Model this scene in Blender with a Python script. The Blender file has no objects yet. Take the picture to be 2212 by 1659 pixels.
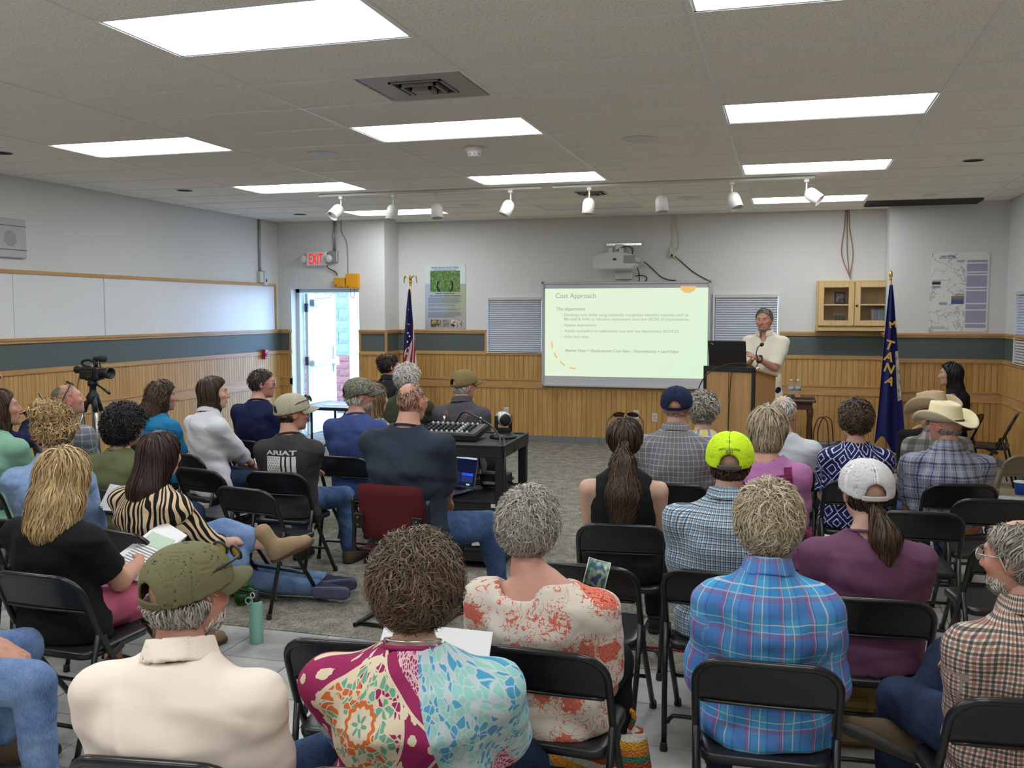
import bpy, math, random
import numpy as np
from mathutils import Matrix, Vector
PI = math.pi
SC = bpy.context.scene
COL = SC.collection
rng = np.random.default_rng(7)

# ------------------------------------------------------------------ camera, world, exposure
cam_d = bpy.data.cameras.new('camera'); cam = bpy.data.objects.new('camera', cam_d); COL.objects.link(cam)
cam_d.sensor_fit = 'HORIZONTAL'; cam_d.sensor_width = 36.0; cam_d.lens = 36.0 * 2040.0 / 2212.0
cam_d.clip_start = 0.05; cam_d.clip_end = 200
cam.location = (0, 0, 1.74)
cam.rotation_euler = (math.radians(90 - 4.359), 0, math.radians(16.164))
SC.camera = cam
SC.view_settings.view_transform = 'Standard'; SC.view_settings.look = 'None'
SC.view_settings.gamma = 1.0; SC.view_settings.use_curve_mapping = False
SC.view_settings.exposure = 1.3
w = bpy.data.worlds.new('sky'); SC.world = w; w.use_nodes = True
bg = w.node_tree.nodes['Background']
bg.inputs['Color'].default_value = (0.34, 0.58, 1.0, 1); bg.inputs['Strength'].default_value = 4.6
PANEL_E = 5.2                      # radiance of the ceiling light diffusers

# ------------------------------------------------------------------ material helpers
def lin(c):
    return tuple((x / 12.92 if x <= .04045 else ((x + .055) / 1.055) ** 2.4) for x in c)
def rgb(r, g, b): return lin((r / 255, g / 255, b / 255))
class MB:
    """small wrapper that builds a node tree"""
    def __init__(s, name, rough=.6, metal=0., spec=.5):
        s.m = bpy.data.materials.new(name); s.m.use_nodes = True; s.t = s.m.node_tree
        s.p = s.t.nodes['Principled BSDF']; s.out = s.t.nodes['Material Output']
        s.p.inputs['Roughness'].default_value = rough; s.p.inputs['Metallic'].default_value = metal
        s.p.inputs['Specular IOR Level'].default_value = spec
    def n(s, typ, props=None, **inp):
        nd = s.t.nodes.new(typ)
        for k, v in (props or {}).items(): setattr(nd, k, v)
        for k, v in inp.items():
            key = int(k[1:]) if k[0] == 'i' and k[1:].isdigit() else k.replace('_', ' ')
            s.set(nd.inputs[key], v)
        return nd
    def set(s, sock, v):
        if isinstance(v, bpy.types.NodeSocket): s.t.links.new(v, sock)
        elif isinstance(v, (tuple, list)) and sock.type == 'RGBA': sock.default_value = (*v[:3], 1)
        else: sock.default_value = v
    def base(s, v): s.set(s.p.inputs['Base Color'], v)
    def math(s, op, a, b=0., c=0.):
        return s.n('ShaderNodeMath', {'operation': op}, i0=a, i1=b, i2=c).outputs[0]
    def mix(s, fac, a, b):
        nd = s.n('ShaderNodeMix', {'data_type': 'RGBA'})
        s.set(nd.inputs[0], fac); s.set(nd.inputs[6], a); s.set(nd.inputs[7], b)
        return nd.outputs[2]
    def coord(s, attr=None, kind='Object'):
        if attr: return s.n('ShaderNodeAttribute', {'attribute_name': attr}).outputs['Vector']
        return s.n('ShaderNodeTexCoord').outputs[kind]
    def scale(s, v, sc):
        return s.n('ShaderNodeMapping', None, Vector=v, Scale=sc).outputs[0]
    def noise(s, v, scale, detail=3., rough=.55, dist=0.):
        return s.n('ShaderNodeTexNoise', None, Vector=v, Scale=scale, Detail=detail, Roughness=rough, Distortion=dist).outputs[0]
    def voro(s, v, scale, feature='F1', out='Distance', rand=1.):
        return s.n('ShaderNodeTexVoronoi', {'feature': feature}, Vector=v, Scale=scale, Randomness=rand).outputs[out]
    def ramp(s, f, stops, const=False):
        nd = s.n('ShaderNodeValToRGB'); cr = nd.color_ramp
        if const: cr.interpolation = 'CONSTANT'
        while len(cr.elements) < len(stops): cr.elements.new(.5)
        for e, (p, c) in zip(cr.elements, stops): e.position = p; e.color = (*c[:3], 1)
        s.set(nd.inputs[0], f); return nd.outputs[0]
    def step(s, v, lo, hi):
        return s.n('ShaderNodeMapRange', {'clamp': True}, Value=v, From_Min=lo, From_Max=hi).outputs[0]
    def xyz(s, v):
        nd = s.n('ShaderNodeSeparateXYZ', None, Vector=v); return nd.outputs
    def bump(s, h, strength=.3, dist=.01):
        s.set(s.p.inputs['Normal'], s.n('ShaderNodeBump', None, Height=h, Strength=strength, Distance=dist).outputs[0])
_mc = {}
def plain(name, col, rough=.6, metal=0., spec=.5):
    if name in _mc: return _mc[name]
    b = MB(name, rough, metal, spec); b.base(col); _mc[name] = b.m; return b.m
def speck(name, col, amt=.12, scale=60., rough=.7, spec=.4, bump=.15, dist=.004, coord='Object', attr=None, metal=0.):
    """a colour broken up by fine noise"""
    if name in _mc: return _mc[name]
    b = MB(name, rough, metal, spec); v = b.coord(attr, coord); f = b.noise(v, scale, 4.)
    b.base(b.mix(f, tuple(max(0, c * (1 - amt)) for c in col), tuple(c * (1 + amt) for c in col)))
    if bump: b.bump(f, bump, dist)
    _mc[name] = b.m; return b.m
def emit(name, col, strength):
    if name in _mc: return _mc[name]
    b = MB(name); b.base(col); b.p.inputs['Emission Color'].default_value = (*col, 1); b.p.inputs['Emission Strength'].default_value = strength
    _mc[name] = b.m; return b.m
def wood(name, c1, c2, axis=2, scale=9., rough=.42, stretch=.06):
    if name in _mc: return _mc[name]
    b = MB(name, rough, 0, .4); v = b.coord()
    oi = b.n('ShaderNodeObjectInfo').outputs['Random']
    off = b.n('ShaderNodeCombineXYZ', None, X=b.math('MULTIPLY', oi, 37.), Y=b.math('MULTIPLY', oi, 11.), Z=b.math('MULTIPLY', oi, 23.)).outputs[0]
    v = b.n('ShaderNodeVectorMath', {'operation': 'ADD'}, i0=v, i1=off).outputs[0]
    sc = [1., 1., 1.]; sc[axis] = stretch
    v2 = b.scale(v, tuple(sc)); f = b.noise(v2, scale * 3, 5., .6, 1.2); g = b.noise(v2, scale * 22, 2.)
    f2 = b.math('ADD', b.math('MULTIPLY', f, .75), b.math('MULTIPLY', g, .25))
    f3 = b.math('ADD', f2, b.math('MULTIPLY', b.math('SUBTRACT', oi, .5), .14))
    b.base(b.ramp(f3, [(.3, c1), (.72, c2)])); b.bump(g, .08, .002)
    _mc[name] = b.m; return b.m
OAK1, OAK2 = rgb(168, 126, 70), rgb(210, 167, 104)

# ------------------------------------------------------------------ mesh helpers
def mesh(name, V, F, smooth=False, attrs=None, midx=None):
    V = np.asarray(V, np.float32); me = bpy.data.meshes.new(name)
    fl = [np.asarray(f) for f in F] if not isinstance(F, np.ndarray) else F
    me.vertices.add(len(V)); me.vertices.foreach_set('co', V.ravel())
    if isinstance(F, np.ndarray):
        cnt = np.full(len(F), F.shape[1]); flat = F.ravel()
    else:
        cnt = np.array([len(f) for f in F]); flat = np.concatenate([np.asarray(f) for f in F]) if len(F) else np.zeros(0, int)
    me.loops.add(len(flat)); me.loops.foreach_set('vertex_index', flat.astype(np.int32))
    me.polygons.add(len(cnt)); st = np.concatenate([[0], np.cumsum(cnt)[:-1]])
    me.polygons.foreach_set('loop_start', st.astype(np.int32)); me.polygons.foreach_set('loop_total', cnt.astype(np.int32))
    if midx is not None: me.polygons.foreach_set('material_index', np.asarray(midx, np.int32))
    me.polygons.foreach_set('use_smooth', np.full(len(cnt), bool(smooth)))
    for k, a in (attrs or {}).items():
        a = np.asarray(a, np.float32)
        if a.shape[1] == 4:
            at = me.color_attributes.new(k, 'FLOAT_COLOR', 'POINT'); at.data.foreach_set('color', a.ravel())
        else:
            at = me.attributes.new(k, 'FLOAT_VECTOR', 'POINT'); at.data.foreach_set('vector', a.ravel())
    me.update(calc_edges=True); me.validate()
    return me
def ob(name, me, mat=None, parent=None, loc=(0, 0, 0), rot=(0, 0, 0), sc=None):
    o = bpy.data.objects.new(name, me); COL.objects.link(o)
    o.location = loc; o.rotation_euler = rot
    if sc: o.scale = sc
    if mat is not None and me is not None and len(me.materials) == 0:
        for m in (mat if isinstance(mat, (list, tuple)) else [mat]): me.materials.append(m)
    if parent is not None: o.parent = parent
    return o
def tag(o, label=None, cat=None, group=None, kind=None):
    if label: o['label'] = label
    if cat: o['category'] = cat
    if group: o['group'] = group
    if kind: o['kind'] = kind
    return o
def thing(name, label, cat, loc=(0, 0, 0), rz=0., group=None, kind=None):
    o = bpy.data.objects.new(name, None); COL.objects.link(o); o.location = loc; o.rotation_euler = (0, 0, rz)
    o.empty_display_size = .1
    return tag(o, label, cat, group, kind)
class G:
    """geometry collector: boxes, tubes, lathes"""
    def __init__(s): s.V = []; s.F = []; s.k = 0
    def add(s, V, F):
        V = np.asarray(V, float); s.V.append(V); s.F += [tuple(int(i) + s.k for i in f) for f in F]; s.k += len(V); return s
    def box(s, c, d, R=None, bev=0.):
        c = np.array(c, float); h = np.array(d, float) / 2
        if bev <= 0:
            V = np.array([[x, y, z] for x in (-1, 1) for y in (-1, 1) for z in (-1, 1)], float) * h
            F = [(0, 1, 3, 2), (4, 6, 7, 5), (0, 4, 5, 1), (2, 3, 7, 6), (0, 2, 6, 4), (1, 5, 7, 3)]
        else:
            b = min(bev, h.min() * .9); V = []; F = []; idx = {}
            for sx in (-1, 1):
                for sy in (-1, 1):
                    for sz in (-1, 1):
                        for ax in range(3):
                            sg = np.array([sx, sy, sz], float); p = sg * (h - b); p[ax] = sg[ax] * h[ax]
                            idx[(sx, sy, sz, ax)] = len(V); V.append(p)
            I = lambda a, b_, c_, ax: idx[(a, b_, c_, ax)]
            for sg in (-1, 1):
                q = [(-1, -1), (1, -1), (1, 1), (-1, 1)]
                f = [[I(sg, a, b_, 0) for a, b_ in q], [I(a, sg, b_, 1) for a, b_ in q[::-1]], [I(a, b_, sg, 2) for a, b_ in q]]
                for k in f: F.append(k if sg > 0 else k[::-1])
            for a in (-1, 1):
                for b_ in (-1, 1):
                    e = [[I(a, b_, -1, 0), I(a, b_, -1, 1), I(a, b_, 1, 1), I(a, b_, 1, 0)],
                         [I(a, -1, b_, 0), I(a, -1, b_, 2), I(a, 1, b_, 2), I(a, 1, b_, 0)],
                         [I(-1, a, b_, 1), I(-1, a, b_, 2), I(1, a, b_, 2), I(1, a, b_, 1)]]
                    F += e
                    for c_ in (-1, 1): F.append([I(a, b_, c_, 0), I(a, b_, c_, 1), I(a, b_, c_, 2)])
            V = np.array(V)
            out = []
            for f in F:       # orient outward
                P = V[list(f)]; nrm = np.cross(P[1] - P[0], P[2] - P[0])
                out.append(tuple(f) if nrm @ P.mean(0) > 0 else tuple(f)[::-1])
            F = out
        if R is not None: V = V @ np.array(R).T
        return s.add(V + c, F)
    def bx(s, x0, x1, y0, y1, z0, z1, bev=0.):
        return s.box(((x0 + x1) / 2, (y0 + y1) / 2, (z0 + z1) / 2), (abs(x1 - x0), abs(y1 - y0), abs(z1 - z0)), None, bev)
    def tube(s, pts, r, n=8, closed=False, flat=1.):
        P = np.array(pts, float); m = len(P); r = np.broadcast_to(np.array(r, float), (m,))
        T = np.zeros_like(P)
        if closed: T = np.roll(P, -1, 0) - np.roll(P, 1, 0)
        else: T[1:-1] = P[2:] - P[:-2]; T[0] = P[1] - P[0]; T[-1] = P[-1] - P[-2]
        T /= np.linalg.norm(T, axis=1)[:, None] + 1e-12
        a = np.array([0, 0, 1.]) if abs(T[0][2]) < .9 else np.array([1., 0, 0])
        u = np.cross(T[0], a); u /= np.linalg.norm(u); V = []
        for i in range(m):
            u = u - T[i] * (u @ T[i]); u /= np.linalg.norm(u) + 1e-12; v = np.cross(T[i], u)
            for k in range(n):
                t = 2 * PI * k / n; V.append(P[i] + r[i] * (math.cos(t) * u + flat * math.sin(t) * v))
        F = []
        for i in range(m if closed else m - 1):
            j = (i + 1) % m
            for k in range(n):
                l = (k + 1) % n; F.append((i * n + k, i * n + l, j * n + l, j * n + k))
        if not closed: F += [tuple(range(n))[::-1], tuple(range((m - 1) * n, m * n))]
        return s.add(V, F)
    def lathe(s, prof, n=24, c=(0, 0, 0), R=None):
        prof = np.array(prof, float); m = len(prof); V = []
        for r, z in prof:
            for k in range(n): V.append((r * math.cos(2 * PI * k / n), r * math.sin(2 * PI * k / n), z))
        F = [(i * n + k, i * n + (k + 1) % n, (i + 1) * n + (k + 1) % n, (i + 1) * n + k) for i in range(m - 1) for k in range(n)]
        F += [tuple(range(n))[::-1], tuple(range((m - 1) * n, m * n))]
        V = np.array(V)
        if R is not None: V = V @ np.array(R).T
        return s.add(V + np.array(c), F)
    def quad(s, pts): return s.add(pts, [tuple(range(len(pts)))])
    def prism(s, pts2, y0, y1, plane='xz'):
        n = len(pts2); V = []
        for y in (y0, y1):
            for a, b in pts2: V.append((a, y, b) if plane == 'xz' else ((y, a, b) if plane == 'yz' else (a, b, y)))
        F = [tuple(range(n)), tuple(range(n, 2 * n))[::-1]] + [(i, n + i, n + (i + 1) % n, (i + 1) % n)[::-1] for i in range(n)]
        return s.add(V, F)
    def mesh(s, name, smooth=False): return mesh(name, np.concatenate(s.V), s.F, smooth)
    def obj(s, name, mat, parent=None, smooth=False, **k): return ob(name, s.mesh(name, smooth), mat, parent, **k)
def rotx(a): c, s = math.cos(a), math.sin(a); return np.array([[1, 0, 0], [0, c, -s], [0, s, c]])
def roty(a): c, s = math.cos(a), math.sin(a); return np.array([[c, 0, s], [0, 1, 0], [-s, 0, c]])
def rotz(a): c, s = math.cos(a), math.sin(a); return np.array([[c, -s, 0], [s, c, 0], [0, 0, 1]])
def spline(pts, k=6):
    P = np.array(pts, float); Q = np.vstack([2 * P[0] - P[1], P, 2 * P[-1] - P[-2]]); out = []
    for i in range(1, len(Q) - 2):
        for t in np.linspace(0, 1, k, endpoint=False):
            a, b, c, d = Q[i - 1:i + 3]
            out.append(.5 * ((2 * b) + (c - a) * t + (2 * a - 5 * b + 4 * c - d) * t * t + (3 * b - a - 3 * c + d) * t ** 3))
    out.append(P[-1]); return np.array(out)
def text_mesh(txt, size=1., align='LEFT', bold=0., width=None):
    cu = bpy.data.curves.new('lettering', 'FONT'); cu.body = txt; cu.size = size; cu.align_x = align; cu.offset = bold; cu.resolution_u = 3
    o = bpy.data.objects.new('lettering', cu); COL.objects.link(o); bpy.context.view_layer.update()
    dg = bpy.context.evaluated_depsgraph_get(); me = bpy.data.meshes.new_from_object(o.evaluated_get(dg))
    V = np.zeros(len(me.vertices) * 3); me.vertices.foreach_get('co', V); V = V.reshape(-1, 3)
    F = [tuple(p.vertices) for p in me.polygons]
    bpy.data.objects.remove(o); bpy.data.curves.remove(cu); bpy.data.meshes.remove(me)
    if width and len(V): V[:, :2] *= width / (V[:, 0].max() - V[:, 0].min())
    return V, F
# ------------------------------------------------------------------ the room
XL, XR, YB, YD, YR, YF, CZ = -6.77, 2.35, 12.2, 11.72, 11.65, -3.5, 2.969
M_WALL = speck('wall_paint', (.69, .69, .68), .03, 90, .75, .3, .12, .002)
M_BOARD = None
def _wb():
    b = MB('whiteboard_panel', .35); v = b.coord(); f = b.noise(v, 2.2, 3.)
    g = b.step(b.noise(v, 3.1, 2.), .62, .75)
    b.base(b.mix(b.math('MULTIPLY', g, .35), b.mix(f, (.70, .70, .71), (.78, .78, .79)), (.72, .66, .50))); return b.m
M_BOARD = _wb()
M_GREEN = speck('green_laminate', rgb(88, 98, 95), .06, 120, .55, .3, .05)
M_OAK = wood('oak_plank', OAK1, OAK2, 2)
M_OAKH = wood('oak_rail', rgb(166, 124, 74), rgb(204, 164, 108), 0)
M_BASE = speck('base_tile_stone', rgb(118, 120, 122), .15, 14, .6)
M_WHITE = plain('white_metal', (.72, .72, .71), .4)
M_OFF = plain('ivory_plastic', (.62, .59, .52), .45)
M_BLACK = plain('black_plastic', (.012, .012, .013), .45)
M_CHROME = plain('chrome', (.7, .7, .7), .2, 1.)
M_GOLD = plain('gold_metal', rgb(214, 178, 88), .28, 1.)

def wall(name, p0, d, length, holes=(), thick=.3, mat=M_WALL, z1=CZ + .1):
    g = G(); xs = sorted({0., length, *[h[0] for h in holes], *[h[1] for h in holes]})
    for a, b in zip(xs[:-1], xs[1:]):
        hs = [h for h in holes if h[0] <= a + 1e-6 and h[1] >= b - 1e-6]
        if not hs: g.bx(a, b, 0, thick, 0, z1)
        else:
            h = hs[0]
            if h[2] > 0: g.bx(a, b, 0, thick, 0, h[2])
            g.bx(a, b, 0, thick, h[3], z1)
    return tag(g.obj(name, mat, None, loc=(*p0, 0), rot=(0, 0, math.atan2(d[1], d[0]))), kind='structure')
_plank = {}
def plank_mesh(w, h):
    k = (round(w, 4), round(h, 3))
    if k not in _plank:
        g = G(); t = .016; b = .004
        g.prism([(-w / 2 + .001, 0), (-w / 2 + .001, t - b), (-w / 2 + b, t), (w / 2 - b, t), (w / 2 - .001, t - b), (w / 2 - .001, 0)], 0, h, 'xy')
        me = g.mesh('plank'); V = np.array([v.co for v in me.vertices]); V[:, 1] *= -1
        me.vertices.foreach_set('co', V.astype(np.float32).ravel()); me.flip_normals(); me.materials.append(M_OAK); _plank[k] = me
    return _plank[k]
def wains(par, s0, s1, pw, green=True, lower=True, upper=True, tiles=True):
    if upper:
        n = max(1, round((s1 - s0) / pw)); w_ = (s1 - s0) / n
        for i in range(n):
            x = s0 + (i + .5) * w_
            ob('plank', plank_mesh(w_, .325), None, par, (x, 0, .84))
            if lower: ob('plank', plank_mesh(w_, .65), None, par, (x, 0, .085))
    G().bx(s0, s1, -.02, 0, .735, .825).bx(s0, s1, -.03, 0, .825, .845).bx(s0, s1, -.028, 0, .72, .74).obj('chair_rail', M_OAKH, par)
    G().bx(s0, s1, -.03, 0, 1.165, 1.19).bx(s0, s1, -.022, 0, 1.19, 1.21).obj('cap_rail', M_OAKH, par)
    if green:
        G().bx(s0, s1, -.006, 0, 1.205, 1.46).obj('green_panel', M_GREEN, par)
        G().bx(s0, s1, -.022, 0, 1.45, 1.475).bx(s0, s1, -.032, 0, 1.475, 1.5).obj('top_rail', M_OAKH, par)
    if tiles:
        n = max(1, round((s1 - s0) / .305)); w_ = (s1 - s0) / n
        me = G().bx(-w_ / 2 + .0015, w_ / 2 - .0015, -.024, 0, 0, .09, .002).mesh('base_tile'); me.materials.append(M_BASE)
        for i in range(n): ob('base_tile', me, None, par, (s0 + (i + .5) * w_, 0, 0))

# left wall (runs toward the far end), with the trimmed white board above the rail
wl = wall('wall_left', (XL, YF), (0, 1), YD - YF)
s = lambda y: y - YF
wains(wl, s(6.4), s(YD), .0525)
for nm, a, b_ in (('wainscot_panel', .085, 1.2),):
    G().bx(s(YF), s(6.4), -.016, 0, a, b_).obj(nm, M_OAK, wl)
G().bx(s(YF), s(6.4), -.006, 0, 1.2, 1.46).obj('green_panel', M_GREEN, wl)
for a, b_ in ((5.0, 7.02), (7.02, 8.22), (8.22, 11.6)):
    G().bx(s(a) + .003, s(b_) - (.009 if b_ == 8.22 else .003), -.012, 0, 1.5, 2.09).obj('board_panel', M_BOARD, wl)
G().bx(s(4.9), s(11.63), -.025, 0, 2.09, 2.125).bx(s(11.6), s(11.63), -.025, 0, 1.5, 2.09).obj('board_trim', M_OAKH, wl)
# door wall
DX0, DX1, DZ = -6.57, -5.55, 2.06
wd = wall('wall_door', (XL, YD), (1, 0), -5.37 - XL, [(DX0 - XL, DX1 - XL, 0, DZ)], .28)
wains(wd, .0, DX0 - XL, .066); wains(wd, DX1 - XL, -5.17 - XL, .066)
g = G().bx(DX0 - XL - .03, DX0 - XL, -.02, 0, .0, 1.5).obj('trim_post', M_OAKH, wd)
g = G().bx(DX1 - XL, DX1 - XL + .03, -.02, 0, .0, 1.5).obj('trim_post', M_OAKH, wd)
# return between door wall and back wall
ws = wall('wall_return_left', (-5.17, YD), (0, 1), YB - YD, thick=.2)
wains(ws, .0, YB - YD - .03, .066)
G().bx(-.012, .02, -.026, .0, .0, 1.5).obj('trim_post', M_OAKH, ws)
# back wall with two windows
W1, W2 = (-3.86, -3.12, 1.2, 1.93), (-.87, -.10, 1.2, 1.95)
wb = wall('wall_back', (-5.17, YB), (1, 0), 1.12 + 5.17, [(W[0] + 5.17, W[1] + 5.17, W[2], W[3]) for W in (W1, W2)])
s = lambda x: x + 5.17
wains(wb, s(-5.17), s(-3.9), .066, tiles=False); wains(wb, s(-3.9), s(-.06), .066, green=False, tiles=False); wains(wb, s(-.06), s(1.12), .066, tiles=False)
n = 20; w_ = 6.29 / n
me = G().bx(-w_ / 2 + .0015, w_ / 2 - .0015, -.024, 0, 0, .09, .002).mesh('base_tile'); me.materials.append(M_BASE)
for i in range(n): ob('base_tile', me, None, wb, ((i + .5) * w_, 0, 0))
for x in (-3.9, -.06): G().bx(s(x) - .015, s(x) + .015, -.025, 0, 1.2, 1.5).obj('trim_post', M_OAKH, wb)
# projecting wall at the right end, right wall, rear wall
wr = wall('wall_return_right', (1.12, YB), (0, -1), YB - YR, thick=.2); wains(wr, .03, YB - YR, .066)
wp = wall('wall_alcove', (1.32, YR), (1, 0), XR - 1.32); wains(wp, -.2, XR - 1.32, .066)
W3 = (11.65 - 11.1, 11.65 - 9.9, 1.2, 1.95)
wrt = wall('wall_right', (XR, YR), (0, -1), YR - YF, [W3]); wains(wrt, 0, 4.6, .0575)
G().bx(4.6, YR - YF, -.016, 0, .085, 1.2).obj('wainscot_panel', M_OAK, wrt)
G().bx(4.6, YR - YF, -.006, 0, 1.2, 1.46).obj('green_panel', M_GREEN, wrt)
wall('wall_rear', (XR, YF), (-1, 0), XR - XL)

# windows with closed horizontal blinds
M_SLAT = plain('blind_slat', (.55, .55, .56), .4, .0)
M_GLASSW = MB('window_glass', .05)
M_GLASSW.p.inputs['Transmission Weight'].default_value = 1.; M_GLASSW.base((.28, .31, .36)); M_GLASSW = M_GLASSW.m
def window(name, par, x0, x1, z0, z1):
    t = thing(name, None, None, kind='structure'); t.parent = par
    g = G()
    for a, b_, c, d in ((x0 - .025, x1 + .025, z1, z1 + .025), (x0 - .025, x1 + .025, z0 - .02, z0), (x0 - .025, x0, z0, z1), (x1, x1 + .025, z0, z1)):
        g.bx(a, b_, -.03, .1, c, d, .003)
    g.obj('window_frame', M_WHITE, t)
    G().bx(x0, x1, .12, .126, z0, z1).obj('glass_pane', M_GLASSW, t)
    n = 24; h = (z1 - z0 - .045) / n; wdt = x1 - x0 - .016
    me = G().box((0, 0, 0), (wdt, .002, h * 1.34), rotx(math.radians(-36))).mesh('slat'); me.materials.append(M_SLAT)
    for i in range(n): ob('slat', me, None, t, ((x0 + x1) / 2, -.008, z0 + .015 + (i + .5) * h))
    G().bx(x0 + .004, x1 - .004, -.03, .015, z1 - .032, z1, .003).obj('head_rail', M_SLAT, t)
    G().bx(x0 + .006, x1 - .006, -.022, .01, z0, z0 + .016, .003).obj('bottom_rail', M_SLAT, t)
    g = G(); g.tube([(x1 - .05, -.034, z1 - .02), (x1 - .048, -.036, z1 - .4), (x1 - .05, -.036, z1 - .42)], .0025, 5); g.obj('tilt_cord', M_WHITE, t)
    return t
window('window_1', wb, s(W1[0]), s(W1[1]), W1[2], W1[3]); window('window_2', wb, s(W2[0]), s(W2[1]), W2[2], W2[3])
window('window_3', wrt, *W3)

# ------------------------------------------------------------------ ceiling: tiles, grid bars, light panels
def _tile():
    b = MB('ceiling_tile_mineral', .95, 0, .1); v = b.coord()
    oi = b.n('ShaderNodeObjectInfo').outputs['Random']
    v2 = b.n('ShaderNodeVectorMath', {'operation': 'ADD'}, i0=v, i1=b.n('ShaderNodeCombineXYZ', None, X=b.math('MULTIPLY', oi, 50.), Y=b.math('MULTIPLY', oi, 31.)).outputs[0]).outputs[0]
    f = b.noise(v2, 95., 3., .6); d = b.step(f, .36, .46)
    base = b.mix(b.noise(v2, 4., 2.), (.90, .87, .78), (.97, .94, .86))
    b.base(b.mix(d, (.66, .63, .55), base)); b.bump(f, .5, .006); return b.m
M_TILE = _tile()
ceil = tag(G().bx(XL - .3, XR + .3, YF - .3, YB + .3, CZ + .09, CZ + .2).obj('ceiling', plain('plenum', (.05, .05, .05), .9)), kind='structure')
CXS = [XL] + [.815 - 1.2192 * k for k in range(6, -2, -1)] + [XR]
CYS = [YF] + [3.45 + .6 * k for k in range(-11, 15)] + [YB]
LIT = {}
for cx in (-5.281, -2.843, -.404):
    for cy in (-1.35, 1.05, 3.45, 5.85, 8.25, 10.65): LIT[(round(cx, 1), round(cy, 2))] = not (cx < -2 and cx > -3 and cy > 10)
tm = {}
for i in range(len(CXS) - 1):
    for j in range(len(CYS) - 1):
        x0, x1, y0, y1 = CXS[i], CXS[i + 1], CYS[j], CYS[j + 1]
        if (round(x0, 1), round(y0, 2)) in LIT: continue
        if abs(x0 + 2.843) < .01 and abs(y0 - 4.65) < .01: x1 = -2.235       # half tile beside the vent
        if abs(x0 - .815) < .01 and abs(y0 - 11.25) < .01: continue
        k = (round(x1 - x0, 3), round(y1 - y0, 3))
        if k not in tm:
            w_, d_ = k[0] / 2 - .008, k[1] / 2 - .008
            tm[k] = G().bx(-w_, w_, -d_, d_, 0, .016, .004).mesh('ceiling_tile'); tm[k].materials.append(M_TILE)
        ob('ceiling_tile', tm[k], None, ceil, ((x0 + x1) / 2, (y0 + y1) / 2, CZ + .001))
M_BAR = plain('grid_bar_paint', (.85, .85, .83), .5)
for x in CXS[1:-1]: G().bx(x - .012, x + .012, YF, YB, CZ - .004, CZ + .03).obj('grid_bar', M_BAR, ceil)
for j, y in enumerate(CYS[1:-1]):
    G().bx(XL, XR, y - .011, y + .011, CZ - .003, CZ + .03).obj('grid_bar', M_BAR, ceil)
M_DIFF = emit('light_diffuser', (.93, .975, 1.), PANEL_E)
M_DIFF0 = plain('unlit_diffuser', (.74, .75, .72), .3)
ord_ = ['first', 'second', 'third', 'fourth', 'fifth', 'sixth']
for (cx, cy), on in LIT.items():
    cx_ = min(CXS, key=lambda q: abs(q - cx))
    colname = {-5.3: 'nearest the white board wall', -2.8: 'of the middle column', -.4: 'of the column over the lectern'}[cx]
    row = ord_[[10.65, 8.25, 5.85, 3.45, 1.05, -1.35].index(cy)]
    lab = ('lit' if on else 'unlit') + f' recessed ceiling light panel, {row} from the screen wall, {colname}'
    t = thing('ceiling_light', lab, 'light', (cx_ + .6096, cy + .3, CZ), 0, 'recessed ceiling light panels')
    w_, d_ = .5976, .288
    G().bx(-w_, w_, -d_, -d_ + .012, 0, .05).bx(-w_, w_, d_ - .012, d_, 0, .05).bx(-w_, -w_ + .012, -d_, d_, 0, .05).bx(w_ - .012, w_, -d_, d_, 0, .05).bx(-w_, w_, -d_, d_, .05, .06).obj('light_housing', M_WHITE, t)
    G().bx(-w_ + .013, w_ - .013, -d_ + .013, d_ - .013, .004, .01).obj('diffuser', M_DIFF if on else M_DIFF0, t)
# ceiling vents
def vent(label, x, y, plate):
    t = thing('ceiling_vent', label, 'vent', (x, y, CZ))
    if plate: G().bx(-.285, .285, -.285, .285, .002, .012, .002).obj('vent_plate', plain('vent_plate_metal', (.40, .36, .34), .5), t)
    M = plain('vent_metal', (.32, .31, .29), .45, .3)
    for k, (r, z) in enumerate(((.15, -.006), (.105, -.016), (.06, -.026))):
        g = G(); 
        for a, b_, c, d in ((-r, r, -r, -r + .014), (-r, r, r - .014, r), (-r, -r + .014, -r, r), (r - .014, r, -r, r)): g.bx(a, b_, c, d, z, z + .022)
        g.obj('louvre_ring', M, t)
    G().bx(-.045, .045, -.045, .045, -.032, -.026).obj('centre_plate', M, t)
    G().bx(-.15, .15, -.15, .15, -.001, .001).obj('vent_throat', plain('dark_void', (.01, .01, .01), .9), t)
vent('square ceiling air vent in a grey plate near the middle light column', -1.937, 4.95, True)
vent('small ceiling air vent above the track lights near the screen', -1.97, 9.75, False)
t = thing('return_grille', 'dark return air grille in the ceiling beside the map wall', 'vent', (1.42, 11.45, CZ - .03))
G().bx(-.59, .59, -.18, .18, .06, .07).obj('grille_back', plain('dark_void', (.01, .01, .01), .9), t)
me = G().box((0, 0, 0), (1.18, .003, .03), rotx(.6)).mesh('grille_slat'); me.materials.append(plain('dark_grey_metal', (.05, .05, .05), .5))
for i in range(9): ob('grille_slat', me, None, t, (0, -.18 + i * .045, .012))

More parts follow.
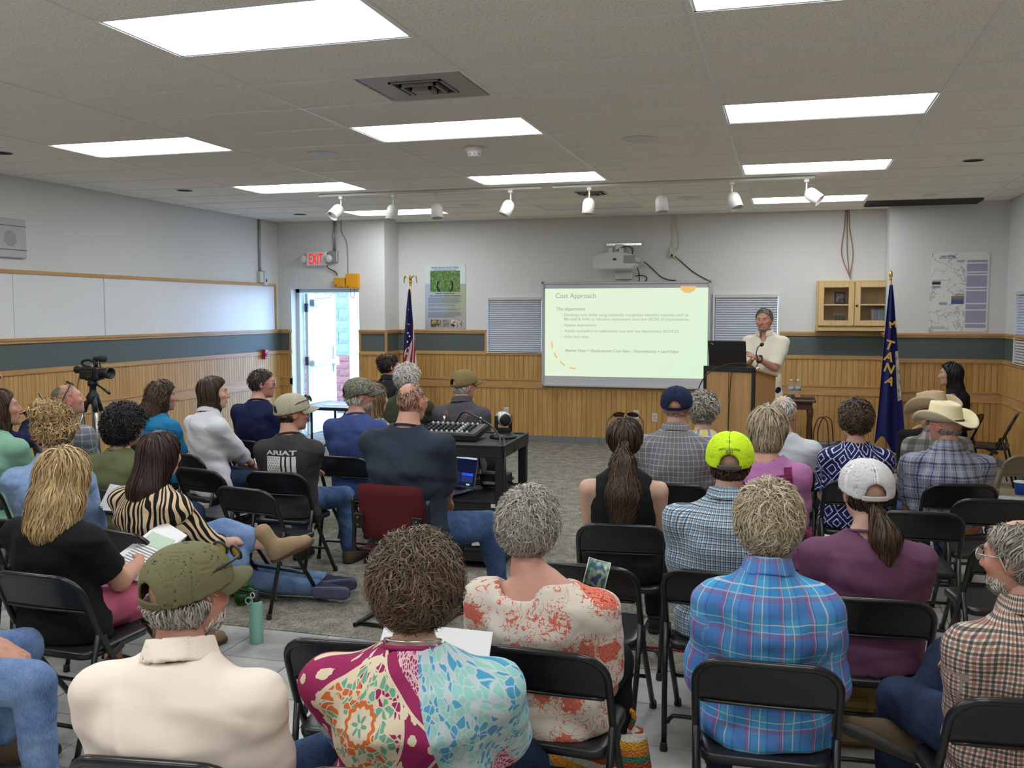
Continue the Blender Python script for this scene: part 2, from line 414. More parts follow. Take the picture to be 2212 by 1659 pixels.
# ------------------------------------------------------------------ floor: carpet and stone tiles
def _carpet():
    b = MB('carpet_pile', 1., 0, .05); v = b.coord(); f = b.noise(v, 90., 2., .8); h = b.noise(v, 500., 2.); k = b.noise(v, 9., 2.)
    m_ = b.math('ADD', b.math('MULTIPLY', f, .5), b.math('MULTIPLY', b.math('ADD', h, k), .25))
    b.base(b.ramp(m_, [(.38, rgb(84, 81, 73)), (.5, rgb(130, 126, 115)), (.64, rgb(176, 171, 158))])); b.bump(m_, .6, .01); return b.m
def _stone():
    b = MB('floor_stone_tile', .38, 0, .4); v = b.coord(); oi = b.n('ShaderNodeObjectInfo').outputs['Random']
    v2 = b.n('ShaderNodeVectorMath', {'operation': 'ADD'}, i0=v, i1=b.n('ShaderNodeCombineXYZ', None, X=b.math('MULTIPLY', oi, 50.), Y=b.math('MULTIPLY', oi, 31.)).outputs[0]).outputs[0]
    f = b.noise(v2, 5., 6., .65, .8); f = b.math('ADD', f, b.math('MULTIPLY', b.math('SUBTRACT', oi, .5), .04))
    b.base(b.ramp(f, [(.3, rgb(150, 149, 146)), (.5, rgb(170, 169, 165)), (.7, rgb(190, 188, 183))])); b.bump(f, .12, .01)
    return b.m
fl = tag(G().bx(XL - .3, XR + .3, YF - .3, YB + .3, -.15, -.006).obj('floor', speck('floor_grout', rgb(105, 103, 100), .1, 40, .9)), kind='structure')
G().bx(XL, .1, 4.5, YB, -.006, .004).obj('carpet', _carpet(), fl)
M_STONE = _stone(); TS = .405
me = G().bx(-TS / 2 + .003, TS / 2 - .003, -TS / 2 + .003, TS / 2 - .003, -.006, .001, .0015).mesh('floor_tile'); me.materials.append(M_STONE)
for i in range(-12, 6):
    for j in range(-5, 18):
        x, y = .1 + (i + .5) * TS, 4.5 + (j + .5) * TS
        if (j >= 0 and i < 0) or x > XR or y > YB: continue
        ob('floor_tile', me, None, fl, (x, y, 0))
G().bx(XL, XR, YF, 4.5 - 5 * TS, -.006, .0).obj('floor_border', M_STONE, fl)
G().bx(XL, .1 - 12 * TS, 4.5 - 5 * TS, 4.5, -.006, .0).obj('floor_border', M_STONE, fl)

# ------------------------------------------------------------------ doorway and what lies outside
M_JAMB = plain('door_frame_paint', (.62, .64, .66), .45)
d1 = tag(thing('door_1', 'open exit door letting in daylight', None, (DX0, YD, 0)), kind='structure')
G().bx(.0, .05, .14, .26, 0, DZ).bx(.0, 1.02, .14, .26, DZ - .05, DZ).bx(.97, 1.02, .14, .26, 0, DZ).obj('door_frame', M_JAMB, d1)
leaf = thing('door_leaf', None, None, (.06, .27, 0), math.radians(92)); leaf.parent = d1
lf = G().bx(0, .92, -.045, 0, .01, DZ - .06, .003).obj('door_slab', speck('door_panel_paint', (.66, .66, .65), .06, 5, .5), d1)
lf.location = (.06, .27, 0); lf.rotation_euler = (0, 0, math.radians(92)); bpy.data.objects.remove(leaf)
me_y = -.045
G().bx(.06, .84, me_y - .065, me_y - .03, .98, 1.05, .01).bx(.06, .16, me_y - .05, me_y, .97, 1.06, .008).bx(.78, .9, me_y - .06, me_y, .95, 1.08, .01).obj('panic_bar', M_WHITE, lf)
G().bx(.8, .86, me_y - .03, me_y, .84, 1.24, .01).obj('bar_housing', M_WHITE, lf)
G().bx(.08, .34, me_y - .06, me_y, 1.82, 1.92, .008).obj('door_closer', plain('closer_metal', (.35, .36, .38), .4, .5), lf)
G().tube([(.12, me_y - .06, 1.93), (.2, me_y - .25, 1.95), (.02, me_y - .35, 1.97)], .009, 6).obj('closer_arm', M_CHROME, lf)
for z in (.25, 1.05, 1.8): G().bx(-.02, .02, -.05, .0, z - .06, z + .06, .003).obj('hinge', plain('dark_grey_metal', (.05, .05, .05), .5), lf)
ext = tag(G().bx(-9.6, -7.21, 14.84, 15.1, -.1, 3.0).obj('wall_outside', speck('mortar', (.38, .38, .38), .1, 40, .9)), kind='structure')
def _cmu(name, c): return speck(name, c, .22, 22, .95, .1, .9, .03)
M_CMU, M_RED = _cmu('split_face_grey', rgb(132, 136, 140)), _cmu('split_face_red', rgb(150, 96, 86))
def block_mesh(w_, h_, mat):
    r2 = np.random.default_rng(int(w_ * 1000 + h_ * 77)); nx, nz = 7, 4; V = []; F = []
    for iz in range(nz):
        for ix in range(nx):
            e = ix in (0, nx - 1) or iz in (0, nz - 1)
            V.append(((ix / (nx - 1) - .5) * w_, -(.012 if e else .028 + r2.random() * .022), iz / (nz - 1) * h_))
    for iz in range(nz - 1):
        for ix in range(nx - 1): a = iz * nx + ix; F.append((a, a + 1, a + nx + 1, a + nx))
    g = G().add(V, F); g.bx(-w_ / 2, w_ / 2, -.012, .03, 0, h_); me = g.mesh('block'); me.materials.append(mat); return me
bg_, br_ = block_mesh(.39, .19, M_CMU), block_mesh(.39, .115, M_RED)
z = 0; k = 0
while z < 2.9:
    red = z < 1.0; hh = .125 if red else .2
    for i in range(6):
        x = -7.41 - i * .4 - (.2 if k % 2 else 0)
        o = ob('block', br_ if red else bg_, None, ext, (x, 14.84, z))
    if k % 2:
        o = ob('block', br_ if red else bg_, None, ext, (-7.31, 14.84, z), sc=(.48, 1, 1))
    z += hh; k += 1
tag(G().bx(-16, 4, YB + .31, 34, -.12, -.02).obj('ground_outside', speck('concrete_pavement', (.5, .49, .47), .08, 8, .9)), kind='structure')
# ------------------------------------------------------------------ chairs
M_BLK = plain('black_enamel', (.010, .010, .011), .28, 0., .5)
M_BLKS = plain('black_enamel_seat', (.014, .014, .016), .33, 0., .5)
M_RUB = plain('black_rubber', (.016, .016, .016), .7)
M_TANC = plain('tan_enamel', rgb(120, 110, 88), .4)
def rounded_U(hw, r, z0, z1, yf, n=7):
    """path up one side, round the top corners and down the other; yf(z) gives y"""
    P = [(-hw, yf(z), z) for z in np.linspace(z0, z1 - r, 5)]
    for a in np.linspace(PI, PI / 2, n)[1:]: P.append((-hw + r + r * math.cos(a), yf(z1 - r + r * math.sin(a)), z1 - r + r * math.sin(a)))
    for a in np.linspace(PI / 2, 0, n): P.append((hw - r + r * math.cos(a), yf(z1 - r + r * math.sin(a)), z1 - r + r * math.sin(a)))
    P += [(hw, yf(z), z) for z in np.linspace(z1 - r, z0, 5)[1:]]
    return P
_cm = {}
def chair_meshes():
    yf = lambda z: float(np.interp(z, [0, .45, .775], [.21, -.10, -.235]))
    bow = lambda x, z: -.018 * (1 - (x / .2) ** 2) * min(1, max(0, (z - .5) / .2))
    P = np.array(rounded_U(.205, .085, .02, .775, yf)); P[:, 1] += [bow(p[0], p[2]) for p in P]
    g = G().tube(P, .0125, 8); _cm['back_frame'] = g.mesh('back_frame', True)
    V, F = [], []; nx, nz = 13, 8                         # curved back panel that fills the top of the frame
    for side in (0, 1):
        for iz in range(nz):
            for ix in range(nx):
                x = -.196 + .392 * ix / (nx - 1); t = iz / (nz - 1); zt = .768
                c = max(0, abs(x) - .12); zt = .69 + math.sqrt(max(0, .08 ** 2 - c * c)) if c > 0 else .77
                z = .622 + (zt - .622) * t
                V.append((x, yf(z) + bow(x, z) + (.006 if side else -.004) - (.006 if iz == 0 else 0), z))
    N = nx * nz
    for iz in range(nz - 1):
        for ix in range(nx - 1):
            a = iz * nx + ix; F += [(a, a + 1, a + nx + 1, a + nx), (N + a + nx, N + a + nx + 1, N + a + 1, N + a)]
    for ix in range(nx - 1): F += [(ix + 1, ix, N + ix, N + ix + 1)]
    g = G().add(V, F); g.tube([(-.19, yf(.622) + bow(-.19, .622) - .006, .62), *[(x, yf(.622) + bow(x, .622) - .007, .62) for x in np.linspace(-.15, .15, 7)], (.19, yf(.622) + bow(.19, .622) - .006, .62)], .006, 6)
    _cm['backrest'] = g.mesh('backrest', True)
    pts = []; hw, r = .192, .05                            # seat pan with rolled rim
    for cx, cy, a0 in ((hw - r, .2 - r, 0), (-hw + r, .2 - r, PI / 2), (-hw + r, -.175 + r, PI), (hw - r, -.175 + r, 1.5 * PI)):
        for a in np.linspace(a0, a0 + PI / 2, 5): pts.append((cx + r * math.cos(a), cy + r * math.sin(a)))
    g = G(); n = len(pts); V = []
    for k, z in ((1., .412), (1.0, .436), (.97, .443), (.8, .440), (.4, .434)):
        for x, y in pts: V.append((x * k, .012 + (y - .012) * k, z))
    F = [(i * n + j, i * n + (j + 1) % n, (i + 1) * n + (j + 1) % n, (i + 1) * n + j) for i in range(4) for j in range(n)]
    F += [tuple(range(4 * n, 5 * n)), tuple(range(n))[::-1]]
    _cm['seat'] = g.add(V, F).mesh('seat', True)
    for s_, nm in ((-1, 'rear_leg_a'), (1, 'rear_leg_b')):
        _cm[nm] = G().tube([(s_ * .206, -.128, .515), (s_ * .205, -.13, .51), (s_ * .2, -.18, .3), (s_ * .188, -.25, .02)], [.006, .0115, .0115, .0115], 8).mesh('rear_leg', True)
    _cm['rear_bar'] = G().tube(spline([(-.188, -.185, .09), (-.17, -.177, .115), (-.13, -.172, .12), (.13, -.172, .12), (.17, -.177, .115), (.188, -.185, .09)], 3), .009, 6).mesh('stretcher', True)
    _cm['front_bar'] = G().tube([(-.2, yf(.2), .2), (.2, yf(.2), .2)], .009, 6).mesh('stretcher', True)
    for s_, nm in ((-1, 'hinge_a'), (1, 'hinge_b')):
        _cm[nm] = G().box((s_ * .2, -.04, .40), (.006, .12, .03), rotx(.4), .002).box((s_ * .197, -.085, .47), (.008, .03, .05), rotx(.3), .002).mesh('hinge')
    k = 0
    for x in (-.205, .205): _cm[f'foot{k}'] = G().lathe([(.016, 0), (.017, .004), (.015, .03), (.0135, .035)], 10, (x, .205, 0)).mesh('foot_cap', True); k += 1
    for x in (-.188, .188): _cm[f'foot{k}'] = G().lathe([(.015, 0), (.016, .004), (.014, .03), (.0125, .035)], 10, (x, -.255, 0)).mesh('foot_cap', True); k += 1
    for k_, m in _cm.items(): m.materials.append(M_BLKS if k_ == 'seat' else (M_RUB if k_.startswith('foot') else M_BLK))
CH_PARTS = [('back_frame', 'back_frame'), ('backrest', 'backrest'), ('seat', 'seat'), ('rear_leg', 'rear_leg_a'), ('rear_leg', 'rear_leg_b'), ('stretcher', 'rear_bar'),
            ('stretcher', 'front_bar'), ('hinge', 'hinge_a'), ('hinge', 'hinge_b'), ('foot_cap', 'foot0'), ('foot_cap', 'foot1'), ('foot_cap', 'foot2'), ('foot_cap', 'foot3')]
chair_meshes()
_tan = {}
def chair(x, y, fr, label, tan=False, group='black metal folding chairs'):
    t = thing('folding_chair', label, 'chair', (x, y, .003), -math.radians(fr), 'folding chairs of tan metal' if tan else group); t.scale = (1, .98, .94)
    for nm, k in CH_PARTS:
        me = _cm[k]
        if tan:
            if k not in _tan: _tan[k] = me.copy(); _tan[k].materials.clear(); _tan[k].materials.append(M_TANC)
            me = _tan[k]
        ob(nm, me, None, t)
    return t
def maroon_chair(x, y, fr):
    t = thing('padded_chair', 'maroon upholstered chair on a black sled frame under the balding man', 'chair', (x, y, .003), -math.radians(fr))
    b = MB('maroon_fabric', .95, 0, .1); v = b.coord(); f = b.noise(v, 260., 2.)
    b.base(b.mix(f, rgb(62, 22, 26), rgb(104, 44, 46))); b.bump(f, .4, .004); MM = b.m
    V, F = [], []; nx, nz = 15, 12
    def sup(u, v_): return 1 - max(abs(u) ** 6, abs(v_) ** 6)
    for side in (-1, 1):
        for iz in range(nz):
            for ix in range(nx):
                u, v_ = 2 * ix / (nx - 1) - 1, 2 * iz / (nz - 1) - 1
                e = max(0, 1 - (abs(u) ** 8 + abs(v_) ** 8)) ** .5; m_ = 1 - .06 * (abs(u * v_)) ** 4
                V.append((.20 * u * m_, -.235 + .02 * (u * u) - .03 * v_ + side * .024 * e, .655 + .16 * v_ * m_))
    N = nx * nz
    for iz in range(nz - 1):
        for ix in range(nx - 1):
            a = iz * nx + ix; F += [(a, a + 1, a + nx + 1, a + nx), (N + a + nx, N + a + nx + 1, N + a + 1, N + a)]
    ob('back_pad', mesh('back_pad', V, F, True), MM, t)
    V = np.array(V); V2 = np.stack([V[:, 0] * 1.1, (V[:, 2] - .655) * 1.4 + .02, .43 + (V[:, 1] + .235 + .03 * (V[:, 2] - .655) / .16 - .02 * (V[:, 0] / .2) ** 2) * .9], 1)
    ob('seat_pad', mesh('seat_pad', V2, F, True), MM, t)
    for s_ in (-1, 1):
        x_ = s_ * .225
        G().tube(spline([(x_, -.24, .74), (x_, -.225, .56), (x_, -.2, .43), (x_, .19, .415), (x_, .225, .39), (x_, .22, .05), (x_, .19, .015), (x_, -.2, .015), (x_, -.23, .02)], 5), .0115, 8).obj('side_frame', M_BLK, t, True)
        G().bx(x_ - s_ * .05 - .03, x_ - s_ * .05 + .03, -.275, -.262, .57, .65, .003).obj('back_bracket', M_BLK, t)
        for z in (.59, .63): G().lathe([(.006, 0), (.006, .003)], 8, (x_ - s_ * .05, -.276, z), rotx(PI / 2)).obj('bolt', M_CHROME, t)
    G().tube([(-.225, -.2, .43), (.225, -.2, .43)], .011, 8).obj('cross_bar', M_BLK, t, True)
    G().tube([(-.225, -.2, .015), (.225, -.2, .015)], .011, 8).obj('cross_bar', M_BLK, t, True)

# ------------------------------------------------------------------ track lighting, detectors, speakers in the ceiling
M_TRK = plain('track_white', (.70, .69, .66), .4)
def track(x0, x1, label):
    t = thing('light_track', label, 'track', ((x0 + x1) / 2, 9.06, CZ - .005)); h = (x1 - x0) / 2
    G().bx(-h, h, -.018, .018, -.022, 0, .002).obj('rail', M_TRK, t)
    G().bx(-h - .02, -h + .03, -.02, .02, -.026, 0, .003).obj('end_feed', M_TRK, t); return t
track(-4.71, -2.32, 'white light track over the exit door end'); track(-2.19, .22, 'white light track in front of the screen')
heads = [(-4.48, 9, 25, 40), (-3.89, 4, 8, 6), (-3.42, -3, -6, 8), (-2.64, 20, 22, 12), (-1.85, 6, 3, 6), (-1.16, 0, -5, 6), (-.51, -20, -20, 14), (.15, -40, -50, 12)]
_hp = [(.004, .0), (.03, .004), (.05, .02), (.06, .05), (.061, .155), (.057, .155), (.055, .05), (.02, .03)]
hm = G().lathe(_hp, 20).mesh('lamp_can', True); hm.materials.append(M_TRK)
hb = G().lathe([(.02, .05), (.045, .08), (.05, .13), (.03, .138), (.001, .139)], 16).mesh('bulb', True); hb.materials.append(plain('frosted_bulb', (.6, .6, .58), .3))
nth = ['first', 'second', 'third', 'fourth', 'fifth', 'sixth', 'seventh', 'eighth']
for i, (x, r1, rollx, p_) in enumerate(heads):
    t = thing('track_spotlight', f'white cylinder track spotlight, {nth[i]} counting from the exit door end', 'spotlight', (x, 9.06, CZ - .028), 0, 'track spotlights')
    G().bx(-.022, .022, -.018, .018, -.03, 0, .003).obj('adapter', M_TRK, t)
    G().tube([(0, 0, -.03), (0, 0, -.115)], .008, 8).obj('stem', M_TRK, t, True)
    G().lathe([(.012, -.012), (.014, 0), (.012, .012)], 10, (0, 0, -.115)).obj('swivel', M_TRK, t, True)
    Rm = Matrix.Rotation(math.radians(rollx), 4, 'Y') @ Matrix.Rotation(math.radians(180 - p_), 4, 'X')
    for nm, m_ in (('lamp_can', hm), ('bulb', hb)):
        o = ob(nm, m_, None, t); o.matrix_local = Matrix.Translation((0, 0, -.105)) @ Rm
def ceil_disc(name, label, cat, x, y, r, mat, z=-.006):
    t = thing(name, label, cat, (x, y, CZ))
    G().lathe([(r, 0), (r, z * .6), (r * .93, z), (r * .9, z * .7), (.001, z * .7)], 28).obj('trim_ring', M_TRK, t, True)
    G().lathe([(r * .9, z * .75), (.001, z * .8)], 24, (0, 0, -.0005)).obj('face', mat, t)
M_SPKW, M_VOID = plain('speaker_mesh_white', (.66, .67, .64), .6), plain('dark_void', (.01, .01, .01), .9)
ceil_disc('ceiling_speaker', 'round ceiling disc catching bluish daylight between light columns', 'speaker', -3.49, 6.76, .12, M_SPKW)
ceil_disc('ceiling_speaker', 'round white ceiling disc between the middle light column and lectern lights', 'speaker', -1.03, 6.82, .13, M_SPKW)
ceil_disc('ceiling_speaker', 'round white ceiling disc just beyond the track lights before the screen', 'speaker', -1.03, 10.47, .13, M_SPKW)
ceil_disc('ceiling_speaker', 'faint round ceiling disc beyond the track near the exit door', 'speaker', -3.52, 10.44, .12, M_SPKW)
for x, y, lb in ((-5.88, 8.38, 'dark recessed ceiling downlight above the middle of the white board wall'), (-5.92, 10.82, 'dark recessed ceiling downlight nearest the exit door corner'),
                 (-5.86, 6.03, 'dark recessed ceiling downlight above the wall speaker'), (1.43, 8.52, 'dark recessed ceiling downlight above the map side')):
    ceil_disc('downlight', lb, 'light', x, y, .085, M_VOID, -.004)
ceil_disc('downlight', 'pale recessed ceiling downlight near the map', 'light', 1.43, 10.89, .085, plain('warm_lamp_face', rgb(220, 212, 180), .4), -.004)
t = thing('smoke_detector', 'white smoke detector with mesh ring below the ceiling', 'detector', (-2.27, 6.82, CZ))
G().lathe([(.075, 0), (.075, -.018), (.06, -.03), (.055, -.045), (.058, -.05), (.05, -.068), (.02, -.075), (.001, -.075)], 24).obj('housing', M_TRK, t, True)
for k in range(10):
    a = 2 * PI * k / 10; G().box((.053 * math.cos(a), .053 * math.sin(a), -.052), (.006, .014, .012), rotz(a)).obj('sensor_slot', M_VOID, t)
for s_ in (-1, 1): G().tube([(s_ * .05, 0, -.02), (s_ * .105, 0, .0)], .003, 5).obj('guard_wire', M_TRK, t)

# ------------------------------------------------------------------ things on the walls
def wob(name, label, cat, loc, rz=0., group=None): return thing(name, label, cat, loc, rz, group)
# interactive whiteboard with the projected slide
BX0, BX1, BZ0, BZ1 = -3.1, -.92, .76, 2.13
t = wob('whiteboard', 'wide grey framed whiteboard showing the projected Cost Approach slide', 'whiteboard', (0, YB - .035, 0))
g = G()
for a, b_, c, d in ((BX0, BX1, BZ1 - .028, BZ1), (BX0, BX1, BZ0, BZ0 + .028), (BX0, BX0 + .028, BZ0, BZ1), (BX1 - .028, BX1, BZ0, BZ1)): g.bx(a, b_, -.06, 0, c, d, .006)
g.obj('board_frame', plain('board_frame_grey', (.55, .55, .57), .4, .2), t)
G().bx(BX0 + .02, BX1 - .02, -.04, 0, BZ0 + .02, BZ1 - .02).obj('board_surface', plain('board_surface_grey', (.62, .62, .66), .35), t)
for x in (BX0, BX1):
    for z in (BZ0, BZ1): G().bx(x - .012, x + .012, -.063, 0, z - .012, z + .012, .006).obj('corner_cap', plain('corner_grey', (.45, .45, .47), .5), t)
sx = lambda p: -3.06 + (p - 110) * .0010985
sz = lambda p: 2.045 - (p - 190) * .00108
sl = G().bx(sx(110), sx(2037), -.0425, -.041, sz(1252), sz(190)).obj('slide', None, t)
b = MB('projected_slide', .5); v = b.coord(); xx = b.xyz(v)
cm_ = b.mix(b.step(b.math('ADD', b.math('MULTIPLY', xx[0], .6), b.math('MULTIPLY', xx[2], -.6)), -2.6, -.6), rgb(222, 236, 208), rgb(206, 236, 204))
b.base((.12, .12, .12)); b.set(b.p.inputs['Emission Color'], cm_); b.p.inputs['Emission Strength'].default_value = .40
sl.data.materials.append(b.m)
M_STXT = emit('slide_grey_lettering', rgb(186, 194, 184), .34); M_STXT2 = emit('slide_title_lettering', rgb(172, 180, 172), .33); M_SOR = emit('slide_orange_shape', rgb(236, 190, 112), .38)
for m_ in (M_STXT, M_STXT2, M_SOR): m_.node_tree.nodes['Principled BSDF'].inputs['Base Color'].default_value = (.1, .1, .1, 1)
def flat_text(name, txt, x, y, z, width, mat, par, bold=.0, h=None):
    V, F = text_mesh(txt, 1., bold=bold); 
    if len(V) == 0: return
    k = width / (V[:, 0].max() - V[:, 0].min()); kz = k if h is None else h
    V = np.stack([x + (V[:, 0] - V[:, 0].min()) * k, np.full(len(V), y), z + V[:, 1] * kz], 1)
    return ob(name, mesh(name, V, F), mat, par)
for txt, a, c, base, bo in (('Cost Approach', 240, 728, 303, .006), ('The department', 248, 605, 454, .01),
        ('Develops cost tables using nationally recognized valuation manuals, such as', 348, 1812, 522, .012), ('Marshall & Swift, to calculate replacement cost new (RCN) of improvements.', 348, 1828, 573, .012),
        ('Applies depreciation', 348, 736, 645, .012), ('Applies multipliers to replacement cost new less depreciation (RCNLD)', 348, 1703, 715, .012), ('Adds land value', 348, 645, 786, .012),
        ('Market Value = (Replacement Cost New \u2013 Depreciation) + Land Value', 365, 1706, 954, .022)):
    flat_text('slide_lettering', txt, sx(a), -.044, sz(base), sx(c) - sx(a), M_STXT2 if a < 300 else M_STXT, t, bo * 1.35)
for yb in (508, 632, 702, 772): G().lathe([(.006, 0), (.006, .0015)], 10, (sx(321), -.0435, sz(yb)), rotx(PI / 2)).obj('bullet', M_STXT, t)
for cx_, cy_, an in ((198, 873, 85), (240, 1000, 62), (328, 1100, 38), (452, 1154, 10)):
    R = roty(math.radians(an)); g = G().box((sx(cx_), -.0436, sz(cy_)), (.085, .0015, .02), R, .0005); g.obj('slide_dash', M_SOR, t)
G().add([(sx(1805) + .098 * math.cos(a), -.0436, sz(172) + .082 * math.sin(a) * 1.05) for a in np.linspace(PI, 2 * PI, 20)], [tuple(range(20))[::-1]]).obj('slide_sun', M_SOR, t)

# short throw projector and its bracket, box, cables
t = wob('projector', 'white short throw projector on a wall bracket above the whiteboard', 'projector', (-2.06, YB - .02, 2.4))
M_PRJ = plain('projector_white', (.60, .61, .60), .35)
g = G(); pf = [(-.28, -.09), (-.24, -.115), (.19, -.115), (.25, -.08), (.27, .02), (.22, .05), (.1, .07), (-.05, .085), (-.2, .06), (-.27, .02)]
g.prism(pf, -.5, -.16); g.obj('projector_body', M_PRJ, t)
G().prism([(-.265, .021), (.215, .051), (.1, .074), (-.05, .09), (-.2, .065)], -.49, -.17).obj('top_cover', plain('projector_grey', (.33, .33, .34), .4), t)
G().bx(.11, .26, -.505, -.16, -.06, .04, .006).obj('lens_window', plain('projector_lens', (.25, .27, .28), .15), t)
G().bx(-.02, .02, -.51, -.5, -.02, .005).obj('focus_tab', M_BLACK, t)
G().bx(-.2, .26, -.012, .0, .19, .225, .003).obj('wall_plate', M_CHROME, t)
G().bx(-.03, .06, -.3, .0, .12, .19, .004).bx(-.12, -.06, -.3, -.22, .07, .15, .004).bx(.02, .08, -.32, -.2, .06, .14, .004).obj('bracket_arm', plain('bracket_grey', (.45, .45, .46), .35, .6), t)
for x in (-.14, .22): G().lathe([(.012, 0), (.012, .008)], 12, (x, -.013, .207), rotx(PI / 2)).obj('bolt', M_CHROME, t)
for pts in ([(.0, -.3, .12), (.1, -.34, .16), (.18, -.35, .13), (.2, -.33, .05)], [(.05, -.28, .13), (.14, -.3, .17), (.2, -.31, .12), (.17, -.3, .04)]): G().tube(spline(pts), .005, 6).obj('cable_loop', M_BLACK, t, True)
t = wob('control_box', 'small white control box below the projector', 'box', (-2.02, YB, 2.215))
G().bx(-.11, .11, -.07, 0, -.055, .04, .008).obj('box_body', M_PRJ, t)
G().bx(-.11, .11, -.075, -.0, .04, .055, .004).obj('box_lid', M_PRJ, t)
G().bx(-.05, .05, -.073, -.069, -.03, -.024).obj('slot', plain('slot_grey', (.3, .3, .3), .5), t)
def cable(label, pts, r=.006, mat=None, k=6, name='cable'):
    return tag(G().tube(spline(pts, k), r, 6).obj(name, mat or M_BLACK, None, True), label, 'cable')
Yc = YB - .012
cable('black cable looping from projector down to whiteboard top', [(-1.84, Yc - .1, 2.31), (-1.83, Yc, 2.22), (-1.83, Yc, 2.135)])
cable('short black cable curl beside the control box', [(-1.88, Yc, 2.2), (-1.8, Yc, 2.21), (-1.74, Yc, 2.19), (-1.73, Yc, 2.16), (-1.75, Yc, 2.135)])
cable('black cable sagging from projector right side to whiteboard', [(-1.76, Yc - .06, 2.38), (-1.68, Yc, 2.31), (-1.55, Yc, 2.19), (-1.45, Yc, 2.15), (-1.36, Yc, 2.14)])
cable('black cable from ceiling outlet sloping down to whiteboard corner', [(-1.39, Yc - .03, 2.46), (-1.3, Yc, 2.38), (-1.15, Yc, 2.25), (-.98, Yc, 2.15), (-.93, Yc, 2.13)])
cable('tan conduit cable dropping from ceiling to the high outlet', [(-1.38, Yc, CZ), (-1.37, Yc, 2.85), (-1.33, Yc, 2.7), (-1.34, Yc, 2.55), (-1.39, Yc, 2.5)], .006, M_OFF)
t = wob('surface_outlet', 'surface mounted outlet box high on the wall right of projector', 'outlet', (-1.41, YB, 2.5))
G().bx(-.035, .035, -.05, 0, -.07, .06, .004).obj('outlet_box', M_OFF, t); G().bx(-.008, .008, -.012, 0, .06, .47).obj('raceway', plain('raceway_grey', (.6, .6, .57), .5), t)
G().bx(-.012, .012, -.075, -.05, -.06, -.03, .004).obj('plug', M_BLACK, t)
def outlet(label, x, y, z, par_rz=0., mat=M_OFF):
    t = wob('wall_outlet', label, 'outlet', (x, y, z), par_rz)
    G().bx(-.036, .036, -.008, 0, -.058, .058, .003).obj('cover_plate', mat, t)
    for dz in (-.022, .022): G().bx(-.016, .016, -.011, -.008, dz - .014, dz + .014, .002).obj('socket', plain('socket_grey', (.45, .43, .38), .5), t)
outlet('ivory wall outlet behind the white PTZ camera', -3.61, YB - .016, .40); outlet('ivory wall outlet under the whiteboard beside the navy cap', -1.61, YB - .016, .38)
outlet('ivory wall outlet behind sunglasses of the ponytail woman', -1.85, YB - .016, .41); outlet('wall outlet between table leg and tote bag', .06, YB - .016, .42)
t = wob('wall_switch_box', 'small white speaker jack box between whiteboard and laptop', 'box', (-.82, YB, 1.0))
G().bx(-.06, .06, -.05, 0, -.07, .09, .004).obj('box_body', M_PRJ, t)
for z in (-.02, .03): G().lathe([(.014, 0), (.012, .01)], 10, (0.01, -.05, z), rotx(PI / 2)).obj('jack', M_BLACK, t)

# posters
def poster(label, x0, x1, z0, z1, y, mat):
    t = wob('poster', label, 'poster', ((x0 + x1) / 2, y - .004, z0)); G().bx(-(x1 - x0) / 2, (x1 - x0) / 2, -.004, 0, 0, z1 - z0).obj('sheet', mat, t)
    for sx_ in (-1, 1):
        for zz in (.012, z1 - z0 - .02): G().lathe([(.005, 0), (.004, .004)], 8, (sx_ * ((x1 - x0) / 2 - .018), -.004, zz), rotx(PI / 2)).obj('pin', M_BLACK, t)
    return t
b = MB('snake_poster_print', .35); v = b.coord(); q = b.xyz(v); f = b.noise(v, 5., 3.)
sky = b.mix(f, rgb(196, 214, 226), rgb(226, 230, 226)); mid = b.mix(b.step(b.math('ADD', q[0], b.math('MULTIPLY', f, .3)), .05, .25), rgb(176, 190, 212), rgb(172, 178, 150))
b.base(b.mix(b.step(b.math('ADD', q[2], b.math('MULTIPLY', f, .08)), .66, .67), b.mix(b.step(q[2], .0, .35), rgb(168, 166, 172), mid), sky))
tp = poster('tall snake poster with a grass photograph beside the striped flag', -4.78, -4.19, 1.5, 2.39, YB, b.m)
b = MB('grass_photograph', .35); v = b.coord(); vv = b.scale(v, (1, 1, .4)); f = b.noise(vv, 45., 3., .6, 2.); q = b.xyz(v)
dx_ = b.math('ADD', q[0], .0); dz_ = b.math('SUBTRACT', q[2], .60)
r_ = b.math('SQRT', b.math('ADD', b.math('MULTIPLY', dx_, dx_), b.math('MULTIPLY', dz_, dz_)))
sn = b.math('MULTIPLY', b.math('LESS_THAN', b.math('ABSOLUTE', b.math('SUBTRACT', r_, b.math('ADD', .095, b.math('MULTIPLY', b.noise(v, 6.), .03)))), .012), b.math('LESS_THAN', q[2], .66))
b.base(b.mix(sn, b.ramp(f, [(.3, rgb(40, 70, 30)), (.52, rgb(88, 128, 62)), (.7, rgb(168, 198, 130))]), rgb(22, 24, 28)))
G().bx(-.215, .215, -.006, -.004, .515, .80).obj('photograph', b.m, tp)
M_INK = plain('dark_ink', rgb(60, 70, 80), .6); M_BLUEI = plain('blue_ink', rgb(70, 110, 150), .6)
flat_text('poster_lettering', 'SNAKE, BLACK AS JET ITSELF', -.2, -.0065, .832, .4, M_BLUEI, tp, .02)
flat_text('poster_lettering', 'Western Hognose Snake', -.14, -.0065, .485, .28, M_INK, tp, .02)
flat_text('poster_lettering', 'Unique species native to Broadwater County Montana', -.225, -.0065, .455, .45, M_INK, tp, .03)
r3 = random.Random(4)
M_FINE = plain('fine_print', rgb(120, 124, 134), .6)
for z in (.815, .802): G().bx(-.17, .17, -.0065, -.004, z, z + .004).obj('print_line', M_BLUEI, tp)
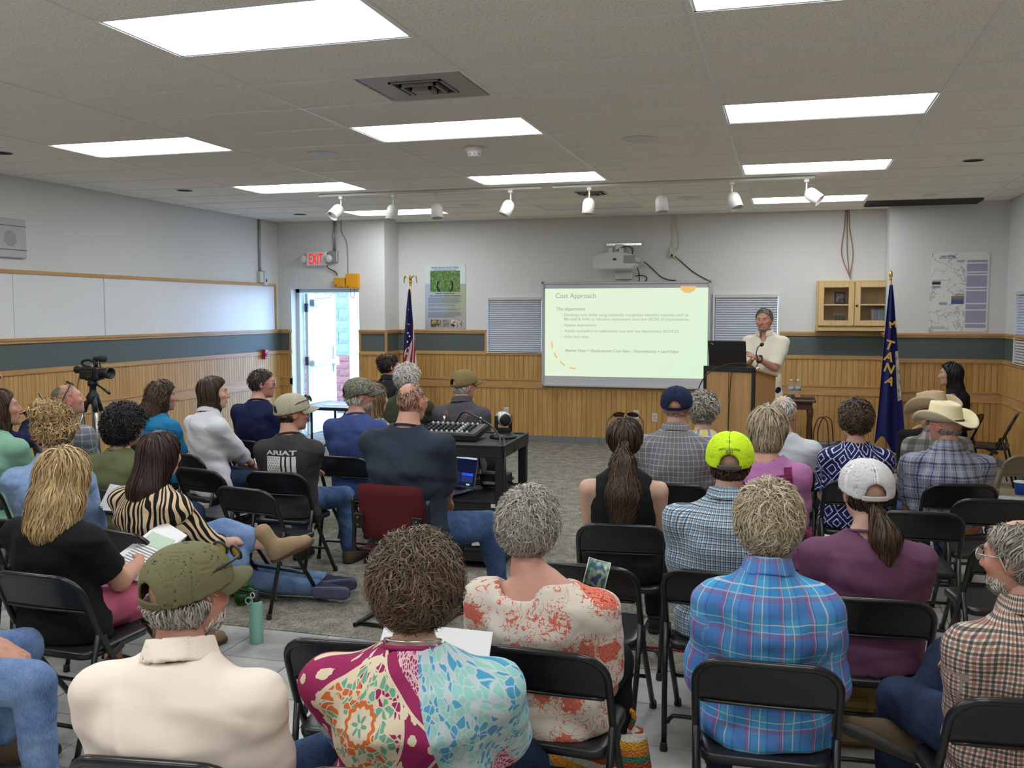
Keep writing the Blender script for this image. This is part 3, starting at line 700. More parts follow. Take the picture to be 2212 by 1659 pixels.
for z0_, n_ in ((.43, 4), (.375, 2), (.335, 2), (.29, 3), (.235, 6)):
    for i in range(n_): G().bx(-.245, .245 - r3.random() * .12, -.0065, -.004, z0_ - i * .014, z0_ - i * .014 + .006).obj('print_line', M_FINE, tp)
for x0_, x1_, c1, c2 in ((-.21, -.06, rgb(60, 52, 40), rgb(176, 150, 110)), (-.04, .06, rgb(120, 118, 110), rgb(150, 148, 138)), (.08, .235, rgb(28, 26, 28), rgb(224, 196, 188))):
    b = MB('small_photograph', .4); f = b.noise(b.coord(), 22., 3.); b.base(b.ramp(f, [(.4, c1), (.6, c2)])); G().bx(x0_, x1_, -.006, -.004, .035, .135).obj('photograph', b.m, tp)
b = MB('map_print', .35); v = b.coord(); q = b.xyz(v); d = b.voro(v, 9., 'DISTANCE_TO_EDGE'); nz_ = b.noise(v, 6., 3.)
ln = b.math('MULTIPLY', b.math('LESS_THAN', b.math('ABSOLUTE', b.math('SUBTRACT', b.noise(v, 4.5, 4., .6, .5), .5)), .012), b.math('LESS_THAN', q[0], .07))
ln2 = b.math('MULTIPLY', b.step(b.noise(b.scale(v, (2, 1, .8)), 14., 2.), .62, .68), b.math('LESS_THAN', q[0], .06))
b.base(b.mix(b.math('MULTIPLY', b.math('MAXIMUM', ln, b.math('MULTIPLY', ln2, .4)), .6), rgb(228, 228, 226), rgb(150, 150, 158)))
tm_ = poster('white map poster with pale violet text column', 1.55, 2.16, 1.52, 2.41, YR, b.m)
flat_text('poster_lettering', "Clark's 1805 Map", -.2, -.0065, .84, .155, plain('navy_ink', rgb(58, 52, 120), .5), tm_, .03)
flat_text('poster_lettering', '(Broadwater County, Montana)', -.215, -.0065, .822, .19, plain('navy_ink', rgb(58, 52, 120), .5), tm_, .03)
M_LIL = plain('lilac_text_block', rgb(160, 160, 186), .6); z = .80
for h in (.025, .085, .014, .125, .018, .13, .055, .135, .04):
    G().bx(.075, .285, -.0065, -.004, z - h, z).obj('text_block', M_LIL, tm_); z -= h + .016
for x0_, x1_, z0_, z1_ in ((-.28, -.19, .49, .515), (-.04, .05, .405, .425), (-.2, -.12, .3, .33), (-.03, .05, .78, .80)): G().bx(x0_, x1_, -.0065, -.004, z0_, z1_).obj('text_block', M_LIL, tm_)
G().bx(-.29, -.13, -.0065, -.004, .03, .06).obj('text_block', plain('pale_green_block', rgb(188, 198, 190), .6), tm_)
for x0_, x1_, z0_, z1_, c1, c2 in ((-.28, -.19, .53, .585, rgb(40, 44, 44), rgb(190, 200, 206)), (-.075, .055, .31, .4, rgb(70, 96, 150), rgb(150, 120, 96))):
    b = MB('small_photograph', .4); q = b.xyz(b.coord()); b.base(b.ramp(b.step(q[2], z0_, z1_), [(.4, c1), (.75, c2)])); G().bx(x0_, x1_, -.006, -.004, z0_, z1_).obj('photograph', b.m, tm_)

# wall display cabinet
t = wob('wall_cabinet', 'light oak wall cabinet with two glazed doors', 'cabinet', (.345, YB, 1.515))
MC = wood('pale_oak', rgb(196, 162, 112), rgb(220, 190, 140), 2, 7.); W, Hc, Dp = .86, .60, .22
G().bx(0, .018, -Dp, 0, .03, Hc).bx(W - .018, W, -Dp, 0, .03, Hc).bx(.018, W - .018, -Dp + .002, 0, Hc - .018, Hc - .001).bx(.018, W - .018, -Dp + .002, 0, .03, .048).bx(.018, W - .018, -.012, -.001, .048, Hc - .018).bx(-.004, W + .004, -Dp - .012, 0, 0, .03).obj('carcass', MC, t)
G().bx(.018, W - .018, -Dp + .04, -.012, .3, .315).obj('shelf', MC, t)
mg = MB('cabinet_glass', .03); mg.p.inputs['Transmission Weight'].default_value = 1.; mg.p.inputs['IOR'].default_value = 1.2; mg.base((.9, .9, .9)); MG = mg.m
for i in range(2):
    x0 = .02 + i * .413; x1 = x0 + .407; f_ = .065; g = G(); y0, y1 = -Dp - .022, -Dp
    dd = G().bx(x0, x0 + f_, y0, y1, .06, Hc - .02, .004).bx(x1 - f_, x1, y0, y1, .06, Hc - .02, .004).bx(x0 + f_, x1 - f_, y0, y1, .06, .06 + f_, .004).bx(x0 + f_, x1 - f_, y0, y1, Hc - .02 - f_, Hc - .02, .004).bx(x0 + f_, x1 - f_, y0 + .006, y1, .305, .32).obj('door', MC, t)
    for a, c in ((.06 + f_, .305), (.32, Hc - .02 - f_)): G().bx(x0 + f_, x1 - f_, y0 + .01, y0 + .014, a, c).obj('glass_pane', MG, dd)
    if i: G().lathe([(.012, 0), (.014, .012), (.006, .02)], 12, (x0 + .022, y0, .30), rotx(PI / 2)).obj('knob', M_BLACK, dd, True)
def small(name, label, cat, g, mat, loc=(0, 0, 0), rz=0., smooth=False, group=None):
    return tag(g.obj(name, mat, None, smooth, loc=loc, rot=(0, 0, rz)), label, cat, group)
M_DKF = plain('dark_frame', (.02, .018, .016), .5)
t = wob('picture_frame', 'small dark picture frame inside the wall cabinet', 'picture', (.345 + .27, YB - .1, 1.832))
G().bx(-.06, .06, -.01, 0, 0, .15).obj('frame', M_DKF, t); b = MB('faded_photograph', .5); b.base(b.ramp(b.noise(b.coord(), 25., 3.), [(.4, rgb(60, 56, 52)), (.6, rgb(150, 146, 140))])); G().bx(-.045, .045, -.0115, -.009, .018, .13).obj('print', b.m, t)
t = wob('brochure', 'pale brochure standing in the lower left of the cabinet', 'paper', (.345 + .27, YB - .1, 1.564))
G().bx(-.07, .07, -.004, 0, 0, .16).obj('sheet', plain('aged_paper', rgb(150, 140, 122), .7), t)
for i in range(3): G().bx(-.06 + i * .042, -.022 + i * .042, -.006, -.004, .075, .14).obj('print', plain('brown_print', rgb(100, 88, 74), .7), t)
t = wob('cloth_bundle', 'pale folded cloth in the lower right of the cabinet', 'cloth', (.345 + .7, YB - .1, 1.564))
for k in range(5):
    x = -.06 + k * .035; G().tube([(x, .0, 0), (x + .008, -.01, .1), (x + .004, 0, .22)], .022, 8).obj('cloth_fold', plain('grey_cloth', rgb(168, 172, 176), .8), t, True)
M_CORD = plain('brown_cord', rgb(150, 112, 84), .6)
for i, (dx, lb) in enumerate(((-.03, 'pale brown cord hanging from ceiling to cabinet, straight strand'), (.0, 'brown cord hanging from ceiling to cabinet, looped strand'), (.03, 'brown cord hanging from ceiling to cabinet, loose strand'))):
    cable(lb, [(.68 + dx * .6, Yc, CZ), (.68 + dx, Yc, 2.75), (.69 + dx * 2.2, Yc - .01, 2.45), (.72 + dx * .3, Yc - .02, 2.2), (.735, Yc - .03, 2.14)], .006, M_CORD, name='cord')

# exit sign, conduit, alarm boxes
t = wob('exit_sign', 'white exit sign with red letters above the door', 'sign', (-6.15, YD, 2.46))
G().bx(-.15, .15, -.06, 0, -.095, .095, .012).obj('sign_housing', plain('exit_housing', (.78, .77, .74), .4), t)
V, F = text_mesh('EXIT', 1., bold=.02); V[:, 0] -= V[:, 0].min(); V = np.stack([-.105 + V[:, 0] / V[:, 0].max() * .21, np.full(len(V), -.062), -.068 + V[:, 1] * .195], 1)
ob('exit_lettering', mesh('exit_lettering', V, F), emit('exit_red', rgb(226, 40, 44), .35), t)
for s_ in (-1, 1): G().lathe([(.012, 0), (.05, .02), (.055, .05), (.045, .075), (.001, .08)], 18, (s_ * .19, -.03, .0), rotx(PI / 2)).obj('emergency_lamp', plain('lamp_lens', (.66, .66, .64), .25), t, True)
t = wob('junction_box', 'grey conduit and junction box right of the exit sign', 'box', (-5.9, YD, 2.5))
G().bx(-.06, .06, -.06, 0, -.09, .06, .005).obj('box_body', plain('galvanised', (.42, .43, .44), .35, .7), t)
for dx in (-.0, .022): G().tube([(dx, -.02, .06), (dx, -.02, CZ - 2.5)], .009, 8).obj('conduit', plain('galvanised', (.42, .43, .44), .35, .7), t, True)
cable('black cord curling from junction box to small yellow box', [(-5.93, YD - .06, 2.46), (-6.0, YD - .05, 2.42), (-5.99, YD - .03, 2.34), (-5.88, YD - .02, 2.28), (-5.85, YD - .03, 2.23)], .007)
cable('thin grey wire from ceiling to large yellow alarm box', [(-5.8, YD - .008, CZ), (-5.78, YD - .008, 2.8), (-5.71, YD - .008, 2.65), (-5.7, YD - .008, 2.24)], .004, plain('grey_wire', (.2, .2, .2), .6))
cable('thin looped wire hanging below the large yellow box', [(-5.66, YD - .01, 2.07), (-5.665, YD - .01, 1.97), (-5.63, YD - .01, 1.93), (-5.61, YD - .01, 1.97), (-5.615, YD - .01, 2.07)], .004, plain('grey_wire', (.2, .2, .2), .6))
M_YEL = plain('yellow_enamel', rgb(224, 158, 10), .45)
for lb, x0, x1, z0, z1 in (('small yellow alarm box above the exit door', -5.89, -5.73, 2.08, 2.2), ('larger yellow alarm box at the door corner', -5.71, -5.53, 2.06, 2.255)):
    t = wob('alarm_box', lb, 'box', (0, YD, 0)); G().bx(x0, x1, -.07, 0, z0, z1, .005).obj('box_body', M_YEL, t)
    for x, z in ((x0 + .015, z0 + .015), (x1 - .015, z1 - .015), (x1 - .015, z0 + .015)): G().lathe([(.005, 0), (.004, .003)], 8, (x, -.07, z), rotx(PI / 2)).obj('screw', M_CHROME, t)
    G().bx(x0 + .02, x0 + .05, -.072, -.07, z0 + .012, z0 + .024).obj('maker_plate', M_BLACK, t)
t = wob('fire_alarm', 'red fire alarm pull station on the wainscot near the door', 'alarm', (XL + .03, 11.26, 1.18), PI / 2)
G().bx(-.045, .045, -.05, 0, -.07, .06, .006).obj('case', plain('alarm_red', rgb(180, 24, 40), .4), t); G().bx(-.03, .03, -.058, -.05, -.035, .012, .003).obj('pull_bar', plain('alarm_dark', rgb(60, 14, 20), .4), t)
t = wob('switch_box', 'white control box under a conduit on the board wall', 'box', (XL, 11.27, 2.2), PI / 2)
G().bx(-.09, .0, -.05, 0, -.07, .08, .005).bx(.005, .09, -.06, 0, -.1, .09, .005).obj('box_body', M_PRJ, t)
for dx in (-.045, -.02): G().tube([(dx, -.018, .08), (dx, -.018, CZ - 2.2)], .01, 8).obj('conduit', plain('galvanised', (.42, .43, .44), .35, .7), t, True)
G().bx(.035, .06, -.064, -.06, -.06, -.02).obj('switch_key', M_BLACK, t)
t = wob('wall_speaker', 'grey wall speaker grille above the white board', 'speaker', (XL, 6.95, 2.4), PI / 2)
G().bx(-.3, .22, -.045, 0, -.17, .18, .006).obj('case', plain('speaker_grey', (.48, .48, .48), .6), t)
G().bx(-.3, .22, -.05, -.045, -.1, -.096).bx(-.3, .22, -.05, -.045, .115, .119).obj('seam', M_BLACK, t)
G().lathe([(.075, 0), (.07, .003), (.001, .004)], 8, (.03, -.045, .005), rotx(PI / 2) @ rotz(PI / 8)).obj('cone_grille', plain('speaker_dark', (.36, .36, .36), .7), t)

# ------------------------------------------------------------------ flags
def flag(label, loc, H, mats, kind):
    t = thing('flag_stand', label, 'flag', loc)
    G().lathe([(.13, 0), (.13, .015), (.1, .035), (.03, .06), (.025, .14), (.013, .145)], 24).obj('flag_base', M_GOLD if kind == 'us' else plain('bronze', rgb(120, 90, 50), .4, .8), t, True)
    G().tube([(0, 0, .1), (0, 0, H)], .0125, 10).obj('pole', wood('pole_oak', rgb(170, 120, 60), rgb(200, 150, 90), 2), t, True)
    V = []; F = []; nu, nv = 44, 40
    # cloth gathered against the pole: u runs round the folds, v down the fly
    Lz = H - .14 - (1.03 - .02 if kind == 'us' else .38)
    Lz = H - (.62 if kind == 'us' else .40)
    for iv in range(nv):
        v_ = iv / (nv - 1)
        for iu in range(nu):
            u = iu / (nu - 1); wdt = (.03 + (.30 if kind == 'us' else .27) * v_ ** .85)
            f_ = math.sin(u * 9.5 + .8 * v_ + (1 if kind == 'us' else 0)) * (.012 + .045 * v_); s_ = (.55 if kind == 'us' else .42)
            x = (u - s_) * wdt + .02 * math.sin(v_ * 3 + u * 5) * v_; zb = H - .06 - Lz * v_
            zb -= (.10 * (u if kind != 'us' else 1 - u) + .05 * math.cos(u * 9)) * v_ ** 2 * (1.4 if kind != 'us' else .8)
            V.append((x, -.035 - .02 * v_ + f_, zb))
    for iv in range(nv - 1):
        for iu in range(nu - 1): a = iv * nu + iu; F.append((a, a + 1, a + nu + 1, a + nu))
    uv = np.array([(iu / (nu - 1), iv / (nv - 1), 0) for iv in range(nv) for iu in range(nu)])
    cl = ob('flag_cloth', mesh('flag_cloth', V, F, True, {'rest': uv}), mats, t)
    so = cl.modifiers.new('cloth_thickness', 'SOLIDIFY'); so.thickness = .003
    return t, np.array(V).reshape(nv, nu, 3)
b = MB('stripe_flag_cloth', .7, 0, .3); q = b.xyz(b.coord('rest'))
ph = b.math('ADD', b.math('MULTIPLY', q[0], 8.), b.math('MULTIPLY', q[1], 9.)); st = b.math('GREATER_THAN', b.math('FRACT', b.math('MULTIPLY', ph, .5)), .5)
cant = b.math('LESS_THAN', b.math('ADD', q[1], b.math('MULTIPLY', q[0], .25)), .62)
cant = b.math('MULTIPLY', cant, b.math('LESS_THAN', b.math('ADD', q[0], b.math('MULTIPLY', q[1], .9)), 1.18))
cant = b.math('MAXIMUM', cant, b.math('LESS_THAN', q[1], .3))
left = b.math('MULTIPLY', b.math('LESS_THAN', q[0], .42), b.math('GREATER_THAN', q[1], .6))
b.base(b.mix(cant, b.mix(left, b.mix(st, rgb(150, 22, 36), rgb(208, 202, 200)), rgb(148, 20, 36)), rgb(26, 28, 74)))
t, FV = flag('gathered red, white and blue flag with eagle finial beside the poster', (-4.73, 11.55, 0), 2.1, b.m, 'us')
M_STAR = plain('star_white', (.75, .74, .72), .7)
for (iu, iv, r_) in ((22, 7, .009), (24, 12, .010), (19, 12, .008), (21, 15, .018), (25, 16, .018), (20, 18, .019), (23, 20, .02), (20, 22, .02), (24, 24, .018), (21, 25.5, .016)):
    p = FV[int(iv), iu]; pts = [(p[0] + r_ * (1 if k % 2 == 0 else .42) * math.sin(k * PI / 5), FV[int(iv), :, 1].min() * .2 + p[1] * .8 - .012, p[2] + r_ * (1 if k % 2 == 0 else .42) * math.cos(k * PI / 5)) for k in range(10)]
    G().add(pts, [tuple(range(10))[::-1]]).obj('star', M_STAR, t)
eg = G().lathe([(.012, 0), (.018, .01), (.012, .02), (.02, .04), (.022, .055), (.012, .075), (.008, .08)], 12, (0, 0, 2.08))
eg.tube([(0, 0, 2.15), (0, -.005, 2.185), (0, -.012, 2.21), (0, -.022, 2.222)], [.02, .017, .011, .004], 8); eg.obj('eagle_body', M_GOLD, t, True)
for s_ in (-1, 1): G().tube(spline([(s_ * .01, 0, 2.17), (s_ * .05, 0, 2.215), (s_ * .08, 0, 2.19), (s_ * .09, 0, 2.11)], 4), [.008] + [.018] * 4 + [.022] * 4 + [.016] * 3 + [.003], 6, flat=.35).obj('eagle_wing', M_GOLD, t, True)
M_NAVY = speck('navy_flag_cloth', rgb(30, 34, 92), .12, 300, .7, .3, .1)
t, FV = flag('gathered navy state flag with gold letters beside the oak cabinet', (1.1, 11.25, 0), 2.1, M_NAVY, 'mt')
G().lathe([(.012, 0), (.018, .012), (.01, .025), (.022, .05), (.018, .08), (.004, .11)], 14, (0, 0, 2.09)).obj('finial', M_GOLD, t, True)
M_GOLDI = plain('gold_letter_cloth', rgb(206, 168, 72), .7)
def on_flag(u, v_): 
    iu, iv = min(43, max(0, u * 43)), min(39, max(0, v_ * 39)); i0, j0 = int(iv), int(iu); i1, j1 = min(39, i0 + 1), min(43, j0 + 1); a, c = iv - i0, iu - j0
    return FV[i0, j0] * (1 - a) * (1 - c) + FV[i1, j0] * a * (1 - c) + FV[i0, j1] * (1 - a) * c + FV[i1, j1] * a * c
for ch, u_, v_, an, h in (('T', .30, .42, -18, .115), ('A', .33, .495, -16, .11), ('N', .38, .57, -20, .11), ('A', .45, .64, -24, .10), ('M', .74, .27, 10, .08)):
    V, F = text_mesh(ch, 1., bold=.03); V[:, 0] -= V[:, 0].mean(); V = V[:, :2] * h * 1.25; c_, s_ = math.cos(math.radians(an)), math.sin(math.radians(an)); p = on_flag(u_, v_)
    X = p[0] + V[:, 0] * c_ - V[:, 1] * s_; Z = p[2] + V[:, 0] * s_ + V[:, 1] * c_; fl_ = FV.reshape(-1, 3); m_ = ((fl_[:, 0] - p[0]) ** 2 + (fl_[:, 2] - p[2]) ** 2) < .05 ** 2
    ob('flag_letter', mesh('flag_letter', np.stack([X, np.full(len(X), fl_[m_, 1].min() - .006), Z], 1), F), M_GOLDI, t)
# pale seal panel on the flag edge
V = [on_flag(u, v_) + np.array([0, -.012, 0]) for v_ in np.linspace(.42, .72, 10) for u in (.86, .92, .985)]
F = [(i * 3 + k, i * 3 + k + 1, i * 3 + k + 4, i * 3 + k + 3) for i in range(9) for k in range(2)]
b = MB('seal_print', .7); b.base(b.ramp(b.noise(b.coord(), 18., 3.), [(.35, rgb(120, 110, 120)), (.5, rgb(190, 182, 150)), (.65, rgb(206, 200, 190))])); ob('flag_seal', mesh('flag_seal', V, F), b.m, t)

# ------------------------------------------------------------------ lectern and the things on it
LECR = math.radians(-24)
t = thing('lectern', 'wood grain lectern with black edging beside the speaker', 'lectern', (-.42, 9.55, 0), LECR)
ML = wood('lectern_oak', rgb(160, 120, 76), rgb(190, 148, 100), 2, 8.); w_, d_ = .27, .25
G().prism([(-d_, .06), (d_, .06), (d_, 1.10), (-d_, 1.19)], -w_ + .02, w_ - .02, 'yz').obj('lectern_body', ML, t)
G().bx(-w_, -w_ + .03, -d_ - .012, -d_ + .02, .03, 1.2, .003).bx(w_ - .03, w_, -d_ - .012, -d_ + .02, .03, 1.2, .003).bx(-w_, w_, -d_ - .012, -d_ + .02, 1.165, 1.215, .003).obj('black_edging', M_BLACK, t)
G().add([(-w_, -d_, 1.205), (w_, -d_, 1.205), (w_, d_, 1.115), (-w_, d_, 1.115), (-w_, -d_, 1.19), (w_, -d_, 1.19), (w_, d_, 1.10), (-w_, d_, 1.10)], [(0, 1, 2, 3), (7, 6, 5, 4), (0, 4, 5, 1), (1, 5, 6, 2), (2, 6, 7, 3), (3, 7, 4, 0)]).obj('reading_top', ML, t)
G().bx(-w_ - .01, w_ + .01, -d_ - .02, d_ + .02, 0, .06, .006).obj('plinth', M_BLACK, t)
G().bx(-.002, .002, -d_ - .003, -d_ + .01, .08, 1.16).obj('panel_seam', M_BLACK, t)
t = thing('laptop', 'open black laptop on the lectern, lid toward audience', 'laptop', (-.53, 9.56, 1.17), LECR + .25)
G().box((0, .05, .02), (.36, .25, .02), rotx(-.17), .004).obj('keyboard_base', M_BLACK, t)
lid = G().box((0, -.11, .165), (.37, .012, .26), rotx(.28), .004).obj('lid', M_BLACK, t)
G().box((-.14, -.149, .26), (.028, .002, .012), rotx(.28) @ roty(.5)).obj('lid_badge', M_CHROME, lid)
t = thing('gooseneck_microphone', 'black gooseneck microphone rising from the lectern', 'microphone', (-.27, 9.50, 1.185))
G().lathe([(.035, 0), (.035, .01), (.012, .02)], 16).obj('mic_base', M_CHROME, t, True)
G().tube(spline([(0, 0, .02), (.015, 0, .08), (-.005, -.01, .15), (.01, -.03, .21), (.035, -.04, .235)], 6), .005, 7).obj('gooseneck', M_BLACK, t, True)
G().lathe([(.008, 0), (.018, .01), (.02, .025), (.013, .04), (.001, .043)], 12, (.033, -.04, .225), roty(.7)).obj('mic_head', M_BLACK, t, True)
cable('long black cable draped over the lectern front from the microphone', [(-.29, 9.47, 1.2), (-.40, 9.34, 1.245), (-.58, 9.28, 1.225), (-.74, 9.22, 1.12), (-.82, 9.24, .9), (-.82, 9.23, .5), (-.82, 9.2, .02)], .006)
cable('thin black cable running down the lectern face', [(-.45, 9.38, 1.222), (-.49, 9.30, 1.2), (-.51, 9.285, .9), (-.52, 9.28, .4), (-.53, 9.27, .02)], .005)

# side table with bottles, tote bag, waste bin
t = thing('side_table', 'dark wooden table against the wainscot behind the lectern', 'table', (-.02, 11.32, 0))
MDW = wood('dark_walnut', rgb(62, 36, 22), rgb(96, 60, 38), 0)
G().bx(-.36, .36, -.28, .28, .725, .75, .004).obj('table_top', MDW, t); G().bx(-.32, .32, -.24, .24, .64, .725).obj('apron', MDW, t)
for x in (-.3, .3):
    for y in (-.22, .22): G().lathe([(.018, 0), (.022, .05), (.03, .35), (.022, .5), (.034, .6), (.034, .66)], 12, (x, y, 0)).obj('leg', MDW, t, True)
def bottle(label, x, y, fill, lab):
    t = thing('drink_bottle', label, 'bottle', (x, y, .751))
    mgl = MB('clear_plastic', .08); mgl.p.inputs['Transmission Weight'].default_value = .9; mgl.p.inputs['IOR'].default_value = 1.15; mgl.base((.9, .93, .95))
    G().lathe([(.03, 0), (.033, .01), (.033, .12), (.028, .15), (.013, .19), (.013, .205)], 18).obj('bottle_body', mgl.m, t, True)
    if fill: G().lathe([(.028, .004), (.03, .01), (.03, fill), (.001, fill)], 16).obj('drink', plain('cola', (.02, .008, .006), .2), t, True)
    G().lathe([(.0336, .09), (.0336, .135)], 18).obj('wrap_label', plain('bottle_label_' + label[:4], lab, .5), t, True)
    G().lathe([(.015, .2), (.015, .218), (.001, .219)], 12).obj('bottle_cap', M_WHITE, t, True)
bottle('clear bottle with dark cola left on the side table', .07, 11.3, .045, rgb(150, 160, 180)); bottle('clear water bottle with blue label on the side table', .145, 11.31, 0, rgb(40, 70, 150))
small('paper_sheet', 'white paper sheet at the edge of the side table', 'paper', G().box((0, 0, .0012), (.22, .28, .002), rotz(.2)), plain('paper_white', (.80, .80, .80), .7), (-.05, 11.2, .7505))
small('notebook', 'thin dark notebook lying on the side table', 'notebook', G().box((0, 0, .006), (.2, .14, .012), rotz(.1), .002), M_BLACK, (.22, 11.3, .7505))
t = thing('tote_bag', 'dark leather tote bag with tall handles under the table end', 'bag', (.42, 10.95, 0))
b = MB('plum_leather', .3); b.base(b.mix(b.noise(b.coord(), 8., 2.), rgb(34, 22, 32), rgb(62, 46, 58))); MPL = b.m
V = []; F = []
for z, wx, dy in ((0, .15, .06), (.02, .165, .075), (.15, .18, .07), (.3, .19, .05), (.3, .18, .04), (.1, .15, .05)):
    for k in range(20):
        a = 2 * PI * k / 20; ca, sa = math.cos(a), math.sin(a); V.append((wx * math.copysign(abs(ca) ** .5, ca), dy * math.copysign(abs(sa) ** .5, sa), z + .02 * abs(ca) * (z > .2)))
F = [(i * 20 + k, i * 20 + (k + 1) % 20, (i + 1) * 20 + (k + 1) % 20, (i + 1) * 20 + k) for i in range(5) for k in range(20)] + [tuple(range(20))[::-1]]
ob('bag_body', mesh('bag_body', V, F, True), MPL, t)
for y, dx in ((-.05, -.02), (.05, .03)): G().tube(spline([(-.08 + dx, y, .27), (-.085 + dx, y, .42), (-.04 + dx, y * .8, .56), (.02 + dx, y * .6, .575), (.06 + dx, y * .6, .5), (.08 + dx, y, .27)], 5), .007, 7).obj('handle', plain('brown_leather', rgb(80, 46, 34), .4), t, True)
t = thing('waste_bin', 'grey plastic waste bin beside the cowboy and alcove', 'bin', (1.65, 9.6, 0)); M_GB = plain('grey_plastic', rgb(92, 92, 90), .5)
G().lathe([(.13, 0), (.135, .01), (.165, .38), (.172, .38), (.172, .4), (.16, .4), (.128, .02)], 24).obj('bin_body', M_GB, t, True)

# folding table near the door with papers
t = thing('folding_table', 'grey topped folding table with black edge by the exit door', 'table', (-4.42, 9.45, 0))
G().bx(-.62, .62, -.36, .36, .70, .722, .004).obj('table_top', plain('grey_laminate', rgb(150, 152, 160), .35), t); G().bx(-.63, .63, -.37, -.355, .69, .724).bx(-.63, .63, .355, .37, .69, .724).bx(-.63, -.615, -.37, .37, .69, .724).bx(.615, .63, -.37, .37, .69, .724).obj('table_edge', M_BLACK, t)
for x in (-.5, .5):
    for y in (-.28, .28): G().tube([(x, y, .70), (x, y, .0)], .014, 8).obj('leg', M_BLK, t, True)
    G().tube([(x, -.28, .25), (x, .28, .25)], .011, 8).obj('leg_brace', M_BLK, t, True)
    G().tube([(x, 0, .25), (x * .4, 0, .69)], .006, 6).obj('folding_stay', M_BLK, t, True)
M_PAP = plain('paper_white', (.80, .80, .80), .7)
small('paper_sheet', 'paper sheet on the folding table, nearer the door edge', 'paper', G().box((0, 0, .0012), (.28, .21, .002), rotz(.1)), M_PAP, (-4.72, 9.4, .7235))
small('paper_sheet', 'paper sheet on the folding table, behind the camouflage cap', 'paper', G().box((0, 0, .0012), (.28, .21, .002), rotz(-.1)), M_PAP, (-4.28, 9.5, .7235))
# ------------------------------------------------------------------ camcorder on its tripod
CT = (-5.35, 6.34)
t = thing('tripod', 'silver legged tripod holding the camcorder by the wall', 'tripod', (*CT, 0))
M_SIL = plain('silver_tube', (.55, .54, .52), .3, .9)
G().tube([(0, 0, .75), (0, 0, 1.14)], .017, 10).obj('centre_column', M_SIL, t, True)
G().lathe([(.03, 1.0), (.05, 1.02), (.05, 1.07), (.03, 1.1), (.025, 1.14), (.04, 1.15), (.04, 1.18), (.02, 1.2)], 14).obj('tripod_head', M_BLACK, t, True)
for a in (80, 200, 320):
    c, s_ = math.cos(math.radians(a)), math.sin(math.radians(a))
    lg = G().tube([(c * .04, s_ * .04, 1.05), (c * .2, s_ * .2, .55)], .014, 8).obj('leg', M_SIL, t, True)
    G().tube([(c * .2, s_ * .2, .56), (c * .38, s_ * .38, .01)], .011, 8).obj('lower_leg', M_SIL, lg, True)
    G().tube([(c * .035, s_ * .035, 1.06), (c * .075, s_ * .075, .94)], .02, 8).obj('leg_collar', M_BLACK, lg, True)
    G().tube([(c * .375, s_ * .375, .025), (c * .385, s_ * .385, .0)], .014, 8).obj('foot', M_RUB, lg, True)
G().tube([(.02, 0, 1.17), (.14, -.05, 1.13), (.22, -.08, 1.1)], [.006, .008, .013], 8).obj('pan_handle', M_BLACK, t, True)
t = thing('camcorder', 'black camcorder with top microphone aimed across the room', 'camera', (*CT, 1.19), math.radians(-8))
M_CAMB = plain('camera_black', (.014, .014, .015), .4)
G().bx(-.11, .10, -.045, .045, .01, .11, .012).obj('camera_body', M_CAMB, t)
G().lathe([(.035, 0), (.04, .02), (.042, .07), (.046, .075), (.046, .11), (.038, .11), (.034, .08)], 18, (.09, 0, .065), roty(PI / 2)).obj('lens', M_BLACK, t, True)
G().lathe([(.018, 0), (.02, .04), (.03, .055), (.032, .075), (.015, .08)], 14, (-.1, 0, .085), roty(-PI / 2)).obj('eyepiece', M_BLACK, t, True)
G().tube(spline([(.03, 0, .11), (.02, 0, .15), (-.04, 0, .165), (-.1, 0, .155), (-.11, 0, .13), (-.08, 0, .115), (-.02, 0, .112)], 4), .011, 8).obj('top_handle', M_CAMB, t, True)
G().lathe([(.012, 0), (.018, .01), (.018, .06), (.025, .065), (.026, .12), (.02, .125)], 14, (.02, 0, .178), roty(PI / 2)).obj('microphone', M_RUB, t, True)
G().tube([(.05, 0, .11), (.05, 0, .16)], .01, 8).tube([(.09, 0, .11), (.08, 0, .165)], .005, 6).obj('mic_mount', M_CAMB, t, True)
G().box((-.01, -.052, .055), (.12, .012, .05), None, .004).obj('side_screen', M_CAMB, t); G().bx(-.05, .05, -.035, .035, .0, .012, .003).obj('base_plate', M_RUB, t)
flat_text('camera_lettering', 'PXW', .0, -.0595, .03, .035, plain('grey_print', (.3, .3, .3), .5), t)
cable('thin black cable hanging from the camcorder down the tripod', [(-5.44, 6.30, 1.24), (-5.43, 6.26, 1.1), (-5.36, 6.24, .9), (-5.33, 6.2, .6), (-5.3, 6.18, .02)], .004)

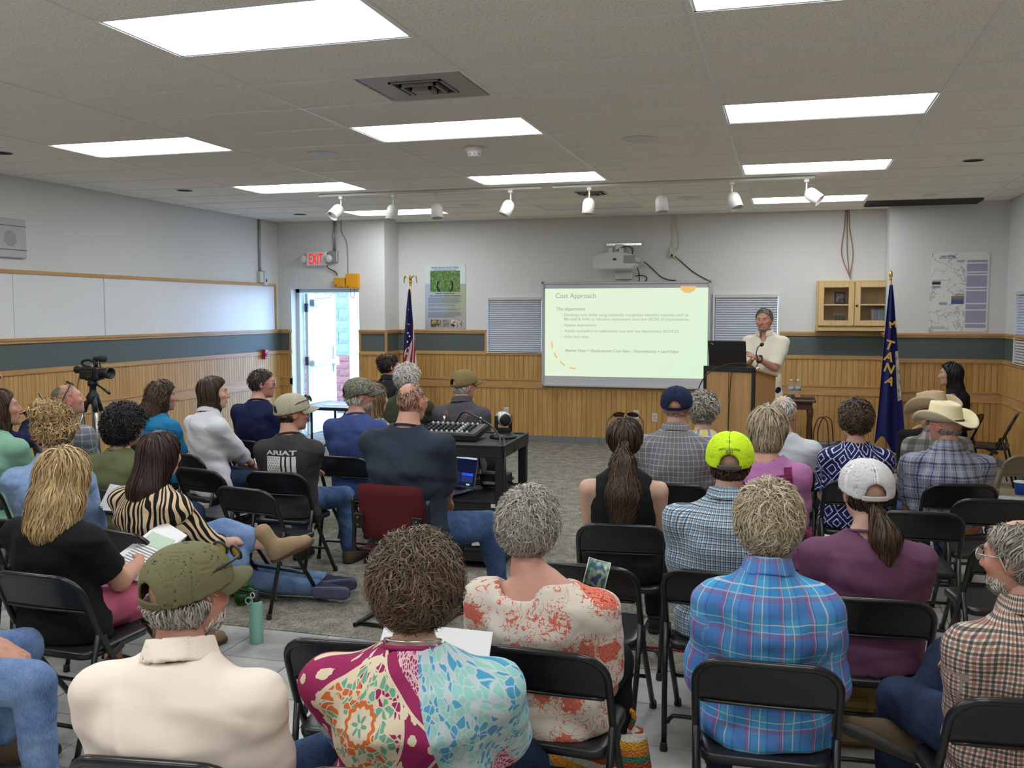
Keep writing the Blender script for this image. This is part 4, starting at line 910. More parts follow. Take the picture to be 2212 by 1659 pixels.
# ------------------------------------------------------------------ equipment cart
CA = (-2.2, 6.32); CR = math.radians(2)
t = thing('equipment_cart', 'black plastic utility cart with three shelves', 'cart', (*CA, 0), CR); M_CART = speck('cart_black', (.016, .016, .017), .3, 200, .55, .4, .2)
hw, hd = .40, .36
for z in (.84, .46, .13):
    g = G().bx(-hw, hw, -hd, hd, z - .012, z, .003)
    for a in ((-hw, hw, -hd, -hd + .02), (-hw, hw, hd - .02, hd), (-hw, -hw + .02, -hd, hd), (hw - .02, hw, -hd, hd)): g.bx(*a, z - .075, z + .012, .004)
    g.obj('shelf', M_CART, t)
for x in (-1, 1):
    for y in (-1, 1):
        G().bx(x * (hw - .035) - .03, x * (hw - .035) + .03, y * (hd - .035) - .03, y * (hd - .035) + .03, .1, .80, .006).obj('leg', M_CART, t)
        w_ = G().lathe([(.01, -.014), (.038, -.014), (.042, -.008), (.042, .008), (.038, .014), (.01, .014)], 18, (x * (hw - .03), y * (hd - .03), .042), roty(PI / 2)).obj('caster', M_RUB, t, True)
        G().bx(x * (hw - .03) - .02, x * (hw - .03) + .02, y * (hd - .03) - .02, y * (hd - .03) + .02, .08, .1).obj('caster_fork', M_CHROME, w_)
G().box((hw + .002, 0, .8), (.004, .16, .05), None, .001).obj('handle_slot', plain('dark_void', (.01, .01, .01), .9), t)
G().bx(hw - .09, hw - .06, -hd - .002, -hd, .43, .455).obj('inventory_tag', M_WHITE, t)
def cpt(x, y, z): c, s_ = math.cos(CR), math.sin(CR); return (CA[0] + x * c - y * s_, CA[1] + x * s_ + y * c, z)
t = thing('mixing_console', 'small audio mixing console with black knobs on the cart top', 'mixer', cpt(-.07, .0, .842), CR - .05)
Rm = rotx(.14)
G().box((0, 0, .045), (.44, .30, .05), Rm, .008).obj('mixer_case', M_BLACK, t)
G().box((0, -.006, .0725), (.42, .28, .002), Rm).obj('face_plate', plain('mixer_face', rgb(70, 74, 72), .45, .2), t)
km = G().lathe([(.010, 0), (.009, .016), (.004, .02)], 8).mesh('knob', True); km.materials.append(M_BLACK)
km2 = G().lathe([(.0085, 0), (.007, .014), (.003, .016)], 8).mesh('knob', True); km2.materials.append(plain('knob_white', (.62, .62, .6), .4))
for i in range(10):
    for j in range(6):
        p = Rm @ np.array([-.19 + i * .038, -.12 + j * .045, .028]) + np.array([0, 0, .045]); ob('knob', km2 if (j in (0, 5) or i == 7) else km, None, t, p, (.14, 0, 0))
for x in (-.12, .16): G().lathe([(.008, 0), (.008, .05)], 8, (x, .14, .09)).obj('plug', M_CHROME, t, True)
t = thing('conference_camera', 'silver and black pan tilt camera on the cart corner', 'camera', cpt(.27, .12, .842), CR + .5)
G().lathe([(.1, 0), (.1, .012), (.06, .035), (.03, .045)], 24).obj('camera_base', M_BLACK, t, True)
G().bx(-.06, .06, -.03, .03, .04, .07, .006).bx(-.06, -.045, -.03, .03, .05, .16, .004).bx(.045, .06, -.03, .03, .05, .16, .004).obj('yoke', M_BLACK, t)
G().lathe([(.044, -.06), (.05, -.05), (.05, .05), (.044, .06)], 22, (0, 0, .135), rotx(PI / 2)).obj('camera_barrel', plain('silver_shell', (.5, .5, .5), .35, .6), t, True)
G().lathe([(.042, -.066), (.03, -.07), (.001, -.07)], 20, (0, 0, .135), rotx(-PI / 2)).obj('lens_face', M_BLACK, t, True)
t = thing('laptop', 'silver laptop with dark video software on the cart shelf', 'laptop', cpt(-.08, -.02, .475), CR - .35)
M_ALU = plain('laptop_aluminium', (.42, .42, .43), .35, .8)
G().bx(-.165, .165, -.19, .05, .0, .014, .004).obj('keyboard_base', M_ALU, t); G().bx(-.13, .13, -.06, .03, .0142, .0148).obj('keyboard', M_BLACK, t); G().bx(-.045, .045, -.17, -.08, .0142, .0146).obj('trackpad', plain('laptop_pad', (.5, .5, .51), .4, .5), t)
RL = rotx(-.22)
def scr(x0, x1, z0, z1, y=0.): 
    return G().box((RL @ np.array([(x0 + x1) / 2, y, (z0 + z1) / 2])) + np.array([0, .055, .012]), (x1 - x0, .0015, z1 - z0), RL)
ld = G().box(RL @ np.array([0, .006, .115]) + np.array([0, .055, .012]), (.33, .009, .23), RL, .003).obj('lid', M_ALU, t)
scr(-.158, .158, .012, .222, 0.).obj('screen', emit('screen_dark', rgb(14, 18, 44), .5), ld)
for a, c in (((-.158, .158, .205, .218), rgb(160, 170, 190)), ((-.13, -.02, .12, .2), rgb(70, 74, 80)), ((-.10, -.045, .16, .195), rgb(120, 130, 140)), ((-.09, -.03, .122, .15), rgb(70, 52, 38)), ((.04, .14, .085, .105), rgb(30, 70, 200)), ((-.14, .03, .03, .11), rgb(22, 30, 66)), ((.04, .14, .04, .08), rgb(30, 40, 84)), ((.09, .12, .018, .03), rgb(130, 180, 140))):
    scr(*a, y=-.0015).obj('screen_window', emit('screen_%d_%d' % (a[0] * 1000, a[2] * 1000), c, .55), ld)
for i, pts in enumerate(([(-.1, .14, .93), (-.02, .1, 1.02), (.1, .0, 1.0), (.24, -.1, .95), (.33, -.2, .88), (.34, -.3, .8)], [(-.3, .12, .95), (-.36, .06, 1.03), (-.4, -.1, .98), (-.42, -.3, .9)], [(.3, .0, .86), (.36, -.2, .85), (.41, -.37, .75), (.42, -.38, .5)],
          [(.1, .2, .52), (.3, .0, .56), (.42, -.3, .5), (.44, -.37, .3), (.42, -.36, .15)], [(.0, .25, .5), (.2, .1, .53), (.4, -.1, .55), (.46, -.3, .42), (.44, -.32, .25)], [(-.2, .3, .5), (.1, .28, .54), (.3, .3, .52), (.2, .1, .5), (-.1, .15, .49)])):
    nm = ['arching from the mixer over the cart edge', 'looping left from the mixer behind the balding man', 'hanging down the cart front corner', 'drooping thickly from the middle shelf', 'drooping thinly beyond the middle shelf', 'coiled on the middle shelf'][i]
    cable('black cable ' + nm, [cpt(*p) for p in pts], .007)
small('paper_sheet', 'white paper on the lowest cart shelf', 'paper', G().box((0, 0, .0012), (.22, .28, .002), rotz(.3)), M_PAP, cpt(.22, -.12, .142))
t = thing('power_supply', 'dark equipment box on the cart middle shelf', 'box', cpt(.2, .18, .472)); G().bx(-.1, .1, -.08, .08, .012, .1, .006).obj('case', M_CAMB, t); G().bx(-.08, .08, -.09, -.08, .03, .05).obj('port_strip', M_CHROME, t)
for x in (-.08, .08): G().bx(x - .015, x + .015, -.06, .06, 0, .012).obj('foot', M_RUB, t)
cable('red extension cord on the carpet below the cart', [(-1.72, 6.0, .012), (-1.55, 5.6, .012), (-1.7, 5.1, .012), (-1.95, 4.85, .012), (-1.8, 4.62, .012), (-1.2, 4.72, .012), (-.6, 4.78, .012), (-.2, 4.72, .012)], .006, plain('red_cord', rgb(132, 34, 36), .5), 8)
cable('black microphone cable end lying on carpet beside ponytail woman', [(-1.36, 5.3, .012), (-1.25, 5.34, .03), (-1.15, 5.42, .012), (-1.02, 5.55, .012)], .008)

# ------------------------------------------------------------------ small floor items
t = thing('water_bottle', 'mint green steel water bottle standing on the tile edge', 'bottle', (-2.65, 4.3, .001)); M_MINT = plain('mint_powdercoat', rgb(136, 190, 170), .45)
G().lathe([(.034, 0), (.036, .005), (.036, .2), (.033, .217), (.026, .225)], 22).obj('bottle_body', M_MINT, t, True)
G().lathe([(.027, .224), (.027, .24), (.02, .25), (.019, .275), (.01, .28), (.001, .28)], 16).obj('lid', M_BLACK, t, True)
a_ = np.linspace(0, 2 * PI, 15)[:-1]; G().tube([(.02 * math.cos(a) - .02, -.034, .232 + .018 * math.sin(a)) for a in a_], .004, 6, True).obj('carry_ring', M_MINT, t, True)
G().tube([(.012 * math.cos(a), -.03, .262 + .014 * math.sin(a)) for a in a_], .003, 6, True).obj('carabiner', M_WHITE, t, True)
t = thing('drink_cup', 'bright green drink cup under the chair by the sprawled child', 'cup', (-3.08, 4.85, .004))
G().lathe([(.035, 0), (.045, .12), (.047, .12), (.043, .118), (.034, .004)], 20).obj('cup_body', plain('lime_green', rgb(70, 150, 30), .4), t, True); G().lathe([(.045, .02), (.046, .07)], 20).obj('printed_band', plain('dark_green_print', rgb(30, 70, 24), .5), t, True)
G().tube(spline([(.04, 0, .1), (.075, 0, .09), (.075, 0, .045), (.04, 0, .03)], 4), .006, 6).obj('cup_handle', plain('lime_green', rgb(70, 150, 30), .4), t, True)
def backpack(label, x, y, rz):
    t = thing('backpack', label, 'bag', (x, y, 0), rz); b = MB('canvas_khaki', .9); v = b.coord(); f = b.noise(v, 300., 2.); b.base(b.mix(f, rgb(112, 92, 52), rgb(156, 132, 84))); b.bump(f, .3, .003); MK = b.m
    V = []; n = 24
    for z, wx, dy in ((0, .14, .08), (.02, .16, .1), (.15, .165, .105), (.28, .155, .095), (.36, .12, .07), (.385, .06, .03)):
        for k in range(n):
            a = 2 * PI * k / n; ca, sa = math.cos(a), math.sin(a); V.append((wx * math.copysign(abs(ca) ** .6, ca), dy * math.copysign(abs(sa) ** .6, sa), z))
    F = [(i * n + k, i * n + (k + 1) % n, (i + 1) * n + (k + 1) % n, (i + 1) * n + k) for i in range(5) for k in range(n)] + [tuple(range(n))[::-1], tuple(range(5 * n, 6 * n))]
    ob('bag_body', mesh('bag_body', V, F, True), MK, t)
    G().box((0, -.115, .11), (.22, .05, .16), None, .02).obj('front_pocket', MK, t); G().box((0, -.125, .2), (.23, .045, .03), rotx(.3), .01).obj('pocket_flap', MK, t)
    for x_ in (-.07, .06): G().box((x_, -.143, .17), (.025, .006, .15), rotx(.06), .002).obj('strap', plain('khaki_strap', rgb(126, 104, 62), .8), t)
    for s_ in (-1, 1): G().tube(spline([(s_ * .06, .08, .35), (s_ * .08, .15, .3), (s_ * .09, .15, .15), (s_ * .1, .09, .04)], 5), .013, 6, flat=.5).obj('shoulder_strap', MK, t, True)
    G().tube(spline([(-.03, .05, .37), (-.02, .05, .41), (.02, .05, .41), (.03, .05, .37)], 4), .006, 6).obj('top_loop', MK, t, True)
backpack('khaki canvas backpack under the chair of the purple shirt woman', .27, 3.98, .15)
t = thing('crochet_bag', 'crocheted striped bag under the floral woman chair', 'bag', (-.62, 3.28, 0), .1)
b = MB('crochet_stripes', .95); v = b.coord(); q = b.xyz(v); f = b.noise(v, 90., 2.)
ph = b.math('FRACT', b.math('MULTIPLY', b.math('ADD', q[2], b.math('ADD', b.math('MULTIPLY', q[0], .2), b.math('MULTIPLY', f, .012))), 9.))
b.base(b.ramp(ph, [(0, rgb(214, 150, 40)), (.2, rgb(206, 200, 188)), (.42, rgb(178, 70, 30)), (.62, rgb(60, 120, 90)), (.8, rgb(206, 120, 40))], True)); b.bump(b.voro(v, 130.), .8, .01); n = 28; V = []
for z, wx, dy in ((0, .15, .09), (.03, .18, .11), (.12, .19, .11), (.2, .17, .09), (.24, .15, .06), (.2, .1, .03)):
    for k in range(n):
        a = 2 * PI * k / n; V.append((wx * math.cos(a) + .008 * math.sin(5 * a + z * 30), dy * math.sin(a), z))
F = [(i * n + k, i * n + (k + 1) % n, (i + 1) * n + (k + 1) % n, (i + 1) * n + k) for i in range(5) for k in range(n)] + [tuple(range(n))[::-1], tuple(range(5 * n, 6 * n))]
ob('bag_body', mesh('bag_body', V, F, True), b.m, t)
G().tube(spline([(-.1, 0, .22), (-.12, 0, .3), (0, .03, .34), (.12, 0, .3), (.1, 0, .22)], 5), .01, 6).obj('handle', b.m, t, True)
t = thing('paper_cup', 'blue paper cup on the tan chair seat', 'cup', (1.62, 7.36, .45))
G().lathe([(.034, 0), (.045, .085), (.047, .088), (.043, .086), (.033, .003)], 20).obj('cup_body', plain('cup_blue', rgb(28, 84, 190), .4), t, True); G().lathe([(.048, .086), (.049, .094), (.04, .097), (.001, .097)], 18).obj('cup_lid', M_WHITE, t, True)
small('plastic_bag', 'crumpled clear plastic sheet on the tan chair seat', 'bag', G().add([(x * .16 - .0, y * .07, .006 + .012 * abs(math.sin(x * 7 + y * 5))) for x in np.linspace(-1, 1, 12) for y in np.linspace(-1, 1, 7)], [(i * 7 + j, (i + 1) * 7 + j, (i + 1) * 7 + j + 1, i * 7 + j + 1) for i in range(11) for j in range(6)]), plain('pale_plastic', rgb(176, 186, 190), .25), (1.5, 7.14, .447), 0, True)
# ------------------------------------------------------------------ smooth solids: distance fields meshed with surface nets
f4 = np.float32
def A3(*v): return np.array(v, f4)
def ell(P, c, r):
    q = (P - np.asarray(c, f4)) / np.asarray(r, f4); k0 = np.sqrt((q * q).sum(1)); q = q / np.asarray(r, f4); k1 = np.sqrt((q * q).sum(1)) + 1e-9
    return k0 * (k0 - 1) / k1
def cap(P, a, b, ra, rb=None):
    a = np.asarray(a, f4); b = np.asarray(b, f4); rb = ra if rb is None else rb
    pa = P - a; ba = b - a; h = np.clip(pa @ ba / (ba @ ba + 1e-9), 0, 1).astype(f4)
    d = pa - h[:, None] * ba; return np.sqrt((d * d).sum(1)) - (ra + (rb - ra) * h)
def smin(a, b, k):
    h = np.clip(.5 + .5 * (b - a) / k, 0, 1); return b * (1 - h) + a * h - k * h * (1 - h)
def smax(a, b, k): return -smin(-a, -b, k)
def plane(P, p, n): n = np.asarray(n, f4); return (P - np.asarray(p, f4)) @ (n / np.linalg.norm(n))
def surfnet(f, lo, hi, h):
    lo = np.asarray(lo, float); n = (np.ceil((np.asarray(hi, float) - lo) / h / 4).astype(int)) * 4 + 1; nb = (n - 1) // 4
    ax = [(lo[i] + h * np.arange(n[i])).astype(f4) for i in range(3)]
    cg = np.stack(np.meshgrid(*[a[::4] for a in ax], indexing='ij'), -1).reshape(-1, 3); Vc = f(cg).reshape(nb + 1)
    mn = np.full(nb, 1e9, f4)
    for i in (0, 1):
        for j in (0, 1):
            for k in (0, 1): mn = np.minimum(mn, np.abs(Vc[i:nb[0] + i, j:nb[1] + j, k:nb[2] + k]))
    B = mn < 4 * h * 1.9
    V = np.repeat(np.repeat(np.repeat(Vc[:-1, :-1, :-1], 4, 0), 4, 1), 4, 2); V = np.pad(V, ((0, 1),) * 3, mode='edge').astype(f4)
    pm = np.zeros(n, bool); pm[:-1, :-1, :-1] = np.repeat(np.repeat(np.repeat(B, 4, 0), 4, 1), 4, 2)
    for a in range(3):
        q = pm.copy(); sl = [slice(None)] * 3; sr = [slice(None)] * 3; sl[a] = slice(1, None); sr[a] = slice(None, -1); q[tuple(sl)] |= pm[tuple(sr)]; pm = q
    I = np.argwhere(pm); V[pm] = f(np.stack([ax[i][I[:, i]] for i in range(3)], 1))
    S = V < 0; c = S[:-1, :-1, :-1].astype(np.int8)
    tot = np.zeros(n - 1, np.int8)
    for i in (0, 1):
        for j in (0, 1):
            for k in (0, 1): tot += S[i:n[0] - 1 + i, j:n[1] - 1 + j, k:n[2] - 1 + k]
    act = (tot > 0) & (tot < 8); C = np.argwhere(act); idx = np.full(n - 1, -1, np.int64); idx[act] = np.arange(len(C))
    acc = np.zeros((len(C), 3)); cnt = np.zeros(len(C))
    for a in range(3):
        o1, o2 = [x for x in range(3) if x != a]
        for u in (0, 1):
            for v in (0, 1):
                p0 = C.copy(); p0[:, o1] += u; p0[:, o2] += v; p1 = p0.copy(); p1[:, a] += 1
                a0 = V[tuple(p0.T)]; a1 = V[tuple(p1.T)]; m = (a0 < 0) != (a1 < 0); t = np.where(m, a0 / (a0 - a1 + 1e-12), 0)
                q = p0.astype(float); q[:, a] += t; acc[m] += q[m]; cnt[m] += 1
    Vt = lo + h * acc / cnt[:, None]; F = []
    for a in range(3):
        o1, o2 = (a + 1) % 3, (a + 2) % 3; s0 = [slice(None)] * 3; s1 = [slice(None)] * 3; s0[a] = slice(None, -1); s1[a] = slice(1, None)
        ed = S[tuple(s0)] != S[tuple(s1)]; E_ = np.argwhere(ed); E_ = E_[(E_[:, o1] > 0) & (E_[:, o2] > 0) & (E_[:, o1] < n[o1] - 1) & (E_[:, o2] < n[o2] - 1)]
        if not len(E_): continue
        def cell(d1, d2): q = E_.copy(); q[:, o1] += d1; q[:, o2] += d2; return idx[tuple(q.T)]
        Q = np.stack([cell(-1, -1), cell(0, -1), cell(0, 0), cell(-1, 0)], 1); fl = ~S[tuple(E_.T)]; Q[fl] = Q[fl][:, ::-1]; F.append(Q)
    F = np.concatenate(F); F = F[(F >= 0).all(1)]
    return Vt, F

# ------------------------------------------------------------------ head and hand templates
def head_f(P):
    X = P.copy(); X[:, 0] = np.abs(X[:, 0])
    d = ell(P, (0, -.012, .025), (.076, .097, .092)); d = smin(d, ell(P, (0, .028, -.02), (.066, .064, .085)), .03)
    d = smin(d, ell(P, (0, .035, -.07), (.050, .048, .042)), .025); d = smin(d, ell(P, (0, .07, -.095), (.022, .02, .018)), .02)
    d = smin(d, cap(X, (.0, .083, .03), (.036, .074, .03), .011), .018); d = smin(d, ell(X, (.046, .06, -.018), (.022, .022, .02)), .02)
    d = smax(d, -ell(X, (.031, .099, .008), (.017, .015, .012)), .012)
    d = smin(d, cap(P, (0, .086, .02), (0, .110, -.026), .008, .012), .012); d = smin(d, ell(X, (.012, .098, -.031), (.009, .010, .008)), .008)
    d = smin(d, ell(P, (0, .087, -.0575), (.024, .011, .0055)), .006); d = smin(d, ell(P, (0, .085, -.069), (.02, .012, .0068)), .006)
    ear = ell(X, (.078, -.012, -.004), (.011, .021, .033)); ear = smax(ear, -ell(X, (.090, -.006, .001), (.009, .011, .019)), .006); d = smin(d, ear, .007)
    return smin(d, cap(P, (0, -.022, -.05), (0, -.045, -.15), .05), .03)
HV, HF = surfnet(head_f, (-.1, -.125, -.165), (.1, .135, .135), .0066)
HT = np.ones((len(HV), 4), f4); ax_ = np.abs(HV[:, 0])
def _t(m, c): HT[m, :3] = c
_t((ax_ > .07) & (np.abs(HV[:, 2]) < .04), (1.02, .80, .76)); _t((ax_ > .03) & (HV[:, 1] > .05) & (HV[:, 2] < -.005) & (HV[:, 2] > -.04), (1.03, .86, .82))
_t((HV[:, 1] > .097) & (HV[:, 2] < -.015) & (HV[:, 2] > -.045) & (ax_ < .025), (1.04, .84, .80))
_t((ax_ < .024) & (HV[:, 1] > .083) & (np.abs(HV[:, 2] + .063) < .0115), (.95, .62, .60))
_t((ax_ > .014) & (ax_ < .05) & (HV[:, 1] > .07) & (HV[:, 2] > .024) & (HV[:, 2] < .034), (.40, .34, .30))
g = G()
for s_ in (-1, 1):
    V = []; F = []; n_, m_ = 12, 8
    for i in range(m_ + 1):
        th = PI * i / m_
        for k in range(n_): V.append((s_ * .031 + .0122 * math.sin(th) * math.cos(2 * PI * k / n_), .0748 + .0122 * math.cos(th), .008 + .0122 * math.sin(th) * math.sin(2 * PI * k / n_)))
    F = [(i * n_ + k, i * n_ + (k + 1) % n_, (i + 1) * n_ + (k + 1) % n_, (i + 1) * n_ + k) for i in range(m_) for k in range(n_)]; g.add(V, F)
EV = np.concatenate(g.V); EF = np.array(g.F); ET = np.ones((len(EV), 4), f4); ET[:, :3] = (.95, 1.35, 1.6); ET[EV[:, 1] > .0838, :3] = (.12, .14, .14)
HV = np.concatenate([HV, EV]); HF = np.concatenate([HF, EF + len(HT)]); HT = np.concatenate([HT, ET])
def hand_f(curl):
    def f(P):
        d = ell(P, (0, .05, 0), (.041, .052, .015)); d = smin(d, cap(P, (0, -.03, 0), (0, .03, 0), .024, .022), .02)
        for x, L, k in ((-.030, .07, 1.), (-.010, .078, 1.), (.010, .073, 1.05), (.029, .058, 1.1)):
            p = np.array([x * 1.0, .088, .0]); a = -.25 * curl * k; dd = None
            for j, l in enumerate((.45, .32, .25)):
                q = p + L * l * np.array([x * .4, math.cos(a), math.sin(a)]); c = cap(P, p, q, .0088 - .0007 * j, .0083 - .0008 * j); dd = c if dd is None else smin(dd, c, .003); p = q; a -= .75 * curl * k
            d = smin(d, dd, .006)
        d = smin(d, cap(P, (-.028, .02, -.004), (-.052, .052, -.014), .013, .0105), .012); return smin(d, cap(P, (-.052, .052, -.014), (-.05, .085, -.026), .0102, .0085), .004)
    return f
HANDS = {k: surfnet(hand_f(c), (-.08, -.055, -.09), (.055, .185, .03), .0075) for k, c in (('relaxed', .75), ('open', .3), ('grip', 1.35))}

# shoes
def shoe_f(boot):
    def f(P):
        d = cap(P, (0, -.035, .04), (0, .14, .028), .037, .036); d = smin(d, ell(P, (0, .03, .05), (.04, .08, .045)), .03)
        d = smin(d, cap(P, (0, -.025, .05), (0, -.03, .17 if boot else .085), .042, .045 if boot else .041), .03); return smax(d, -(P[:, 2] - .012), .004)
    return f
def sole_f(P):
    Q = P.copy(); Q[:, 2] = 0; d = cap(Q, (0, -.04, 0), (0, .14, 0), .041, .044); return smax(smax(d, P[:, 2] - .026, .004), -P[:, 2], .004)
SHOE = {b_: surfnet(shoe_f(b_), (-.07, -.1, -.01), (.07, .2, .24), .0095) for b_ in (False, True)}
_sc = {}
def cmesh(k, name, vf, mat):
    k = (k, mat.name)
    if k not in _sc: _sc[k] = mesh(name, *vf, True)
    return _sc[k]
SOLE = surfnet(sole_f, (-.07, -.1, -.02), (.07, .21, .05), .009)

# ------------------------------------------------------------------ materials for people
def skin(name, c):
    if name in _mc: return _mc[name]
    b = MB(name, .5, 0, .35); a = b.n('ShaderNodeAttribute', {'attribute_name': 'tint'}).outputs['Color']; v = b.coord(); f = b.noise(v, 30., 4.)
    base = b.mix(f, tuple(x * .88 for x in c), tuple(x * 1.1 for x in c))
    mm = b.n('ShaderNodeMix', {'data_type': 'RGBA', 'blend_type': 'MULTIPLY'}); b.set(mm.inputs[0], 1.); b.set(mm.inputs[6], base); b.set(mm.inputs[7], a); b.base(mm.outputs[2])
    b.bump(b.noise(v, 160., 2.), .08, .002); b.p.inputs['Subsurface Weight'].default_value = .08; b.p.inputs['Subsurface Radius'].default_value = (.02, .008, .004)
    _mc[name] = b.m; return b.m
SK = {'fair': skin('skin_fair', (.60, .37, .275)), 'tan': skin('skin_tan', (.50, .285, .20)), 'red': skin('skin_ruddy', (.53, .27, .195)), 'deep': skin('skin_deep', (.40, .22, .15))}
def hairmat():
    b = MB('hair_strand', .45, 0, .35); b.base(b.n('ShaderNodeAttribute', {'attribute_name': 'tint'}).outputs['Color']); return b.m
M_HAIR = hairmat()
def fab(b, amt=.5, fine=420., wr=7.):
    """weave plus soft wrinkles as bump"""
    v = b.coord(); w1 = b.noise(b.scale(v, (1., 1., 1.6)), wr * .6, 1.5, .4, .8); w2 = b.noise(v, fine, 2.)
    b.bump(b.math('ADD', b.math('MULTIPLY', w1, 1.), b.math('MULTIPLY', w2, .02)), amt, .055)
def cloth(name, c, amt=.5, var=.1, rough=.85, fine=420., wr=7.):
    if name in _mc: return _mc[name]
    b = MB(name, rough, 0, .2); f = b.noise(b.coord(), fine, 3.); g_ = b.noise(b.coord(), 6., 2.)
    f = b.math('ADD', b.math('MULTIPLY', f, .7), b.math('MULTIPLY', g_, .3)); b.base(b.mix(f, tuple(x * (1 - var) for x in c), tuple(x * (1 + var) for x in c))); fab(b, amt, fine, wr)
    _mc[name] = b.m; return b.m
def plaid(name, base, bands, amt=.4):
    """bands: (axis, period, offset, width, colour, alpha)"""
    b = MB(name, .85, 0, .2); v = b.coord('rest'); n_ = b.noise(b.coord(), 9., 2.); q = b.xyz(v); col = base
    wob_ = b.math('MULTIPLY', b.math('SUBTRACT', n_, .5), .012)
    for ax, per, off, wd_, c, al in bands:
        u = b.math('ADD', q[ax], wob_); m = b.math('MULTIPLY', b.math('LESS_THAN', b.math('FRACT', b.math('ADD', b.math('DIVIDE', u, per), off + 40.)), wd_), al); col = b.mix(m, col, c)
    b.base(col); fab(b, amt); return b.m
def xy(p, o, w_, c, a): return [(0, p, o, w_, c, a), (1, p, o, w_, c, a)]
def denim(name, c1, c2):
    if name in _mc: return _mc[name]
    b = MB(name, .85, 0, .2); v = b.coord(); f = b.noise(b.scale(v, (1, 1, .4)), 200., 2.); g_ = b.noise(v, 7., 3.)
    b.base(b.ramp(b.math('ADD', b.math('MULTIPLY', f, .35), b.math('MULTIPLY', g_, .65)), [(.35, c1), (.65, c2)])); fab(b, .6, 300., 9.); _mc[name] = b.m; return b.m
M_JEAN = denim('jeans_mid', rgb(40, 58, 92), rgb(82, 108, 148)); M_JEAND = denim('jeans_dark', rgb(20, 28, 48), rgb(44, 58, 88)); M_JEANL = denim('jeans_light', rgb(72, 98, 142), rgb(128, 152, 188)); M_CHAM = denim('chambray', rgb(104, 132, 174), rgb(146, 172, 206))
M_DARKP = cloth('dark_trousers', rgb(26, 26, 30)); M_KHAKI = cloth('khaki_trousers', rgb(120, 108, 84))
M_SHOEB, M_SHOET = plain('shoe_black', (.012, .012, .012), .5), speck('shoe_tan', rgb(150, 126, 96), .1, 90, .9)
M_SHOEBR, M_SOLEB, M_SOLEW = speck('shoe_brown', rgb(82, 66, 46), .25, 60, .8), plain('sole_black', (.02, .02, .02), .8), plain('sole_pale', rgb(170, 160, 140), .8)

# ------------------------------------------------------------------ hair
def hairline_short(P, y_=(-.13, -.075, -.02, .012, .045, .075, .12), z_=(-.105, -.095, -.045, .012, .045, .075, .095)):
    return (np.interp(P[:, 1], y_, z_).astype(f4) - P[:, 2]) * .75
def hairline_long(P, z_=(-.5, -.12, -.06, 0., .04, .075, .1, .14), y_=(-.02, -.012, .0, .018, .04, .07, .085, .1)):
    return (P[:, 1] - np.interp(P[:, 2], z_, y_).astype(f4)) * .8
def vol(th=.014, caps=(), line='short', extra=None, bald=None, ells=(), **k):
    def f(P):
        d = ell(P, (0, -.014, .026), (.077 + th, .098 + th, .093 + th))
        for c, r in ells: d = smin(d, ell(P, c, r), .03)
        if line == 'short': d = smax(d, hairline_short(P, **k), .012)
        elif line == 'long': d = smax(d, hairline_long(P, **k), .012)
        elif line == 'fringe': d = smax(smax(d, hairline_short(P, **k), .01), P[:, 2] - (.002 + .2 * P[:, 1]), .012)
        if bald is not None: d = smax(d, -ell(P, bald[0], bald[1]), .015)
        for c in caps: d = smin(d, cap(P, *c), .025)
        if extra: d = extra(P, d)
        return d
    return f
